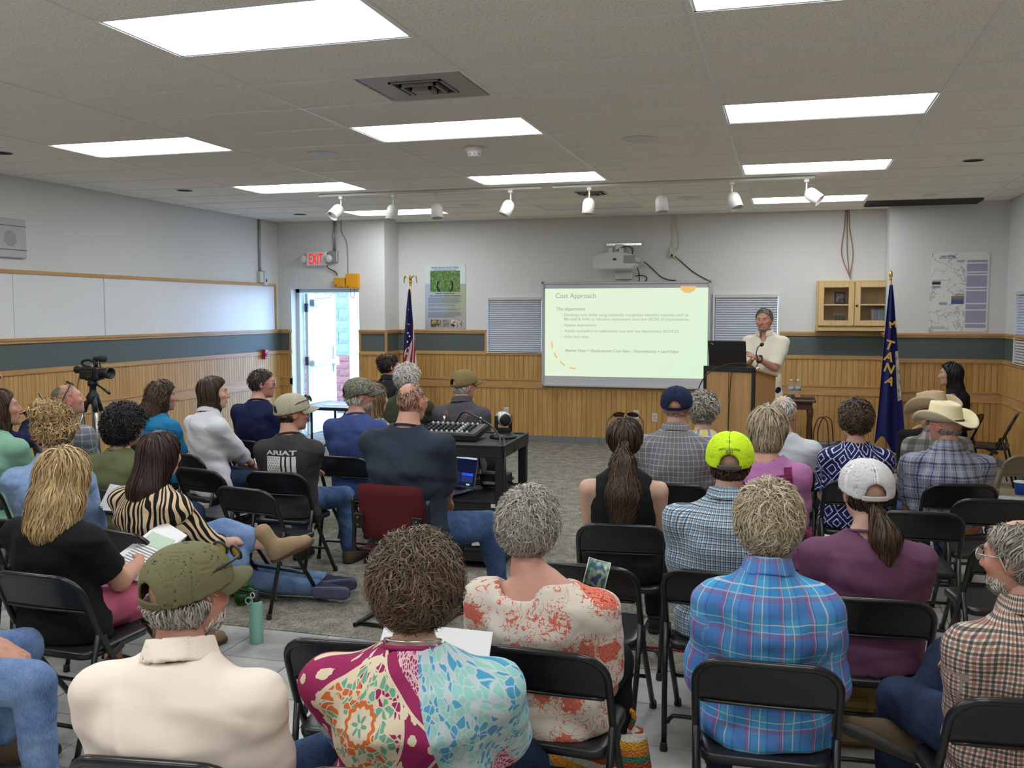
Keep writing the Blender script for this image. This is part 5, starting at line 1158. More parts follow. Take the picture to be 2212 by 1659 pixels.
def hair_mesh(vf, n, L, seg, wid, wave, wl, cols, seed=1, crown=(0, -.055, .125), grav=.35, lift=.006, lo=(-.17, -.22, -.17), hi=(.17, .16, .17), h=.0075, messy=.25, coil=False):
    n = int(n * .72); wid *= 1.12; h *= 1.25; r = np.random.default_rng(seed); V0, F0 = surfnet(lambda P: vf(P) + .003, lo, hi, h)
    cols = np.array(cols, float); n0 = len(V0)
    C = [np.concatenate([np.tile(cols.mean(0) * .55, (n0, 1)), np.ones((n0, 1))], 1)]
    pick = F0[r.integers(0, len(F0), n)]; p = V0[pick].mean(1) + r.normal(0, .004, (n, 3)); p = p.astype(f4)
    ln = L * r.uniform(.55, 1.15, n); off = r.uniform(-.002, lift, n); ph = r.uniform(0, 6.28, n); jit = r.normal(0, messy, (n, 3)); crown = np.array(crown); path = [p]; Ns = []; e = .004
    def grad(q):
        d0 = vf(q); g_ = np.stack([vf(q + np.eye(3, dtype=f4)[i] * e) - d0 for i in range(3)], 1); return d0, g_ / (np.linalg.norm(g_, axis=1)[:, None] + 1e-9)
    d0, N = grad(p)
    for k in range(seg):
        rad = p - crown; rad /= np.linalg.norm(rad, axis=1)[:, None] + 1e-6
        wob_ = np.stack([np.sin(p[:, 1] * 55 + p[:, 2] * 38 + ph * .3), np.sin(p[:, 2] * 61 + p[:, 0] * 43 + 1), np.sin(p[:, 0] * 57 + p[:, 1] * 47 + 2)], 1)
        t = rad * .7 + np.array([0, 0, -grav]) + jit + wob_ * messy * .8; t -= N * (t * N).sum(1)[:, None]; t /= np.linalg.norm(t, axis=1)[:, None] + 1e-6
        p = (p + t * (ln / seg)[:, None]).astype(f4); d0, N = grad(p); tgt = off + lift * .6 * ((k + 1) / seg) ** 2
        p = (p - N * (np.clip(d0 - tgt, -.02, .02) * .85)[:, None]).astype(f4); path.append(p); Ns.append(N)
    Pth = np.stack(path, 1).astype(float); N = np.stack([Ns[0]] + Ns, 1); T = np.gradient(Pth, axis=1); T /= np.linalg.norm(T, axis=2)[..., None] + 1e-9
    B = np.cross(T, N); B /= np.linalg.norm(B, axis=2)[..., None] + 1e-9; s_ = np.linspace(0, 1, seg + 1)[None, :]
    arc = ln[:, None] * s_
    if wave: Pth += B * (wave * np.sqrt(s_) * np.sin(2 * PI * arc / wl + ph[:, None]))[..., None] + N * (wave * .6 * np.sqrt(s_) * (np.cos(2 * PI * arc / wl + ph[:, None]) + (.6 if coil else 0)))[..., None]
    wv = wid * (1 - .8 * s_ ** 3) * r.uniform(.6, 1.3, (n, 1)); tw = r.uniform(-.6, .6, (n, 1, 1)); S_ = B * np.cos(tw) + N * np.sin(tw)
    Lf, Rt = Pth - S_ * wv[..., None], Pth + S_ * wv[..., None]; Vs = np.stack([Lf, Rt], 2).reshape(-1, 3)
    b0 = (np.arange(n)[:, None] * (seg + 1) + np.arange(seg)[None, :]).reshape(-1) * 2 + n0; Fs = np.stack([b0, b0 + 1, b0 + 3, b0 + 2], 1)
    w_ = r.random((n, len(cols))) ** 3; w_ /= w_.sum(1)[:, None]; c = (w_ @ cols) * r.uniform(.75, 1.2, (n, 1)); c = np.repeat(c, (seg + 1) * 2, 0); C.append(np.concatenate([c, np.ones((len(c), 1))], 1))
    return mesh('hair', np.concatenate([V0, Vs]), np.concatenate([F0, Fs]), True, {'tint': np.concatenate(C)})
GRAY = [rgb(150, 144, 134), rgb(190, 184, 172), rgb(104, 96, 86)]; WHITE = [rgb(208, 204, 196), rgb(178, 172, 162), rgb(226, 222, 216)]; BROWN = [rgb(52, 37, 27), rgb(84, 62, 46), rgb(40, 28, 20)]; DKBR = [rgb(36, 26, 22), rgb(62, 44, 36), rgb(28, 20, 18)]
BLACKH = [rgb(20, 17, 18), rgb(40, 34, 34), rgb(14, 12, 13)]; BLOND = [rgb(198, 164, 108), rgb(160, 126, 78), rgb(224, 198, 148), rgb(120, 92, 58)]; SANDY = [rgb(200, 182, 146), rgb(226, 214, 188), rgb(158, 138, 108)]; BRGR = [rgb(88, 70, 54), rgb(128, 112, 94), rgb(60, 46, 36)]

# ------------------------------------------------------------------ caps, hats, glasses (head-local)
def _capz(P): return .016 + .20 * P[:, 1]
def cap_crown_f(P):
    q = np.abs((P - A3(0, -.008, .030)) / A3(.0955, .1165, .103)); k = (q[:, 0] ** 2.25 + q[:, 1] ** 2.25 + q[:, 2] ** 2.25) ** (1 / 2.25); d = (k - 1) * .095
    th = np.arctan2(P[:, 0], -P[:, 1]); d = d + .0016 * np.exp(-(np.sin(3 * th) / .09) ** 2) * (P[:, 2] < .125)
    d = np.maximum(np.abs(d) - .0035, (_capz(P) - P[:, 2]))
    arch = np.minimum(np.sqrt(P[:, 0] ** 2 + (P[:, 2] - .018) ** 2) - .037, np.maximum(np.abs(P[:, 0]) - .037, P[:, 2] - .018)); arch = np.maximum(arch, P[:, 1] + .03); return smax(d, -arch, .003)
def cap_strap_f(P):
    q = np.abs((P - A3(0, -.008, .030)) / A3(.0955, .1165, .103)); k = (q[:, 0] ** 2.25 + q[:, 1] ** 2.25 + q[:, 2] ** 2.25) ** (1 / 2.25); d = np.abs((k - 1) * .095 - .002) - .003
    z = P[:, 2] - _capz(P); return np.maximum(np.maximum(np.maximum(d, -z), z - .021), np.maximum(np.abs(P[:, 0]) - .05, P[:, 1]))
_cc = surfnet(cap_crown_f, (-.115, -.145, -.03), (.115, .13, .15), .006); _cs = surfnet(cap_strap_f, (-.07, -.145, -.03), (.07, -.06, .05), .004)
def _bill():
    V = []; F = []; nu, nv = 21, 8
    for side in (0, 1):
        for j in range(nv):
            s_ = j / (nv - 1)
            for i in range(nu):
                ph = math.radians(-72 + 144 * i / (nu - 1)); x0, y0 = .094 * math.sin(ph), -.008 + .1145 * math.cos(ph); x = x0 * (1 - .04 * s_); y = y0 + s_ * .078 * math.cos(ph) ** .8 if math.cos(ph) > 0 else y0
                V.append((x, y, .016 + .2 * y0 + .004 - .010 * s_ - 2.6 * x * x * s_ ** .7 * 1.0 + (.004 if side else 0)))
    N = nu * nv
    for j in range(nv - 1):
        for i in range(nu - 1): a = j * nu + i; F += [(a, a + nu, a + nu + 1, a + 1), (N + a + 1, N + a + nu + 1, N + a + nu, N + a)]
    for i in range(nu - 1): a = (nv - 1) * nu + i; F.append((a, N + a, N + a + 1, a + 1))
    return np.array(V), F
_cb = _bill()
def restcap(V): return np.stack([np.arctan2(V[:, 0], V[:, 1]), V[:, 2], V[:, 1]], 1)
def hmat(R, c, s_=1.): M = np.eye(4); M[:3, :3] = np.array(R) * s_; M[:3, 3] = c; return Matrix(M.tolist())
def ball_cap(root, HM, crown, bill, strap, sc=1., name='baseball_cap', tip=(0., 0.)):
    M = HM @ Matrix.Translation((0, 0, tip[0])) @ Matrix.Rotation(math.radians(tip[1]), 4, 'X') @ Matrix.Scale(sc, 4)
    o = ob(name, mesh('cap_crown', *_cc, True, {'rest': restcap(_cc[0])}), crown, root); o.matrix_local = M
    ob('cap_strap', mesh('cap_strap', *_cs, True), strap, o); ob('cap_bill', mesh('cap_bill', *_cb, True), bill, o)
    G().lathe([(.009, 0), (.008, .004), (.001, .006)], 12, (0, -.008, .1335)).obj('cap_button', crown, o, True); return o
def cap_cloth(name, c, c2=None, seam=None, kind=None):
    b = MB(name, .85, 0, .2); q = b.xyz(b.coord('rest')); v = b.coord(); f = b.noise(v, 350., 2.); base = b.mix(f, tuple(x * .85 for x in c), tuple(x * 1.12 for x in c))
    if kind == 'camo': base = b.ramp(b.noise(v, 26., 3., .6, 1.5), [(0, rgb(70, 72, 64)), (.42, rgb(128, 126, 112)), (.52, rgb(88, 86, 74)), (.62, rgb(160, 154, 136))], True)
    if kind == 'mesh':
        hx = b.voro(v, 380., 'DISTANCE_TO_EDGE', rand=.1); base = b.mix(b.step(hx, .02, .12), c, tuple(x * .8 for x in c)); 
        base = b.mix(b.math('LESS_THAN', q[1], .036), base, c)
    sm = b.math('LESS_THAN', b.math('ABSOLUTE', b.math('SINE', b.math('MULTIPLY', q[0], 3.))), .20 if kind == 'mesh' else .05)
    base = b.mix(b.math('MULTIPLY', sm, 1. if kind == 'mesh' else .5), base, seam or tuple(x * .6 for x in c))
    if kind == 'mesh' and c2: base = b.mix(b.math('LESS_THAN', b.math('ABSOLUTE', q[0]), 1.02), base, c2)
    b.base(base); b.bump(f, .2, .003); return b.m
def cowboy(root, HM, col, curl=.06, band=True, bandc=(.012, .01, .01)):
    V = []; F = []; n = 48; rings = []
    for s_ in np.linspace(1, 0, 9): rings.append(('b', s_))
    for s_ in (.0, .25, .5, .75, .92, 1.): rings.append(('c', s_))
    for s_ in (.85, .6, .3, .02): rings.append(('t', s_))
    for kd, s_ in rings:
        for k in range(n):
            a = 2 * PI * k / n; sx_, cy = math.sin(a), math.cos(a)
            if kd == 'b':
                x, y = (.092 + .088 * s_) * sx_, (.112 + .098 * s_) * cy; z = .035 + curl * abs(sx_) ** 2.2 * s_ ** 1.8 - .03 * abs(cy) ** 3 * s_ ** 1.5; x *= 1 - .10 * s_ * abs(sx_) * curl / .06
            elif kd == 'c':
                x, y = (.092 - .022 * s_) * sx_, (.112 - .014 * s_) * cy; z = .035 + .122 * s_ - .016 * s_ ** 8 + .010 * cy * s_; 
                if cy > .2: x *= 1 - .18 * s_ * cy
            else:
                x, y = .070 * sx_ * s_ * (1 - .18 * max(0, cy)), .098 * cy * s_; z = .157 + .010 * cy + .008 * (1 - s_) - .016 * s_ ** 5 - .05 * math.exp(-(x / .026) ** 2) * math.exp(-(y / .085) ** 4) * (1 - s_ ** 6) - .012 * math.exp(-((abs(x) - .05) / .02) ** 2) * max(0, cy)
            V.append((x, y, z))
    m_ = len(rings); F = [(i * n + k, i * n + (k + 1) % n, (i + 1) * n + (k + 1) % n, (i + 1) * n + k) for i in range(m_ - 1) for k in range(n)] + [tuple(range((m_ - 1) * n, m_ * n))]
    b = MB('hat_felt', .8, 0, .2); f = b.noise(b.coord(), 300., 2.); b.base(b.mix(f, tuple(x * .9 for x in col), tuple(x * 1.08 for x in col))); b.bump(f, .15, .002)
    o = ob('cowboy_hat', mesh('cowboy_hat', V, F, True), b.m, root); o.matrix_local = HM; so = o.modifiers.new('felt', 'SOLIDIFY'); so.thickness = .004
    if band: G().tube([(.0935 * math.sin(a), .1135 * math.cos(a), .045) for a in np.linspace(0, 2 * PI, 41)[:-1]], .007, 6, True, flat=.5).obj('hat_band', plain('hat_band_dark', bandc, .5), o, True)
    return o
def glasses(root, HM, z=.008, y=-.004, tilt=0., lens=None, frame=None, name='glasses', sc=1.):
    rt = .0034 if name == 'sunglasses' else .0018
    frame = frame or M_BLACK; M = HM @ Matrix.Translation((0, y, z)) @ Matrix.Rotation(math.radians(tilt), 4, 'X') @ Matrix.Scale(sc, 4)
    g = G(); a_ = np.linspace(0, 2 * PI, 21)[:-1]
    for s_ in (-1, 1): g.tube([(s_ * .032 + .024 * math.cos(a), .111 - .25 * abs(s_ * .033 + .026 * math.cos(a)) ** 1.5 * 1.5, .0165 * math.sin(a)) for a in a_], rt, 5, True)
    g.tube([(-.008, .114, .004), (.008, .114, .004)], .0016, 5)
    for s_ in (-1, 1): g.tube(spline([(s_ * .059, .098, .005), (s_ * .079, .07, .007), (s_ * .083, .01, .006), (s_ * .081, -.02, -.006), (s_ * .078, -.035, -.022)], 4), rt, 5)
    o = g.obj(name, frame, root, True); o.matrix_local = M
    for s_ in (-1, 1): G().add([(s_ * .032 + .0235 * math.cos(a), .1115 - .25 * abs(s_ * .033 + .025 * math.cos(a)) ** 1.5 * 1.5, .016 * math.sin(a)) for a in a_], [tuple(range(20))]).obj('lens', lens or plain('dark_lens', (.02, .015, .012), .08), o)
    return o
# ------------------------------------------------------------------ the figure
def nrm(v): v = np.asarray(v, float); return v / (np.linalg.norm(v) + 1e-9)
def ik(a, b, l1, l2, pole):
    a, b = np.array(a, float), np.array(b, float); d = b - a; L = np.linalg.norm(d); mx = (l1 + l2) * .995
    if L > mx: b = a + d / L * mx; d = b - a; L = mx
    x = (l1 * l1 - l2 * l2 + L * L) / (2 * L); h = math.sqrt(max(1e-6, l1 * l1 - x * x)); u = d / L; p = np.array(pole, float); p -= u * (p @ u); p = nrm(p)
    return a + u * x + p * h, b
SKIRT = None
class Fig:
    pass
def wrinkle(P, amp, seed):
    s_ = seed * 1.7
    w_ = np.sin(P[:, 2] * 46 + 3.2 * np.sin(P[:, 0] * 11 + s_) + 1.4 * np.sin(P[:, 1] * 15 + s_)) * np.sin(P[:, 0] * 7 + 2.1 * np.sin(P[:, 2] * 9 + s_) + s_)
    w2 = np.sin(P[:, 2] * 27 + P[:, 0] * 19 * np.sin(s_) + 2.3 * np.sin(P[:, 1] * 13 + s_ * 2)); w3 = 1 - np.abs(np.sin(P[:, 2] * 17 - np.abs(P[:, 0]) * 22 + 1.6 * np.sin(P[:, 1] * 9 + s_) + s_)) * 2
    return 1.5 * amp * (.55 * w_ + .35 * w2 + .75 * np.clip(w3 - .35, 0, 1) * np.sin(P[:, 0] * 9 + s_))
ARMS = {'lap': ((.07, .27, .585), (.07, .27, .585)), 'knee': ((.14, .36, .575), (.14, .36, .575)), 'fold': ((-.06, .20, .70), (-.06, .22, .66)), 'near': ((.09, .22, .58), (.09, .22, .58))}
def person(label, head, fr=0., hr=None, hp=0., ht=0., sw=.175, g=1., fem=False, sk='fair', shirt=None, top='tee', sleeve=.62, pants=None, shoe=None, sole=None, boot=False, arms='lap', legs=None,
           stand=False, hair=None, hs=.96, hf=.035, lean=-.04, h=.0125, infl=.014, wr=.004, neckr=None, open_neck=0., vneck=False, cut=1., seed=1, hand='relaxed', hipw=None, belly=0., cuffs=None, scarf=None, shadow=None, root=None, nk=.13, hx=0., pz=None):
    R_ = Fig(); hz = head[2]; yaw = -math.radians(fr); hr = fr if hr is None else hr
    fwd = np.array([math.sin(math.radians(fr)), math.cos(math.radians(fr))]); rx, ry = head[0] - fwd[0] * hf - fwd[1] * hx, head[1] - fwd[1] * hf + fwd[0] * hx
    t = thing('person', label, 'person', (rx, ry, 0), yaw)
    pz = pz or (.94 if stand else .515); z0 = pz - .10; zn = hz - nk; yn = hf - .055; nr = neckr or (.047 if fem else .056)
    aw = hipw or (.165 if fem else .16)
    T = [0, .2, .42, .66, .84, .95, 1.]
    A_ = np.array([aw + .01, aw, (.125 if fem else .145), (.14 if fem else .16), sw * .88, sw * .50, nr + .012]); A_[:4] *= g
    B_ = np.array([.115, .118, .10, .112, .098, .075, nr + .008]); B_[:4] *= (1 + (g - 1) * .9)
    YO = np.array([0., -.005 + belly * .5, lean * .4 + belly, lean * .8 + belly * .5, lean, (lean + yn) / 2, yn])
    S = [np.array([s_ * sw, lean - .0 + .0, zn - .100]) for s_ in (-1, 1)]; k = 1.0 if not fem else .93
    W = ARMS[arms] if isinstance(arms, str) else arms; El = []; Wr = []
    for i, s_ in enumerate((-1, 1)):
        wv = np.array(W[i], float); 
        if wv[0] is not None: wv = wv * np.array([s_, 1, 1])
        e, wv = ik(S[i], wv, .285 * k, .25 * k, (s_ * .42, -.75, -.4)); El.append(e); Wr.append(wv)
    ag = .5 + .5 * g
    if legs is None: legs = [((-.14, .42, .475), (-.15, .43, .095), (0, 1, 0)), ((.14, .42, .475), (.15, .43, .095), (0, 1, 0))] if not stand else [((-.10, .02, .50), (-.11, 0, .095), (-.2, 1, 0)), ((.10, .02, .50), (.11, 0, .095), (.2, 1, 0))]
    Hip = [np.array([s_ * .088 * g, .02, pz + .0]) for s_ in (-1, 1)]; tr = .082 * (1 + (g - 1) * .8); kr = .058 * ag; ar = .04
    hyaw = -math.radians(hr - fr); RH = rotz(hyaw) @ rotx(math.radians(hp)) @ roty(math.radians(ht)); Hc = np.array([hx, hf, hz])
    hd = lambda p: Hc + RH @ (np.array(p) * hs)
    def torso(P, inf):
        tt = (P[:, 2] - z0) / (zn - z0); a = np.interp(tt, T, A_).astype(f4) + inf; b = np.interp(tt, T, B_).astype(f4) + inf; yo = np.interp(tt, T, YO).astype(f4)
        q = np.sqrt((P[:, 0] / a) ** 2 + ((P[:, 1] - yo) / b) ** 2); d = (q - 1) * np.minimum(a, b) * .9; return np.maximum(np.maximum(d, z0 - P[:, 2]), P[:, 2] - zn - .004)
    nb, nt = np.array([hx * .5, yn - .005, zn - .05]), hd((0, -.03, -.07))
    def body(P):
        d = torso(P, -.012); d = smin(d, cap(P, nb, nt, nr + .012, nr - .002), .03)
        for i in (0, 1):
            d = smin(d, cap(P, (0, yn, zn - .02), S[i] * np.array([.93, 1, 1]), .033, .034), .03); d = smin(d, cap(P, S[i], El[i], .045 * ag, .040 * ag), .02); d = smin(d, cap(P, El[i], Wr[i], .042 * ag, .026), .012)
            kn, an, _ = legs[i]; d = smin(d, cap(P, Hip[i], kn, tr - .012, kr - .01), .02); d = smin(d, cap(P, kn, an, kr - .008, .036), .012)
        return d
    allp = np.array([*S, *El, *Wr, *Hip, *[l[0] for l in legs], *[l[1] for l in legs], (0, yn, zn), (A_.max(), B_.max() + belly, pz), (-A_.max(), -B_.max() + lean, z0)]); lo, hi = allp.min(0) - .13, allp.max(0) + .13
    V, F = surfnet(body, lo, hi + np.array([0, 0, .03]), h * 1.35); tint = np.ones((len(V), 4), f4); Vs, Fs, Ts = [V], [F], [tint]; n0 = len(V)
    def app(v, f, tn):
        nonlocal n0; Vs.append(v); Fs.append(f + n0); Ts.append(tn); n0 += len(v)
    app(Hc + (HV * hs) @ RH.T, HF, HT)
    for i, s_ in enumerate((-1, 1)):
        hk = hand if isinstance(hand, str) else hand[i]; hv, hfc = HANDS[hk]; d = nrm(Wr[i] - El[i]); up = np.array([s_ * .45, 0, 1.]) if not cuffs else np.array(cuffs[i], float)
        z_ = nrm(up - d * (up @ d)); x_ = np.cross(d, z_); M_ = np.stack([x_, d, z_], 1); v = hv.copy()
        if s_ < 0: v = v * np.array([-1, 1, 1]); hfc = hfc[:, ::-1]
        app(Wr[i] + d * .015 + (v * (.92 if fem else 1.)) @ M_.T, hfc, np.ones((len(v), 4), f4))
    ob('body', mesh('body', np.concatenate(Vs), np.concatenate(Fs), True, {'tint': np.concatenate(Ts)}), SK[sk], t)
    # shirt
    hem = z0 - .0
    def sleeve_cut(P, i, inf):
        d = cap(P, S[i], El[i], .053 * ag + inf * .7, .044 * ag + inf * 1.25)
        if sleeve <= 1: c = S[i] + (El[i] - S[i]) * sleeve; return smax(d, plane(P, c, El[i] - S[i]), .004)
        d = smin(d, cap(P, El[i], Wr[i], .045 * ag + inf, .031 + inf * .8), .012); c = El[i] + (Wr[i] - El[i]) * (sleeve - 1); return smax(d, np.where(((P - El[i].astype(f4)) @ nrm(Wr[i] - El[i]).astype(f4)) > 0, plane(P, c, Wr[i] - El[i]), -1.), .004) if sleeve < 2 else d
    def shirt_f(P, raw=False):
        d = torso(P, infl)
        for i in (0, 1):
            tr_ = cap(P, (0, yn, zn - .025), S[i] * np.array([.93, 1, 1]), .036 + infl * .5, .040 + infl * .5)
            if sleeve < .15: d = smin(d, smax(tr_, plane(P, S[i] * np.array([.86, 1, 1]), (S[i][0], 0, .02)), .01), .03)
            else: d = smin(smin(d, tr_, .045), sleeve_cut(P, i, infl), .045)
        if sleeve < .15:
            for i in (0, 1): d = smax(d, -cap(P, S[i] + np.array([0, 0, -.01]), El[i], .058 * ag + .004, .05 * ag), .012)
        d = smax(d, -cap(P, nb, nt, nr + .017 + open_neck, nr + .006 + open_neck), .006)
        if open_neck > .01: d = smax(d, -ell(P, (0, yn, zn + .005), (nr + open_neck * 1.6, nr + open_neck * .9, .035 + open_neck * .45)), .006)
        if vneck: d = smax(d, -ell(P, (0, yn + .13, zn - .035), (.042, .10, .085)), .006)
        return d + wrinkle(P, wr, seed)
    Vt, Ft = surfnet(shirt_f, lo, hi, h)
    ti = np.array([np.minimum(cap(Vt.astype(f4), S[i], El[i], .05, .04), cap(Vt.astype(f4), El[i], Wr[i], .04, .03)) for i in (0, 1)]); td = torso(Vt.astype(f4), 0)
    yo = np.interp((Vt[:, 2] - z0) / (zn - z0), T, YO); u = np.arctan2(Vt[:, 0], -(Vt[:, 1] - yo) + .06) * .19 * g; rest = np.stack([u, Vt[:, 2] - zn, Vt[:, 1]], 1)
    for i in (0, 1):
        dv = nrm(El[i] - S[i]); m_ = (ti[i] + .012 < td) & (np.abs(Vt[:, 0]) > sw * .8) & (Vt[:, 0] * (2 * i - 1) > 0) & ((Vt - S[i]) @ dv > .04); al = (Vt[m_] - S[i]) @ dv; rel = Vt[m_] - S[i] - al[:, None] * dv; ux = nrm(np.cross(dv, [0, 1, 0])); uy = np.cross(dv, ux)
        rest[m_] = np.stack([np.arctan2(rel @ uy, rel @ ux) * .06 + .3 * i, -al, Vt[m_][:, 1]], 1)
    so = ob('shirt', mesh('shirt', Vt, Ft, True, {'rest': rest}), shirt, t)
    if top in ('collar', 'polo'):
        ax = nrm(nt - nb); c0 = nb + ax * .055; n_ = nr + .014
        def col_f(P):
            al = (P - c0.astype(f4)) @ ax.astype(f4); r_ = np.sqrt(np.maximum(((P - c0.astype(f4)) ** 2).sum(1) - al * al, 0)); d = np.abs(r_ - (n_ + .014 - .32 * np.clip(al, -.02, .05))) - .0058
            d = np.maximum(np.maximum(d, al - .034), -.022 - al); th = np.arctan2(P[:, 0], P[:, 1] - c0[1]); return smax(d, .35 - np.abs(th) * 1. , .01) if top == 'collar' else d
        cv, cf = surfnet(col_f, c0 - .13, c0 + .13, .0068); rs = np.stack([np.arctan2(cv[:, 0], -cv[:, 1] + .02) * .19, cv[:, 2] - zn, cv[:, 1]], 1); ob('collar', mesh('collar', cv, cf, True, {'rest': rs}), shirt, so)
    elif top == 'tee':
        ax = nrm(nt - nb); a_ = np.linspace(0, 2 * PI, 25)[:-1]; u_ = nrm(np.cross(ax, [1, 0, 0])); v_ = np.cross(ax, u_); c0 = nb + ax * .044; rr = nr + .020 + open_neck
        G().tube([c0 + rr * (math.cos(a) * v_ + math.sin(a) * u_) for a in a_], .0065, 6, True).obj('neckband', shirt, so, True)
    # trousers
    def pants_f(P):
        d = ell(P, (0, .02 + belly * .3, pz - .01), (aw * g - .002, .105 * g, .10)) if not stand else ell(P, (0, 0, pz), (aw * g - .022, .088 * g, .14))
        d = smax(d, P[:, 2] - (pz + .045), .006)
        for i in (0, 1):
            kn, an, _ = legs[i]; kn = np.array(kn); an = np.array(an); a = cap(P, Hip[i], kn, tr + .006, kr + .012)
            if cut > 1e-3: b_ = cap(P, kn, an, kr + .010, .052); e_ = kn + (an - kn) * cut; a = smin(a, smax(b_, plane(P, e_, an - kn), .004), .015)
            else: e_ = Hip[i] + (kn - Hip[i]) * (1 + cut); a = smax(a, plane(P, e_, kn - Hip[i]), .004)
            d = smin(d, a, .02)
        return d + wrinkle(P, .0035, seed + 3)
    if pants is not None:
        pl = np.array([*Hip, *[l[0] for l in legs], *[l[1] for l in legs]]); vp, fp = surfnet(pants_f, np.minimum(pl.min(0), (-.2 * g, -.17, pz - .13)) - .08, np.maximum(pl.max(0), (.2 * g, .15, pz + .1)) + .09, h * 1.5); ob('trousers', mesh('trousers', vp, fp, True), pants, t)
    if shoe is not None:
        for i in (0, 1):
            kn, an, td_ = legs[i]; y_ = nrm(td_); sh = nrm(np.array(kn) - np.array(an)); z_ = nrm(sh - y_ * (sh @ y_)) if abs(y_[2]) > .05 else np.array([0, 0, 1.]); x_ = np.cross(y_, z_); Rm = np.stack([x_, y_, z_], 1); org = np.array(an) - Rm @ np.array([0, -.025, .09])
            if abs(y_[2]) <= .05: org[2] = max(org[2], .002)
            o = ob('shoe', cmesh(('shoe', boot), 'shoe', SHOE[boot], shoe), shoe, t); o.matrix_local = hmat(Rm, org); ob('sole', cmesh('sole', 'sole', SOLE, sole or M_SOLEB), sole or M_SOLEB, o)
    HM = hmat(RH, Hc, hs)
    if hair is not None:
        for hk in (hair if isinstance(hair, list) else [hair]):
            hk = dict(hk); nm = hk.pop('name', 'hair'); vf = hk.pop('vf', None) or vol(**hk.pop('v', {})); hk.pop('v', None); o = ob(nm, hair_mesh(vf, **hk), M_HAIR, t); o.matrix_local = HM
    R_.t, R_.HM, R_.shirt, R_.f, R_.S, R_.E, R_.W, R_.zn, R_.pz, R_.yn, R_.so, R_.hd = t, HM, shirt, shirt_f, S, El, Wr, zn, pz, yn, so, hd; R_.pos = (rx, ry); R_.fr = fr; R_.nr = nr
    return R_
def on_back(R, X, Z, off=.004, front=False):
    """y of the shirt surface behind (or before) local points (x, z)"""
    n = len(X); lo_ = np.full(n, -.5, f4); hi_ = np.full(n, R.yn * .5, f4)
    if front: lo_, hi_ = np.full(n, .5, f4), np.full(n, 0., f4)
    for _ in range(22):
        m = (lo_ + hi_) / 2; d = R.f(np.stack([X, m, Z], 1).astype(f4)); ins = d < 0; hi_ = np.where(ins, m, hi_); lo_ = np.where(ins, lo_, m)
    return lo_ + (off if front else -off)
def patch(R, name, pts2, F, mat, off=.004, par=None, front=False):
    X, Z = np.array([p[0] for p in pts2], f4), np.array([p[1] for p in pts2], f4); Y = on_back(R, X, Z, off, front); return ob(name, mesh(name, np.stack([X, Y, Z], 1), F), mat, par or R.so)
def grid2(x0, x1, z0, z1, nx, nz): return [(x0 + (x1 - x0) * i / nx, z0 + (z1 - z0) * j / nz) for j in range(nz + 1) for i in range(nx + 1)], [(j * (nx + 1) + i, j * (nx + 1) + i + 1, (j + 1) * (nx + 1) + i + 1, (j + 1) * (nx + 1) + i) for j in range(nz) for i in range(nx)]
# ------------------------------------------------------------------ hair presets
def H_short(cols, n=1400, L=.045, th=.012, wid=.0024, wave=.001, lift=.007, messy=.3, seed=1, **v): return dict(v=dict(th=th, **v), n=n, L=L, seg=5, wid=wid, wave=wave, wl=.05, cols=cols, lift=lift, messy=messy, seed=seed)
def H_curly(cols, rx=.105, ry=.115, rz=.11, c=(0, -.025, .02), n=2500, L=.06, wid=.0028, wave=.007, wl=.028, lift=.016, seed=1, messy=.7, **v): return dict(v=dict(th=.018, ells=[(c, (rx, ry, rz))], **v), n=n, L=L, seg=8, wid=wid, wave=wave, wl=wl, cols=cols, lift=lift, messy=messy, seed=seed, coil=True, grav=.2)
def H_long(cols, caps, n=2200, L=.2, wid=.0028, wave=.003, wl=.09, seed=1, th=.016, lo=(-.17, -.33, -.45), hi=(.17, .16, .17), messy=.12, lift=.006, line='long', seg=9, **v): return dict(v=dict(th=th, line=line, caps=caps, **v), n=n, L=L, seg=seg, wid=wid, wave=wave, wl=wl, cols=cols, lift=lift, messy=messy, seed=seed, lo=lo, hi=hi, grav=.9, h=.009)
BOB = [((0, -.03, -.03), (0, -.045, -.10), .088, .082)]
def beard(full, cols, n=900, seed=3):
    if full: f = lambda P: smax(smax(ell(P, (0, .034, -.066), (.0605, .062, .053)), ell(P, (0, .115, -.045), (.03, .045, .02)) * -1, .008), P[:, 2] + .02, .01)
    else: f = lambda P: smax(smin(ell(P, (0, .07, -.088), (.03, .030, .026)), cap(np.stack([np.abs(P[:, 0]), P[:, 1], P[:, 2]], 1), (.0, .092, -.047), (.028, .082, -.06), .0065), .012), -ell(P, (0, .098, -.063), (.020, .016, .009)), .004)
    return dict(name='beard', vf=f, n=n, L=.025, seg=4, wid=.0016, wave=.001, wl=.03, cols=cols, lift=.002, messy=.3, seed=seed, crown=(0, .06, .05), lo=(-.1, -.06, -.16), hi=(.1, .15, .03), h=.005)
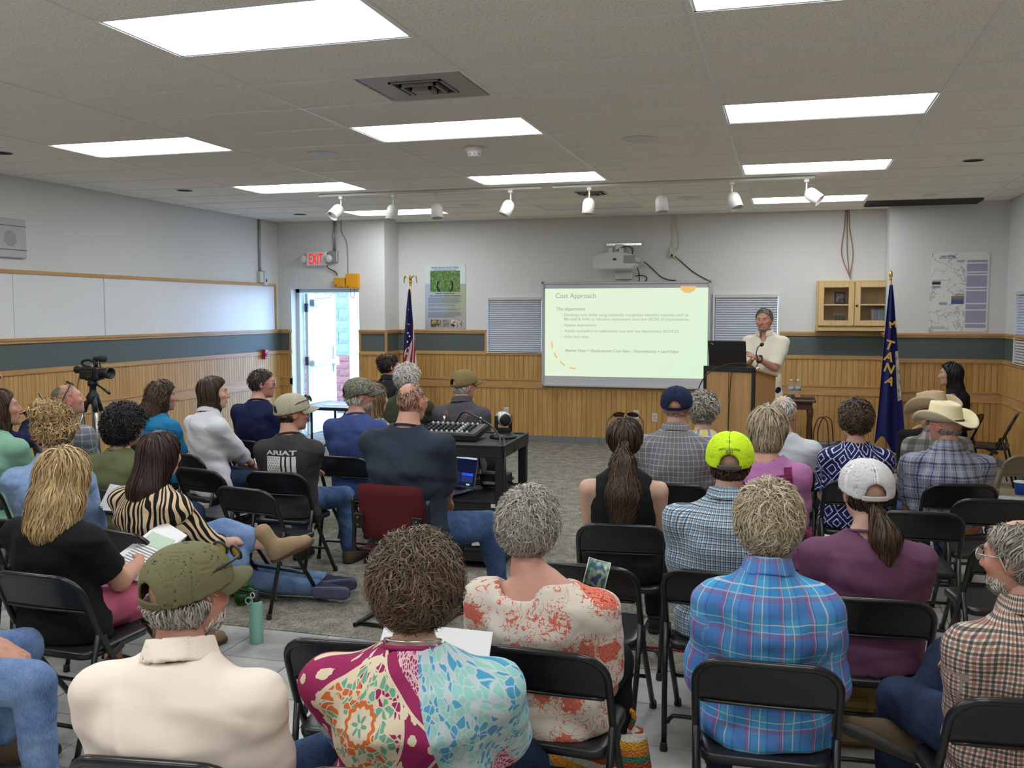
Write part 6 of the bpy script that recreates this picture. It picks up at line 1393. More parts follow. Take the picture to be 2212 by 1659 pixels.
# ------------------------------------------------------------------ garment materials
W_ = rgb(206, 204, 200); K_ = rgb(28, 28, 34)
def zebra():
    b = MB('zebra_print', .8, 0, .2); v = b.coord('rest'); w_ = b.n('ShaderNodeTexWave', {'wave_type': 'BANDS', 'bands_direction': 'X'}, Vector=b.scale(v, (1., .45, 0)), Scale=11., Distortion=9., Detail=1.5, Detail_Scale=1.1).outputs[1]
    b.base(b.ramp(w_, [(0, rgb(24, 20, 20)), (.52, rgb(212, 186, 150))], True)); fab(b, .4); return b.m
def floral():
    b = MB('red_floral_print', .8, 0, .2); v = b.coord('rest'); q = b.scale(v, (1, 1, .0)); wv = b.n('ShaderNodeVectorMath', {'operation': 'ADD'}, i0=q, i1=b.n('ShaderNodeVectorMath', {'operation': 'SCALE'}, i0=b.n('ShaderNodeTexNoise', None, Vector=q, Scale=30.).outputs[1], Scale=.03).outputs[0]).outputs[0]
    cl = b.voro(q, 9.); blob = b.math('LESS_THAN', b.math('ADD', cl, b.math('MULTIPLY', b.noise(q, 60., 3.), .55)), .62)
    pet = b.step(b.math('ABSOLUTE', b.math('SINE', b.math('MULTIPLY', b.voro(wv, 42.), 26.))), .25, .75); leaf = b.math('LESS_THAN', b.math('ABSOLUTE', b.math('SUBTRACT', b.noise(q, 26., 2., .5, 1.5), .5)), .02); leaf = b.math('MULTIPLY', leaf, b.math('LESS_THAN', cl, .62))
    red = b.mix(pet, rgb(184, 50, 38), rgb(222, 134, 112)); b.base(b.mix(b.math('MAXIMUM', blob, leaf), rgb(218, 208, 194), red)); fab(b, .4); return b.m
def mandala():
    b = MB('mandala_print', .8, 0, .2); v = b.scale(b.coord('rest'), (1, 1, 0)); q = b.xyz(v); CR_, TE, OR, MG, BL, AQ = rgb(226, 208, 178), rgb(110, 168, 142), rgb(214, 110, 62), rgb(154, 44, 92), rgb(80, 158, 196), rgb(150, 204, 194)
    du = b.math('ADD', q[0], .125); dv = b.math('ADD', q[1], .15); r = b.math('SQRT', b.math('ADD', b.math('MULTIPLY', du, du), b.math('MULTIPLY', dv, dv))); th = b.math('ARCTAN2', dv, du)
    vw = b.n('ShaderNodeVectorMath', {'operation': 'ADD'}, i0=v, i1=b.n('ShaderNodeVectorMath', {'operation': 'SCALE'}, i0=b.n('ShaderNodeTexNoise', None, Vector=v, Scale=22., Detail=1.).outputs[1], Scale=.035).outputs[0]).outputs[0]
    e1 = b.voro(vw, 52., 'DISTANCE_TO_EDGE'); e2 = b.voro(v, 95., 'DISTANCE_TO_EDGE'); cid = b.voro(vw, 52., 'F1', 'Color'); cr = b.xyz(cid)
    cell = b.mix(b.math('GREATER_THAN', cr[0], .62), b.mix(b.math('GREATER_THAN', cr[1], .45), CR_, b.mix(b.math('GREATER_THAN', b.math('ADD', du, dv), .05), OR, MG)), TE)
    med = b.mix(b.step(e1, .05, .09), CR_, cell)
    star = b.math('LESS_THAN', r, b.math('ADD', .017, b.math('MULTIPLY', b.math('COSINE', b.math('MULTIPLY', th, 6.)), .010))); scal = b.math('LESS_THAN', r, b.math('ADD', .040, b.math('MULTIPLY', b.math('COSINE', b.math('MULTIPLY', th, 12.)), .003))); halo = b.math('LESS_THAN', r, b.math('ADD', .052, b.math('MULTIPLY', b.math('COSINE', b.math('MULTIPLY', th, 12.)), .004)))
    med = b.mix(halo, med, OR); med = b.mix(scal, med, CR_); med = b.mix(star, med, TE); med = b.mix(b.math('LESS_THAN', r, .007), med, CR_)
    flw = b.mix(b.math('LESS_THAN', b.voro(v, 27., 'F1'), b.math('ADD', .26, b.math('MULTIPLY', b.noise(v, 120., 1.), .2))), MG, CR_); lace = b.mix(b.step(e2, .10, .16), rgb(222, 186, 190), MG)
    dn = b.math('ADD', b.math('MULTIPLY', b.math('ADD', q[0], .10), .62), b.math('MULTIPLY', q[1], .78))
    def band(x, a, c): return b.math('MULTIPLY', b.math('GREATER_THAN', x, a), b.math('LESS_THAN', x, c))
    col = b.mix(b.math('GREATER_THAN', r, .142), med, flw); col = b.mix(band(r, .133, .142), col, CR_); col = b.mix(b.math('GREATER_THAN', dn, .0), col, MG); col = b.mix(b.math('GREATER_THAN', dn, .035), col, lace); col = b.mix(band(dn, -.008, .0), col, CR_)
    dn2 = b.math('SUBTRACT', b.math('MULTIPLY', b.math('SUBTRACT', q[0], .06), .75), b.math('MULTIPLY', b.math('ADD', q[1], .26), .66)); lo_ = b.math('MULTIPLY', band(dn2, .0, .009), b.math('LESS_THAN', dn, -.0)); lo_ = b.math('MULTIPLY', lo_, b.math('GREATER_THAN', r, .142)); col = b.mix(lo_, col, CR_)
    bl = b.mix(b.step(e1, .04, .10), rgb(196, 206, 208), b.mix(b.math('GREATER_THAN', cr[0], .55), b.mix(b.math('GREATER_THAN', cr[1], .4), rgb(190, 202, 206), BL), AQ)); edge = b.math('ADD', .055, b.math('MULTIPLY', b.math('MULTIPLY', q[1], q[1]), .9))
    col = b.mix(b.math('GREATER_THAN', q[0], edge), col, bl); lowr = b.math('LESS_THAN', b.math('ADD', q[1], b.math('MULTIPLY', q[0], -.4)), -.42); col = b.mix(lowr, col, lace); b.base(col); fab(b, .35); return b.m
def ikat():
    b = MB('ikat_print', .8, 0, .2); v = b.coord('rest'); q = b.xyz(v); n_ = b.math('MULTIPLY', b.math('SUBTRACT', b.noise(v, 60., 2.), .5), .012); fx = b.math('ABSOLUTE', b.math('SUBTRACT', b.math('FRACT', b.math('ADD', b.math('DIVIDE', b.math('ADD', q[0], n_), .12), 40.5)), .5)); fz = b.math('ABSOLUTE', b.math('SUBTRACT', b.math('FRACT', b.math('ADD', b.math('DIVIDE', b.math('ADD', q[1], n_), .13), 40.2)), .5))
    d = b.math('FRACT', b.math('MULTIPLY', b.math('ADD', fx, fz), 3.6)); b.base(b.ramp(d, [(0, rgb(26, 32, 84)), (.58, rgb(200, 204, 214)), (.82, rgb(34, 42, 100))], True)); fab(b, .4); return b.m
def paisley():
    b = MB('paisley_print', .8, 0, .2); v = b.coord('rest'); b.base(b.ramp(b.noise(v, 45., 3., .6, 2.), [(.3, rgb(70, 40, 44)), (.5, rgb(160, 110, 96)), (.62, rgb(206, 190, 170)), (.7, rgb(90, 50, 50))])); fab(b, .4); return b.m
def flecks():
    b = MB('flecked_print', .8, 0, .2); v = b.coord('rest'); b.base(b.ramp(b.noise(b.scale(v, (3, 1, 1)), 40., 3.), [(.38, rgb(30, 34, 44)), (.5, rgb(96, 106, 122)), (.62, rgb(176, 176, 170))])); fab(b, .4); return b.m
TEAL, PUR, PINKL = rgb(56, 140, 196), rgb(120, 92, 150), rgb(206, 180, 200)
C_BLUEPL = plaid('blue_tartan', rgb(74, 160, 208), [(0, .10, 0, .42, rgb(62, 120, 196), .5), (1, .10, .1, .42, rgb(96, 108, 186), .4), (0, .10, .62, .12, rgb(150, 70, 120), .5), (1, .10, .66, .12, rgb(150, 70, 120), .5), (0, .10, .20, .035, W_, .75), (1, .10, .3, .035, W_, .7), (0, .10, .5, .03, PINKL, .6), (1, .10, .52, .03, PINKL, .6), (0, .05, .9, .03, rgb(40, 60, 130), .6)])
C_NEON = plaid('blue_gingham', rgb(214, 216, 216), [(0, .022, 0, .36, rgb(60, 122, 160), .65), (1, .022, 0, .36, rgb(60, 122, 160), .65), (0, .022, .5, .2, rgb(34, 36, 44), .8), (1, .022, .5, .2, rgb(34, 36, 44), .8)], .35)
C_GRAY = plaid('grey_windowpane', rgb(116, 116, 120), [(0, .033, 0, .075, W_, .75), (1, .033, 0, .075, W_, .75), (0, .033, .5, .03, rgb(80, 96, 130), .5)])
C_GRAY2 = plaid('slate_windowpane', rgb(112, 118, 126), [(0, .045, 0, .06, W_, .8), (1, .045, 0, .06, W_, .8)])
C_YEL = plaid('yellow_violet_plaid', rgb(206, 204, 210), [(0, .12, 0, .34, rgb(190, 176, 70), .75), (1, .12, .2, .34, rgb(196, 184, 90), .6), (0, .12, .5, .26, rgb(96, 92, 176), .7), (1, .12, .68, .2, rgb(96, 92, 176), .5)])
C_COW = plaid('blue_grey_plaid', rgb(138, 144, 160), [(0, .075, 0, .10, rgb(34, 42, 86), .75), (1, .075, .1, .14, rgb(34, 42, 86), .75), (0, .075, .17, .05, rgb(34, 42, 86), .6), (1, .075, .32, .05, rgb(40, 50, 96), .6), (0, .075, .45, .04, W_, .7), (0, .075, .62, .05, rgb(206, 178, 160), .5), (1, .075, .6, .03, W_, .5)])
C_FLAN = plaid('grey_flannel', rgb(150, 146, 138), [(0, .08, 0, .45, rgb(60, 60, 60), .6), (1, .08, 0, .45, rgb(60, 60, 60), .6)])
C_RED = plaid('brown_check', rgb(208, 198, 184), [(0, .025, 0, .30, rgb(140, 76, 58), .62), (1, .025, 0, .30, rgb(140, 76, 58), .62), (0, .025, .5, .28, rgb(28, 26, 40), .7), (1, .025, .5, .28, rgb(28, 26, 40), .7)], .35)
C_BLK = cloth('black_knit', rgb(22, 22, 24)); C_CREAM = cloth('cream_pique', rgb(238, 222, 208), .35, .03); C_PURP = cloth('plum_heather', rgb(104, 66, 92), .5, .14)
C_PINK = cloth('orchid_knit', rgb(176, 116, 164)); C_WHITE = cloth('white_cotton', rgb(206, 206, 210), .5, .03); C_NAVY = cloth('navy_knit', rgb(22, 28, 62)); C_SLATE = cloth('slate_knit', rgb(46, 54, 66)); C_CHAR = cloth('charcoal_knit', rgb(56, 55, 56)); C_OLIVE = cloth('olive_knit', rgb(94, 98, 66)); C_OLIVE2 = cloth('dark_olive_cotton', rgb(58, 62, 44)); C_BLUET = cloth('teal_blue_knit', rgb(34, 112, 156)); C_INDIGO = cloth('indigo_knit', rgb(58, 74, 124)); C_BLAZ = cloth('black_blazer', rgb(30, 34, 34)); C_GREYS = cloth('grey_work_shirt', rgb(74, 74, 80)); C_MINT = cloth('sage_knit', rgb(124, 166, 144)); C_LINEN = cloth('cream_linen', rgb(222, 216, 198), .4, .04); C_TANK = cloth('black_sleeveless', rgb(30, 26, 32)); M_MAR = cloth('maroon_cloth', rgb(112, 38, 76)); M_PINKP = cloth('rose_skirt', rgb(176, 88, 112))
chairs_made = 0
def seat(R, desc, fr=None, dx=0., dy=0.):
    f = R.fr if fr is None else fr; a = math.radians(f); x = R.pos[0] + dx * math.cos(a) + dy * math.sin(a); y = R.pos[1] - dx * math.sin(a) + dy * math.cos(a); return chair(x, y, f, 'black folding chair under ' + desc)
def strip(R, name, path, w_, mat, off=.006, n=10):
    P = spline([(a, 0, c) for a, c in path], 6)[:, [0, 2]]; T_ = np.gradient(P, axis=0); T_ /= np.linalg.norm(T_, axis=1)[:, None]; Nn = np.stack([-T_[:, 1], T_[:, 0]], 1); pts = [tuple(P[i] + Nn[i] * w_ * s_) for i in range(len(P)) for s_ in (-.5, 0, .5)]
    return patch(R, name, pts, [(i * 3 + k, i * 3 + k + 1, i * 3 + k + 4, i * 3 + k + 3) for i in range(len(P) - 1) for k in (0, 1)], mat, off)
def hchild(R, g, name, mat, smooth=True): o = g.obj(name, mat, R.t, smooth); o.matrix_local = R.HM; return o
def earring(R, mat=M_GOLD):
    for s_ in (-1, 1): hchild(R, G().tube([(s_ * .083, -.012 + .012 * math.cos(a), -.052 + .013 * math.sin(a)) for a in np.linspace(0, 2 * PI, 13)[:-1]], .0018, 5, True), 'earring', mat)
def necklace(R, mat, r=.0022):
    a_ = np.linspace(0, 2 * PI, 31)[:-1]; rr = R.nr + .02; g = G().tube([(rr * 1.05 * math.cos(a), R.yn - .003 + rr * math.sin(a) * 1.0, R.zn + .012 - .018 * math.sin(a)) for a in a_], r, 5, True); g.obj('necklace', mat, R.t, True)
def sheets(label, loc, rz, tilt=(0, 0), n=3, w_=.216, h_=.28, mat=None, name='paper_stack', cat='papers', green=False):
    t = thing(name, label, cat, loc, rz); t.rotation_euler = (tilt[0], tilt[1], rz)
    for i in range(n): G().box((.004 * i * (-1) ** i, .006 * i * (-1) ** (i + 1), .002 * i), (w_, h_, .0014), rotz(.04 * i * (-1) ** i)).obj('sheet', mat or M_PAP, t)
    if green:
        G().box((0, .06, .002 * n + .0004), (w_ * .8, h_ * .25, .0006), None).obj('print_block', plain('pale_green_print', rgb(186, 206, 184), .7), t)
        for j in range(9): G().box((0, .01 - j * .014, .002 * n + .0004), (w_ * .8, .004, .0006), None).obj('print_line', M_FINE, t)
    return t

# ------------------------------------------------------------------ foreground people
R = person('woman with short curly brown hair in a colourful mandala print top', (-.88, 2.18, 1.05), -10, -6, hs=.94, sw=.208, g=1.36, fem=True, arms='knee', legs=[((.09, .42, .57), (.27, .52, .34), (.8, .45, -.1)), ((.14, .42, .475), (.15, .43, .095), (0, 1, 0))], sk='fair', shirt=mandala(), sleeve=1.5, pants=M_JEAND, shoe=M_SHOEB, h=.011, infl=.018, open_neck=.012, seed=2, wr=.004, hipw=.18,
           hair=H_curly([rgb(74, 56, 42), rgb(108, 86, 66), rgb(58, 43, 32), rgb(134, 110, 86)], .104, .113, .112, (0, -.020, .022), n=7500, L=.085, wid=.0016, wave=.007, wl=.05, lift=.02, seed=5, messy=.5)); necklace(R, M_CHROME, .003); P_CURLY = R
seat(R, 'the woman in the mandala print top', dy=-.07)
sheets('large white pages held in front of the curly haired woman', (-.99, 2.56, .70), .1, (.8, 0), 2, .34, .22)
R = person('man in olive cap and cream polo shirt with white beard', (-1.39, 1.96, 1.05), -8, 22, hp=0, hs=.92, sw=.198, g=1.22, sk='red', shirt=C_CREAM, top='polo', sleeve=.85, pants=M_JEAN, shoe=M_SHOEBR, h=.011, infl=.02, seed=3, wr=.005, legs=[((-.14, .42, .475), (-.15, .43, .095), (0, 1, 0)), ((.30, .36, .52), (.32, .38, .095), (.3, 1, 0))],
           hair=[dict(H_short(GRAY + WHITE[:1], n=3600, L=.08, th=.016, wid=.0018, line='fringe', lift=.012, messy=.2, z_=(-.125, -.12, -.05, .012, .045, .075, .095))), beard(True, WHITE, 1500)])
seat(R, 'the man in the cream polo', dy=.05); MO = cap_cloth('olive_canvas', rgb(112, 108, 78)); ball_cap(R.t, R.HM, MO, MO, MO, 1.03)
glasses(R.t, R.HM, z=.066, y=.004, tilt=14, lens=plain('amber_lens', rgb(190, 150, 20), .1), name='sunglasses', sc=1.12)
R = person('woman with cropped grey hair in a white and red floral blouse', (-.79, 2.93, 1.04), 2, 4, hx=-.06, sw=.192, g=1.18, fem=True, sk='red', shirt=floral(), top='open', sleeve=.9, pants=M_DARKP, shoe=plain('white_shoe', rgb(190, 186, 180), .6), sole=M_SOLEW, h=.009, infl=.016, wr=.003, open_neck=.045, seed=4, arms='near', hipw=.175,
           hair=H_curly(GRAY + [rgb(206, 198, 182)], .086, .106, .104, (0, -.014, .022), n=6000, L=.06, wid=.0015, wave=.005, wl=.042, lift=.012, seed=8, messy=.4)); seat(R, 'the woman in the floral blouse', dx=.05)
R = person('woman with tousled sandy grey hair in a bright blue tartan shirt', (-.04, 3.01, 1.08), -2, -4, sw=.158, g=1.06, fem=True, sk='red', shirt=C_BLUEPL, top='collar', sleeve=1.1, pants=M_JEAND, shoe=M_SHOEB, h=.0115, infl=.018, seed=5, wr=.006, arms='near',
           hair=H_curly(SANDY + [rgb(120, 108, 90)], .087, .107, .108, (0, -.012, .026), n=6000, L=.065, wid=.0015, wave=.0045, wl=.055, lift=.014, seed=9, messy=.4)); seat(R, 'the woman in the blue tartan shirt'); earring(R)
R = person('bearded balding man in a brown check shirt at the right edge', (.65, 2.93, 1.04), -22, -52, hp=-4, sw=.195, g=1.14, sk='red', shirt=C_RED, top='collar', sleeve=1.55, pants=M_JEAND, shoe=M_SHOEBR, sole=plain('sole_grey', rgb(70, 66, 60), .8), h=.0115, infl=.016, seed=6, wr=.006, arms=((.02, .22, .60), (.06, .22, .60)),
           legs=[((-.13, .42, .475), (-.15, .43, .095), (0, 1, 0)), ((.06, .46, .585), (-.13, .36, .40), (-.88, .25, .35))], cut=.86,
           hair=[dict(H_short(GRAY + BRGR[1:2], n=2600, L=.05, wid=.0016, bald=((0, .03, .14), (.055, .085, .06)), messy=.3)), beard(True, GRAY + WHITE, 1300)]); seat(R, 'the bearded man in the brown check shirt', -8, dx=-.05)
glasses(R.t, R.HM, frame=M_CHROME, lens=plain('clear_lens', (.6, .6, .6), .05)); k_, a_, _ = (.06, .46, .585), (-.13, .36, .40), 0
G().tube([np.array(k_) + (np.array(a_) - np.array(k_)) * s_ for s_ in (.82, .9, 1.)], .043, 12).obj('sock', speck('ribbed_sock', rgb(206, 188, 158), .1, 120, .9), R.t, True)
R = person('woman with white trucker cap and brown ponytail in a plum tee', (.30, 3.74, 1.06), -4, -13, sw=.180, g=1.16, fem=True, sk='fair', shirt=C_PURP, sleeve=.55, pants=M_JEAND, shoe=M_SHOEB, h=.0115, infl=.012, seed=7, wr=.005, hipw=.178, open_neck=.01,
           hair=[H_short(BROWN, n=1500, L=.06, line='fringe', th=.006, messy=.1), dict(H_long(BROWN + [rgb(104, 80, 58)], [((0, -.115, -.035), (.03, -.155, -.14), .022, .05), ((.03, -.155, -.14), (.02, -.17, -.30), .05, .012)], n=2400, L=.16, line='none', bald=((0, -.01, .03), (.14, .105, .16)), wid=.0018, th=-.02), name='ponytail')]); seat(R, 'the woman in the plum tee')
ball_cap(R.t, R.HM, cap_cloth('white_trucker', rgb(214, 210, 210), rgb(170, 170, 172), rgb(222, 218, 218), 'mesh'), plain('navy_bill', rgb(44, 50, 64), .7), plain('white_strap', rgb(206, 202, 204), .6), 1.02)
R = person('man in neon yellow cap and blue gingham shirt', (-.21, 3.93, 1.12), 3, -2, sw=.192, g=1.16, sk='tan', shirt=C_NEON, top='collar', sleeve=1.5, pants=M_JEAN, shoe=M_SHOEBR, h=.0115, infl=.017, seed=8, wr=.005, hair=H_short(BRGR[:1] + BROWN, n=1800, L=.04, line='fringe', th=.01)); seat(R, 'the man in the blue gingham shirt', dx=-.02)
NE = rgb(206, 240, 40); o = ball_cap(R.t, R.HM, cap_cloth('neon_trucker', NE, rgb(92, 92, 92), rgb(200, 240, 50), 'mesh'), plain('grey_bill', rgb(92, 92, 92), .7), plain('grey_strap', rgb(86, 86, 84), .7), 1.03)
for txt, w_, z_, arc_ in (('SAFETY CHALLENGE', .095, .076, .004), ('2021', .03, .064, 0.)):
    V, F = text_mesh(txt, 1., 'CENTER', .02); V = V[:, :2] * (w_ / (V[:, 0].max() - V[:, 0].min())); th = V[:, 0] / .105; zz = z_ + V[:, 1] - arc_ * (V[:, 0] / .04) ** 2
    k = np.maximum(0, 1 - np.abs((zz - .03) / .103) ** 2.25) ** (1 / 2.25); rr = .1165 * .1 / np.power(np.abs(np.cos(th) * .0955 * 1.047) ** 2.25 + np.abs(np.sin(th) * .1165 * .858) ** 2.25, 1 / 2.25)
    ob('cap_lettering', mesh('cap_lettering', np.stack([np.sin(th) * .0975 * k * 1.06, -.008 - np.cos(th) * .1185 * k * 1.03 - .004, zz], 1), F), M_BLACK, o)
R = person('woman with long brown ponytail and sunglasses on her head in black sleeveless top', (-.76, 4.64, 1.10), -6, -6, sw=.172, g=1.14, fem=True, sk='fair', shirt=C_BLK, top='open', sleeve=.05, pants=M_DARKP, shoe=M_SHOEB, h=.012, infl=.012, seed=9, hipw=.18,
           hair=[H_short(BROWN, n=2200, L=.09, th=.008, messy=.06, wave=0), dict(H_long(BROWN + [rgb(94, 72, 54)], [((0, -.115, -.0), (0, -.165, -.10), .026, .055), ((0, -.165, -.10), (.005, -.195, -.24), .062, .082), ((.005, -.195, -.24), (.0, -.20, -.40), .082, .055)], n=3200, L=.18, line='none', bald=((0, -.01, .03), (.14, .105, .16)), wave=.006, wl=.06, wid=.002, th=-.02, messy=.25), name='ponytail')]); seat(R, 'the ponytail woman in black')
hchild(R, G().tube([(.022 * math.cos(a), -.118 + .006 * math.sin(a), -.002 + .02 * math.sin(a)) for a in np.linspace(0, 2 * PI, 17)[:-1]], .008, 7, True), 'hair_tie', plain('grey_band', rgb(110, 108, 116), .7))
glasses(R.t, R.HM, z=.036, y=-.02, tilt=50, lens=plain('brown_lens', rgb(96, 44, 26), .1), frame=plain('tortoise', rgb(70, 36, 22), .3), name='sunglasses', sc=1.15)
# ------------------------------------------------------------------ right hand block, farther rows
R = person('man in navy cap and grey windowpane shirt', (-.63, 5.77, 1.16), -2, 0, sw=.192, g=1.2, sk='red', shirt=C_GRAY, top='collar', sleeve=.8, pants=M_JEAN, shoe=M_SHOEBR, infl=.018, seed=10, hair=H_short(GRAY, n=500, L=.02, line='fringe', th=.003)); seat(R, 'the man in the navy cap')
MN = cap_cloth('navy_twill', rgb(30, 38, 66)); ball_cap(R.t, R.HM, MN, MN, MN, 1.02)
R = person('grey haired woman in a yellow and violet plaid shirt beyond the navy cap', (-.53, 6.56, 1.06), 0, 14, sw=.165, fem=True, g=1.1, shirt=C_YEL, top='open', sleeve=.7, pants=M_DARKP, shoe=M_SHOEB, h=.014, seed=11, hair=H_curly(GRAY, .10, .112, .108, (0, -.015, .03), n=1500, L=.05, wid=.003, wave=.005, lift=.014)); seat(R, 'the woman in yellow and violet plaid')
R = person('woman with layered blond bob in orchid top with maroon sash', (-.08, 5.11, 1.13), 4, 6, sw=.165, fem=True, g=1.12, sk='red', shirt=C_PINK, top='open', sleeve=1.3, pants=M_JEAND, shoe=M_SHOEB, h=.012, seed=12, open_neck=.02, hair=H_long(SANDY + BRGR[:2], [((0, -.02, -.0), (0, -.045, -.055), .098, .078)], n=2400, L=.11, wid=.0026, wave=.002, messy=.2, lift=.012, seg=7)); seat(R, 'the woman in the orchid top')
strip(R, 'sash', [(.095, R.zn - .05), (.10, R.zn - .16), (.04, R.zn - .32)], .075, M_MAR, .008); strip(R, 'sash', [(-.13, R.zn - .15), (-.05, R.zn - .23), (.05, R.zn - .33)], .07, M_MAR, .008)
t = thing('jacket', 'maroon jacket hanging from the chair of the orchid top woman', 'jacket', (.105, 4.86, .06)); V = []; F = []
for j in range(9):
    for i in range(7): V.append((.02 + .05 * j / 8 * (i / 6) + .012 * math.sin(i * 2 + j), -.1 + .2 * i / 6 + .03 * math.sin(j * .9), .60 - .42 * j / 8 - .05 * abs(i - 3) / 3 * (j == 8)))
F = [(j * 7 + i, j * 7 + i + 1, (j + 1) * 7 + i + 1, (j + 1) * 7 + i) for j in range(8) for i in range(6)]; o = ob('jacket_drape', mesh('jacket_drape', V, F, True), M_MAR, t); o.modifiers.new('cloth', 'SOLIDIFY').thickness = .012
R = person('white haired man in a pale grey tee beyond the blond bob', (.0, 6.55, 1.06), 0, 22, sw=.182, g=1.12, sk='red', shirt=cloth('pale_grey_knit', rgb(190, 192, 198)), sleeve=.8, pants=M_JEAN, shoe=M_SHOEB, h=.014, seed=13, hair=H_short(WHITE, n=900, L=.035, wid=.0026, th=.003, bald=((0, -.05, .12), (.022, .035, .03)))); seat(R, 'the white haired man in pale grey')
R = person('woman with short brown hair in a navy and white ikat blouse', (.42, 6.18, 1.07), -6, -18, sw=.160, fem=True, g=1.14, sk='tan', shirt=ikat(), top='open', sleeve=.85, pants=M_DARKP, shoe=M_SHOEB, cut=-.25, h=.013, seed=14, infl=.017, hair=H_curly([rgb(70, 52, 38), rgb(102, 80, 58), rgb(54, 40, 30)], .095, .112, .112, (0, -.015, .022), n=1800, L=.05, wid=.0028, wave=.004, lift=.012)); seat(R, 'the woman in the ikat blouse')
R = person('man in cream straw cowboy hat and blue grey plaid shirt', (.94, 6.22, 1.05), -10, -42, sw=.205, g=1.24, sk='red', shirt=C_COW, top='collar', sleeve=.85, pants=M_JEAN, shoe=M_SHOEBR, h=.012, seed=15, infl=.02, wr=.006, hair=H_short(GRAY, n=700, L=.03, line='fringe', th=.006)); seat(R, 'the cowboy in the cream hat', dx=.02)
cowboy(R.t, R.HM, rgb(226, 214, 176), .07); glasses(R.t, R.HM, frame=M_CHROME, lens=plain('clear_lens', (.6, .6, .6), .05)); strip(R, 'belt', [(-.17, R.pz - .055), (-.06, R.pz - .075), (.06, R.pz - .075), (.17, R.pz - .055)], .032, plain('tan_leather', rgb(126, 74, 40), .5), .009)
R = person('man in tan cowboy hat and grey flannel beyond the cream hat', (1.0, 7.12, 1.045), -18, -50, sw=.18, g=1.1, sk='tan', shirt=C_FLAN, top='collar', sleeve=1.7, pants=M_KHAKI, shoe=M_SHOEBR, h=.014, seed=16, hair=H_short(BRGR, n=500, L=.03, line='fringe', th=.006)); seat(R, 'the man in the tan cowboy hat'); cowboy(R.t, R.HM @ Matrix.Rotation(-.22, 4, 'X'), rgb(190, 168, 134), .085)
R = person('woman with long black hair in black sleeveless top facing the lectern', (1.58, 10.23, 1.12), -60, -80, sw=.150, fem=True, g=.98, sk='tan', shirt=C_TANK, top='open', sleeve=.05, pants=M_DARKP, shoe=M_SHOEB, h=.014, seed=17, hair=H_long(BLACKH, [((0, -.03, -.02), (.0, -.06, -.16), .085, .075), ((.0, -.06, -.16), (0, -.10, -.30), .075, .05)], n=1400, L=.26, wid=.003, wave=.003)); seat(R, 'the black haired woman by the alcove')
# ------------------------------------------------------------------ speaker
R = person('speaker in a cream short sleeved shirt standing behind the lectern', (-.22, 10.05, 1.655), 194, 196, hp=-3, sw=.182, g=1.06, sk='red', stand=True, shirt=C_LINEN, top='collar', sleeve=.92, pants=C_NAVY, shoe=M_SHOEB, h=.0115, infl=.018, seed=18, belly=.02, open_neck=.004, vneck=True, hand='open', arms=((.02, .29, 1.27), (.05, .30, 1.25)), cuffs=[(-.6, .3, .7), (.6, .3, .7)], hair=[H_short([rgb(112, 106, 98), rgb(150, 144, 134), rgb(80, 74, 68)], n=1600, L=.045, wid=.0024, lift=.008, th=.008, z_=(-.105, -.095, -.045, .02, .065, .098, .115)), beard(False, [rgb(120, 110, 100), rgb(160, 150, 140)], 700)])
d = nrm(R.W[0] - R.E[0]); c0 = R.W[0] - d * .02; u_ = nrm(np.cross(d, [0, 0, 1])); v_ = np.cross(d, u_)
wt = G().tube([c0 + .033 * (math.cos(a) * u_ + math.sin(a) * v_) for a in np.linspace(0, 2 * PI, 17)[:-1]], .009, 6, True).obj('watch_strap', M_BLACK, R.t, True); G().lathe([(.018, 0), (.018, .008), (.001, .009)], 14, c0 - v_ * .036, np.stack([d, u_, -v_], 1)).obj('watch_face', M_BLACK, R.t, True)
# ------------------------------------------------------------------ left hand block
WAVY = [((0, -.03, -.02), (0, -.07, -.12), .095, .09), ((0, -.07, -.12), (.0, -.12, -.21), .09, .06), ((-.05, -.06, -.1), (-.06, -.1, -.2), .05, .035), ((.05, -.06, -.1), (.07, -.1, -.19), .05, .03)]
R = person('woman with wavy blond hair and black blouse holding printed papers', (-2.84, 3.18, 1.06), 4, -14, hp=-8, sw=.178, fem=True, g=1.16, sk='red', shirt=C_BLK, top='open', sleeve=.72, pants=M_PINKP, shoe=M_SHOEB, cut=-.12, h=.0115, infl=.016, seed=20, hipw=.18, arms=((.05, .30, .62), (.10, .34, .64)), hair=H_long(BLOND, WAVY, n=5600, L=.2, wid=.0023, wave=.007, wl=.11, messy=.22, lift=.015, lo=(-.2, -.26, -.32))); seat(R, 'the wavy blond woman', 2, dx=.09)
sheets('stack of printed pages in the hands of the wavy blond woman', (-2.72, 3.54, .67), -.35, (.55, .1), 5, green=True)
R = person('woman with long straight dark brown hair in a zebra print blouse', (-2.88, 3.86, 1.05), 14, 2, sw=.180, fem=True, g=1.2, shirt=zebra(), top='open', sleeve=1.35, pants=M_JEANL, shoe=M_SHOET, sole=plain('heel_brown', rgb(84, 58, 42), .6), boot=True, cut=.7, h=.0115, infl=.02, seed=21, wr=.006, open_neck=.012, arms=((.05, .30, .6), (.14, .34, .58)), legs=[((.02, .40, .60), (.24, .52, .54), (.75, .25, .40)), ((.11, .38, .475), (-.05, .25, .095), (0, 1, 0))],
           hair=H_long(DKBR + [rgb(70, 40, 34)], [((0, -.04, -.02), (-.01, -.10, -.16), .088, .085), ((-.01, -.10, -.16), (-.015, -.155, -.34), .085, .04)], n=3600, L=.3, wid=.0022, wave=.002, messy=.06)); seat(R, 'the woman in the zebra print', 12)
hchild(R, G().tube([(.062, -.09, .015), (.02, -.125, .028)], .004, 6), 'hair_pin', M_BLACK)
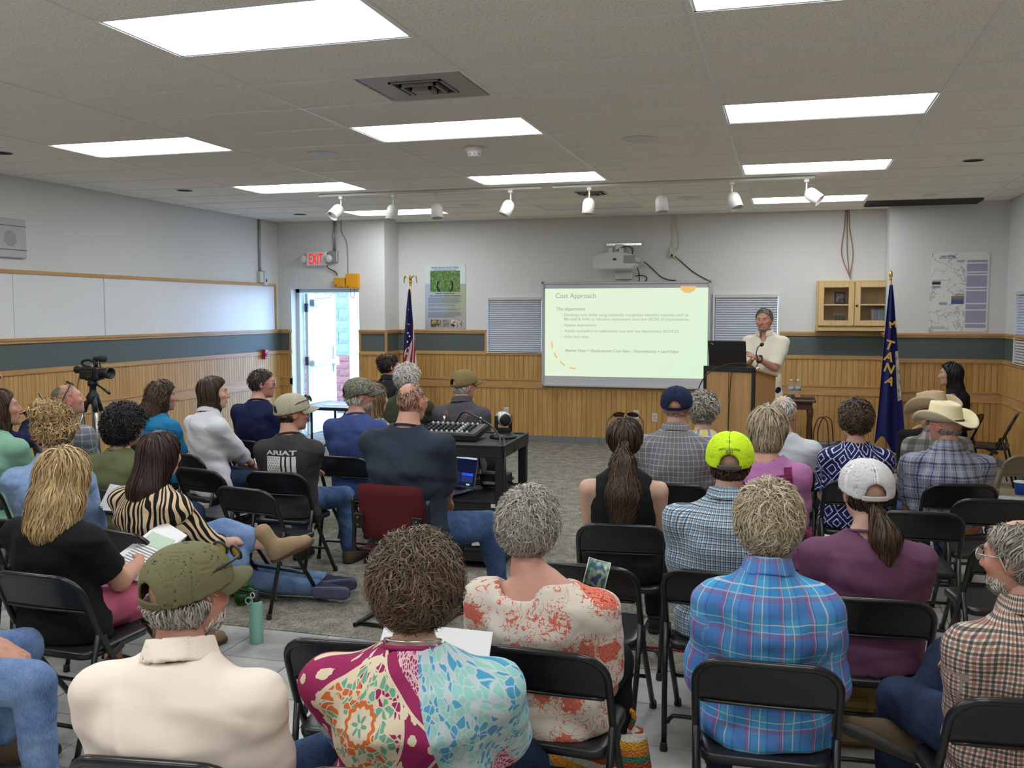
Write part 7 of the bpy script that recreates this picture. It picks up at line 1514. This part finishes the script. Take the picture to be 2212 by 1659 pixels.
R = person('woman with messy blond updo in a chambray shirt', (-3.55, 3.93, 1.12), -10, -22, hp=-14, sw=.175, fem=True, g=1.14, shirt=M_CHAM, top='collar', sleeve=1.8, pants=M_JEAN, shoe=M_SHOEB, h=.012, infl=.018, seed=22, hair=[H_long(BRGR + BLOND[1:2], [], n=1600, L=.1, line='short', wid=.0026, lo=(-.17, -.2, -.17)), dict(H_curly(BLOND, .085, .07, .06, (-.01, -.09, .10), n=1600, L=.09, wid=.0028, wave=.012, wl=.05, bald=((0, .02, -.06), (.2, .12, .12))), name='hair_bun')]); seat(R, 'the woman in the chambray shirt')
hchild(R, G().tube(spline([(-.06, -.1, .02), (0, -.135, .035), (.06, -.1, .02)], 5), .008, 6), 'hair_clip', plain('tortoise', rgb(70, 36, 22), .3))
R = person('man with shaved head and raised sunglasses in slate windowpane shirt', (-4.81, 5.45, 1.125), 0, 38, hp=12, sw=.190, g=1.12, sk='red', shirt=C_GRAY2, top='collar', sleeve=1.5, pants=M_JEAN, shoe=M_SHOEB, h=.013, infl=.018, seed=23, hair=H_short([rgb(150, 132, 112), rgb(120, 104, 88)], n=1500, L=.012, th=.001, lift=.002, wid=.0016, bald=((0, .07, .11), (.08, .09, .08)))); seat(R, 'the man with raised sunglasses', 0); glasses(R.t, R.HM, z=.022, y=-.045, tilt=48, name='sunglasses', sc=1.2)
R = person('woman with short dark curly hair in an olive tee', (-3.74, 4.70, 1.06), 6, 12, hp=-4, sw=.180, fem=True, g=1.2, sk='tan', shirt=C_OLIVE, sleeve=.8, pants=M_JEAND, shoe=M_SHOEB, h=.0125, infl=.016, seed=24, hair=H_curly(BLACKH, .112, .118, .122, (0, -.02, .012), n=3000, L=.07, wid=.0026, wave=.009, wl=.03, lift=.02, seed=12)); seat(R, 'the curly haired woman in the olive tee')
hchild(R, G().tube([(.09 * math.sin(a), -.01, .035 + .10 * math.cos(a)) for a in np.linspace(-1.3, 1.3, 15)], .007, 6, flat=.6), 'headband', plain('khaki_band', rgb(120, 114, 84), .7))
R = person('woman with long frizzy brown hair in a teal blue top', (-4.67, 6.30, 1.08), 12, 46, sw=.172, fem=True, g=1.14, sk='red', shirt=C_BLUET, sleeve=.85, pants=M_JEAND, shoe=M_SHOEB, h=.0135, infl=.015, seed=25, hair=H_long(BRGR[:1] + BROWN + [rgb(96, 74, 58)], [((0, -.04, -.03), (0, -.09, -.14), .088, .085), ((0, -.09, -.14), (0, -.14, -.25), .085, .05)], n=2200, L=.2, wid=.003, wave=.012, wl=.045, messy=.45, lift=.018)); seat(R, 'the woman in the teal blue top', 15)
R = person('woman with smooth brown bob in a white button shirt', (-4.00, 5.99, 1.15), 22, 62, sw=.158, fem=True, g=1.0, sk='fair', shirt=C_WHITE, top='collar', sleeve=1.55, pants=M_JEAND, shoe=plain('white_shoe', rgb(190, 186, 180), .6), h=.0125, infl=.018, seed=26, wr=.006, arms=((.04, .32, .58), (.04, .34, .58)), hair=H_long([rgb(58, 44, 34), rgb(84, 66, 50), rgb(46, 34, 27)], [((0, -.02, -.03), (0, -.035, -.105), .090, .084)], n=2200, L=.2, wid=.0026, wave=.001, messy=.05, lo=(-.17, -.2, -.2))); seat(R, 'the woman in the white button shirt', 22)
d = nrm(R.W[1] - R.E[1]); c0 = R.W[1] - d * .01; u_ = nrm(np.cross(d, [0, 0, 1])); v_ = np.cross(d, u_); G().tube([c0 + .029 * (math.cos(a) * u_ + math.sin(a) * v_) for a in np.linspace(0, 2 * PI, 17)[:-1]], .004, 6, True).obj('bracelet', M_BLACK, R.t, True)
R = person('dark haired man with glasses in a navy tee', (-4.05, 6.74, 1.16), 8, 56, sw=.186, g=1.14, sk='red', shirt=C_NAVY, sleeve=.8, pants=M_JEAND, shoe=M_SHOEB, h=.0135, seed=27, hair=H_short(DKBR + [rgb(70, 62, 58)], n=1100, L=.03, wid=.0026, th=.010)); seat(R, 'the man in the navy tee', 10); glasses(R.t, R.HM, frame=M_CHROME, lens=plain('clear_lens', (.6, .6, .6), .05))
R = person('man in khaki cap and charcoal flag tee', (-3.08, 5.49, 1.08), -6, 42, sw=.172, g=1.02, sk='red', shirt=C_CHAR, sleeve=.9, pants=M_JEAN, shoe=M_SHOEBR, h=.012, infl=.018, seed=28, wr=.003, arms=((.05, .3, .62), (-.04, .26, .74)), legs=[((-.12, .42, .475), (-.14, .43, .095), (0, 1, 0)), ((.22, .38, .475), (.24, .40, .095), (.2, 1, 0))], hair=H_short(BRGR[:1] + DKBR, n=700, L=.03, line='fringe', th=.007)); seat(R, 'the man in the khaki cap', -2)
MKH = cap_cloth('khaki_twill', rgb(176, 168, 146)); ball_cap(R.t, R.HM, MKH, MKH, MKH, 1.02); glasses(R.t, R.HM, z=.066, y=-.008, tilt=16, name='sunglasses', sc=1.14, lens=plain('red_lens', rgb(150, 60, 30), .1)); M_PRN = plain('white_print', rgb(206, 204, 200), .8)
V, F = text_mesh('ARIAT', 1., 'CENTER', .03); V = V[:, :2]; V[:, 0] *= .205 / (V[:, 0].max() - V[:, 0].min()); V[:, 1] *= .040; cx_, zt = -.005, R.zn - .115; patch(R, 'shirt_lettering', [(x + cx_, zt + y) for x, y in V], F, M_PRN, .005)
pts, F = grid2(cx_ - .10, cx_ + .0, zt - .155, zt - .01, 8, 10); patch(R, 'flag_print_field', pts, F, M_PRN, .005)
for a, w_ in ((.012, .016), (.040, .022), (.072, .026)): pts, F = grid2(cx_ + a, cx_ + a + w_, zt - .155, zt - .01, 2, 10); patch(R, 'flag_print_stripe', pts, F, M_PRN, .005)
for j in range(9):
    for i in range(5 - j % 2):
        x, z = cx_ - .088 + i * .019 + (.0095 if j % 2 else 0), zt - .022 - j * .0155; pts = [(x + .0055 * (1 if k % 2 == 0 else .45) * math.sin(k * PI / 5), z + .0055 * (1 if k % 2 == 0 else .45) * math.cos(k * PI / 5)) for k in range(10)]; patch(R, 'flag_print_star', pts, [tuple(range(10))], plain('charcoal_print', rgb(52, 50, 52), .8), .007)
R = person('man in camouflage cap and indigo tee with white hair', (-2.93, 6.19, 1.14), 2, 52, sw=.190, g=1.16, sk='red', shirt=C_INDIGO, sleeve=1.2, pants=M_JEAN, shoe=M_SHOEBR, h=.013, seed=29, legs=[((-.12, .42, .475), (-.14, .43, .095), (0, 1, 0)), ((.16, .40, .53), (-.14, .58, .50), (-.3, .6, .4))], boot=True, hair=[H_short(WHITE, n=1000, L=.05, line='fringe', th=.014, lift=.012), beard(True, WHITE, 500)]); seat(R, 'the man in the camouflage cap', 4)
ball_cap(R.t, R.HM, cap_cloth('camouflage_cap', rgb(120, 118, 104), kind='camo'), plain('dark_camo_bill', rgb(74, 74, 70), .8), plain('dark_camo_bill', rgb(74, 74, 70), .8), 1.02); glasses(R.t, R.HM, frame=M_BLACK, lens=plain('clear_lens', (.6, .6, .6), .05))
R = person('woman with long light brown hair in a flecked sleeveless top', (-3.08, 6.79, 1.06), 0, 25, sw=.158, fem=True, g=1.05, shirt=flecks(), top='open', sleeve=.05, pants=M_JEAND, shoe=M_SHOEB, h=.015, seed=30, hair=H_long([rgb(128, 100, 70), rgb(92, 70, 48), rgb(156, 128, 92)], [((0, -.03, -.02), (.02, -.06, -.16), .085, .07), ((.02, -.06, -.16), (.03, -.10, -.28), .07, .045)], n=1200, L=.24, wid=.003)); seat(R, 'the woman in the flecked sleeveless top')
R = person('woman with dark pinned up hair in a black blazer before the flag', (-3.90, 8.97, 1.18), 10, 48, sw=.160, fem=True, g=1.0, sk='red', shirt=C_BLAZ, top='collar', sleeve=1.9, pants=M_DARKP, shoe=M_SHOEB, h=.016, seed=31, hair=[H_short(DKBR, n=700, L=.06, wid=.003, th=.012, messy=.2), dict(H_curly(DKBR, .05, .04, .045, (0, -.105, .06), n=500, L=.05, wid=.003, bald=((0, .02, -.02), (.2, .1, .2))), name='hair_bun')]); seat(R, 'the woman in the black blazer')
R = person('man with full white hair in a dark olive shirt', (-3.08, 7.46, 1.17), 4, 20, sw=.195, g=1.2, sk='red', shirt=C_OLIVE2, top='collar', sleeve=.9, pants=M_KHAKI, shoe=M_SHOEBR, h=.014, seed=32, infl=.018, hair=H_curly(WHITE, .092, .11, .108, (0, -.015, .022), n=1500, L=.055, wid=.003, wave=.005, lift=.014)); seat(R, 'the white haired man in dark olive'); glasses(R.t, R.HM, frame=M_GOLD, lens=plain('clear_lens', (.6, .6, .6), .05))
R = person('broad balding man in a dark slate tee on the maroon chair', (-2.01, 4.91, 1.23), 4, 8, sw=.218, g=1.36, sk='red', shirt=C_SLATE, sleeve=.95, pants=M_JEAN, shoe=M_SHOEB, boot=True, h=.012, infl=.018, seed=33, wr=.005, arms=((.02, .28, .62), (.10, .30, .64)), legs=[((-.14, .42, .475), (-.15, .43, .095), (0, 1, 0)), ((.36, .30, .51), (.40, .36, .12), (.4, 1, 0))], cut=.95, nk=.12, neckr=.062, hair=H_short([rgb(76, 60, 46), rgb(58, 44, 34), rgb(110, 92, 74)], n=1700, L=.02, th=.0, lift=.002, wid=.0016, bald=((0, -.07, .102), (.026, .032, .032)))); maroon_chair(R.pos[0], R.pos[1] + .0, 4); glasses(R.t, R.HM, frame=M_GOLD, lens=plain('clear_lens', (.6, .6, .6), .05))
G().tube([(.215 + .016 * math.cos(a), -.02, .50 + .036 * math.sin(a)) for a in np.linspace(0, 2 * PI, 21)[:-1]], .0035, 6, True).obj('carabiner', M_CHROME, R.t, True)
for k in range(3): G().lathe([(.013, 0), (.013, .003)], 12, (.22 + .008 * k, -.025 - .004 * k, .445 - .01 * k), rotx(PI / 2)).obj('key', M_CHROME, R.t)
R = person('man in tan cap with brown suspenders over grey shirt', (-2.52, 7.30, 1.14), 4, 34, sw=.186, g=1.1, sk='red', shirt=C_GREYS, top='collar', sleeve=.9, pants=M_DARKP, shoe=M_SHOEBR, h=.013, infl=.016, seed=34, hair=H_short(WHITE, n=800, L=.04, line='fringe', th=.012, lift=.01)); seat(R, 'the man with suspenders'); MTN = cap_cloth('tan_canvas', rgb(128, 112, 74)); ball_cap(R.t, R.HM, MTN, MTN, MTN, 1.02); glasses(R.t, R.HM, frame=M_GOLD, lens=plain('clear_lens', (.6, .6, .6), .05))
M_SUS = plain('brown_leather_strap', rgb(84, 62, 46), .6); z = R.zn
strip(R, 'suspender', [(-.10, z - .05), (-.07, z - .14), (.0, z - .25)], .034, M_SUS); strip(R, 'suspender', [(.10, z - .05), (.07, z - .14), (.0, z - .25)], .034, M_SUS); strip(R, 'suspender', [(0, z - .24), (0, z - .34), (0, z - .44)], .034, M_SUS)
# people cut by the left edge
R = person('woman with shoulder length brown hair in a sage green top', (-4.58, 4.63, 1.15), 0, 40, hp=8, sw=.180, fem=True, g=1.18, sk='red', shirt=C_MINT, sleeve=1.4, pants=M_JEAND, shoe=M_SHOEB, h=.013, seed=35, hair=H_long(BROWN + [rgb(96, 68, 50)], [((0, -.03, -.03), (0, -.06, -.16), .092, .08)], n=1800, L=.2, wid=.003, messy=.1)); seat(R, 'the woman in the sage green top'); earring(R)
R = person('woman in a paisley top raising her hand at the left edge', (-4.03, 3.36, 1.07), 0, 15, sw=.175, fem=True, g=1.14, sk='red', shirt=paisley(), top='open', sleeve=.8, pants=M_JEAND, shoe=M_SHOEB, h=.013, seed=36, arms=((.1, .28, .6), (.30, .16, 1.02)), hair=H_long(BRGR, BOB, n=1500, L=.16, wid=.003, lo=(-.17, -.2, -.2))); seat(R, 'the woman in the paisley top')
R = person('person with dark hair writing on a clipboard at the left edge', (-5.16, 5.03, 1.15), 12, 40, hp=-12, sw=.17, fem=True, g=1.05, shirt=C_NAVY, sleeve=1.8, pants=M_JEAND, shoe=M_SHOEB, h=.015, seed=37, arms=((.0, .34, .92), (.06, .36, 1.0)), hand='grip', hair=H_long(DKBR, BOB, n=900, L=.16, wid=.003, lo=(-.17, -.2, -.2))); seat(R, 'the person writing on a clipboard')
t = thing('clipboard', 'yellow edged clipboard tilted in the writer hands', 'clipboard', (-5.02, 5.42, 1.04), .2); t.location.z = 1.08; t.rotation_euler = (.06, -.38, .3)
G().box((0, 0, 0), (.23, .31, .006), None, .002).obj('board', plain('dark_board', rgb(60, 44, 34), .6), t); G().box((0, 0, .006), (.215, .28, .005), None).obj('paper_pad', plain('yellow_pad', rgb(226, 206, 120), .7), t); G().box((0, .14, .012), (.09, .025, .012), None, .003).obj('clip', M_CHROME, t)
t = thing('pen', 'black pen held upright above the clipboard', 'pen', (-5.0, 5.44, 1.09)); t.rotation_euler = (.3, -.3, 0); G().tube([(0, 0, -.03), (0, 0, .09)], .005, 8).obj('barrel', M_BLACK, t, True); G().tube([(0, 0, -.045), (0, 0, -.03)], [.001, .004], 8).obj('tip', M_CHROME, t, True); G().bx(.004, .007, -.002, .002, .05, .09).obj('pocket_clip', M_CHROME, t)
R = person('grey haired person standing with a phone at the left edge', (-6.32, 6.14, 1.37), 70, 60, pz=.76, sw=.15, g=1.0, stand=True, sk='fair', shirt=C_GREYS, top='collar', sleeve=1.9, pants=M_JEAND, shoe=M_SHOEB, h=.016, seed=38, arms=((.1, .1, .8), (.18, .20, 1.18)), legs=[((-.1, .02, .42), (-.11, 0, .095), (0, 1, 0)), ((.1, .02, .42), (.11, 0, .095), (0, 1, 0))], hand='grip', hair=H_curly(GRAY, .1, .115, .11, (0, -.015, .025), n=900, L=.05, wid=.0035, wave=.005))
t = thing('phone', 'pale cased phone held up by the standing person', 'phone', (-6.03, 6.02, 1.25), .2); G().box((0, 0, 0), (.075, .01, .15), None, .004).obj('phone_case', plain('pale_case', rgb(150, 156, 150), .5), t); G().box((.0, -.0055, .03), (.03, .002, .03), None).obj('camera_bump', M_BLACK, t)
R = person('person in worn blue jeans whose knees enter at the lower left', (-2.82, 2.42, 1.15), 58, 50, sw=.185, g=1.1, sk='red', shirt=C_CHAR, sleeve=.8, pants=M_JEANL, shoe=M_SHOEBR, boot=True, h=.0125, seed=39, arms='lap', legs=[((-.30, .32, .475), (-.34, .22, .11), (-.2, 1, 0)), ((.14, .44, .50), (.16, .46, .095), (0, 1, 0))], hair=H_short(BRGR, n=900)); seat(R, 'the person in worn jeans')
# child lying on the carpet
def lying_child():
    t = thing('person', 'child lying on the carpet in jeans with blue grey soles showing', 'person', (-3.24, 5.06, .0), math.radians(6))
    # along +x toward the feet, face down on elbows
    hipc = np.array([0, 0, .12]); J = [((.0, .07, .11), (.30, .09, .085), (.56, .10, .075)), ((.0, -.07, .11), (.30, -.07, .085), (.58, -.06, .075))]
    def body(P):
        d = smin(ell(P, (0, 0, .12), (.13, .13, .09)), cap(P, (-.05, 0, .12), (-.32, 0, .16), .095, .09), .04); d = smin(d, cap(P, (-.36, 0, .2), (-.42, 0, .27), .04, .038), .03)
        for s_ in (-1, 1): d = smin(d, cap(P, (-.32, s_ * .12, .17), (-.36, s_ * .18, .05), .038, .032), .02); d = smin(d, cap(P, (-.36, s_ * .18, .05), (-.54, s_ * .08, .05), .03, .022), .01)
        for h_, k_, a_ in J: d = smin(d, cap(P, h_, k_, .062, .042), .02); d = smin(d, cap(P, k_, a_, .042, .028), .01)
        return d
    V, F = surfnet(body, (-.66, -.3, -.02), (.7, .3, .42), .011); hv = (HV * .86) @ (rotz(PI / 2) @ rotx(.2)).T + np.array([-.46, 0, .34]); V2 = [V, hv]; F2 = [F, HF + len(V)]; T2 = [np.ones((len(V), 4), f4), HT]
    ob('body', mesh('body', np.concatenate(V2), np.concatenate(F2), True, {'tint': np.concatenate(T2)}), SK['fair'], t)
    def jeans(P):
        d = ell(P, (0, 0, .12), (.145, .145, .105))
        for h_, k_, a_ in J: a_ = np.array(a_); k_ = np.array(k_); e = smin(cap(P, h_, k_, .075, .058), cap(P, k_, a_, .058, .05), .02); e = smax(e, plane(P, k_ + (a_ - k_) * .92, a_ - k_), .004); d = smin(d, e, .02)
        return smax(d, -.08 - P[:, 0], .006) + wrinkle(P, .003, 4)
    V, F = surfnet(jeans, (-.2, -.25, -.02), (.66, .25, .28), .011); ob('trousers', mesh('trousers', V, F, True), M_JEANL, t)
    def shirt_(P):
        d = smin(ell(P, (-.06, 0, .13), (.13, .14, .1)), cap(P, (-.05, 0, .13), (-.33, 0, .17), .11, .10), .04)
        for s_ in (-1, 1): d = smin(d, smax(cap(P, (-.32, s_ * .12, .17), (-.36, s_ * .18, .05), .048, .045), .07 - P[:, 2], .004), .02)
        return d + wrinkle(P, .003, 6)
    V, F = surfnet(shirt_, (-.55, -.3, -.02), (.15, .3, .35), .012); ob('shirt', mesh('shirt', V, F, True), C_NAVY, t)
    o = ob('hair', hair_mesh(vol(th=.014), 900, .045, 5, .0026, .001, .05, BROWN), M_HAIR, t); o.matrix_local = hmat(rotz(PI / 2) @ rotx(.2), (-.46, 0, .34), .86)
    MS = plain('slate_sole', rgb(84, 88, 112), .7)
    for (h_, k_, a_), rl in zip(J, (.35, .0)):
        y_ = nrm([1, .05, .12]) if rl else nrm([1, .0, .03]); up_ = np.array([0, 1., .3 if rl else .15]); z_ = nrm(up_ - y_ * (up_ @ y_)); x_ = np.cross(y_, z_); Rm = np.stack([x_, y_, z_], 1); org = np.array(a_) - Rm @ np.array([0, -.025, .075]); org[2] = max(org[2], .055)
        s_ = ob('shoe', mesh('shoe', *SHOE[False], True), plain('navy_shoe', rgb(30, 34, 54), .7), t); s_.matrix_local = hmat(Rm, org, .92); ob('sole', mesh('sole', *SOLE, True), MS, s_)
lying_child()
# ------------------------------------------------------------------ empty chairs and loose papers
chair(-1.30, 2.80, -6, 'empty black folding chair in front of the mandala print woman'); chair(1.08, 5.75, -4, 'empty black folding chair behind the cream hat cowboy'); chair(.97, 4.72, -10, 'empty black folding chair beyond the bearded man')
chair(.66, 5.30, -3, 'empty black folding chair just beyond the white trucker cap')
chair(-2.92, 4.92, 10, 'empty black folding chair behind the khaki cap man'); chair(-3.56, 5.42, 12, 'empty black folding chair behind the white shirt woman'); chair(-.74, 3.86, 2, 'empty black folding chair just beyond the floral blouse woman')
chair(1.62, 7.55, -20, 'tan metal folding chair with a blue cup', True); chair(1.98, 10.35, -75, 'black folding chair sideways against the right wall'); chair(-4.35, 7.15, 15, 'empty black folding chair near the folding table')
t = thing('magazine', 'curled glossy magazine held beyond the shoulder of the floral blouse', 'magazine', (-.64, 3.26, .765), .5); t.rotation_euler = (-.25, .3, .4); t.scale = (.62,) * 3
V = []
for i in range(15): a = -1.3 + 2.9 * i / 14; V += [(.06 * math.sin(a), .05 * math.cos(a), 0), (.06 * math.sin(a), .05 * math.cos(a), .15)]
F = [(2 * i, 2 * i + 2, 2 * i + 3, 2 * i + 1) for i in range(14)]; b = MB('magazine_cover', .3); b.base(b.ramp(b.noise(b.coord(), 12., 2.), [(.42, rgb(60, 96, 110)), (.5, rgb(150, 170, 130)), (.58, rgb(40, 60, 110))])); o = ob('cover', mesh('cover', V, F, True), b.m, t); o.modifiers.new('pages', 'SOLIDIFY').thickness = .004
o = G().add([(v[0] * 1.06, v[1] * 1.06, v[2] + .002) for v in V], F).obj('pages', M_PAP, t, True); o.modifiers.new('pages', 'SOLIDIFY').thickness = .004
sheets('folded newspaper in the lap of the olive tee woman', (-3.24, 4.05, .78), .5, (.5, .2), 3, .2, .18, plain('newsprint', rgb(190, 190, 192), .8)); sheets('thin booklet beside the white shirt woman', (-3.84, 6.42, .62), .3, (.3, 0), 3, .16, .22)
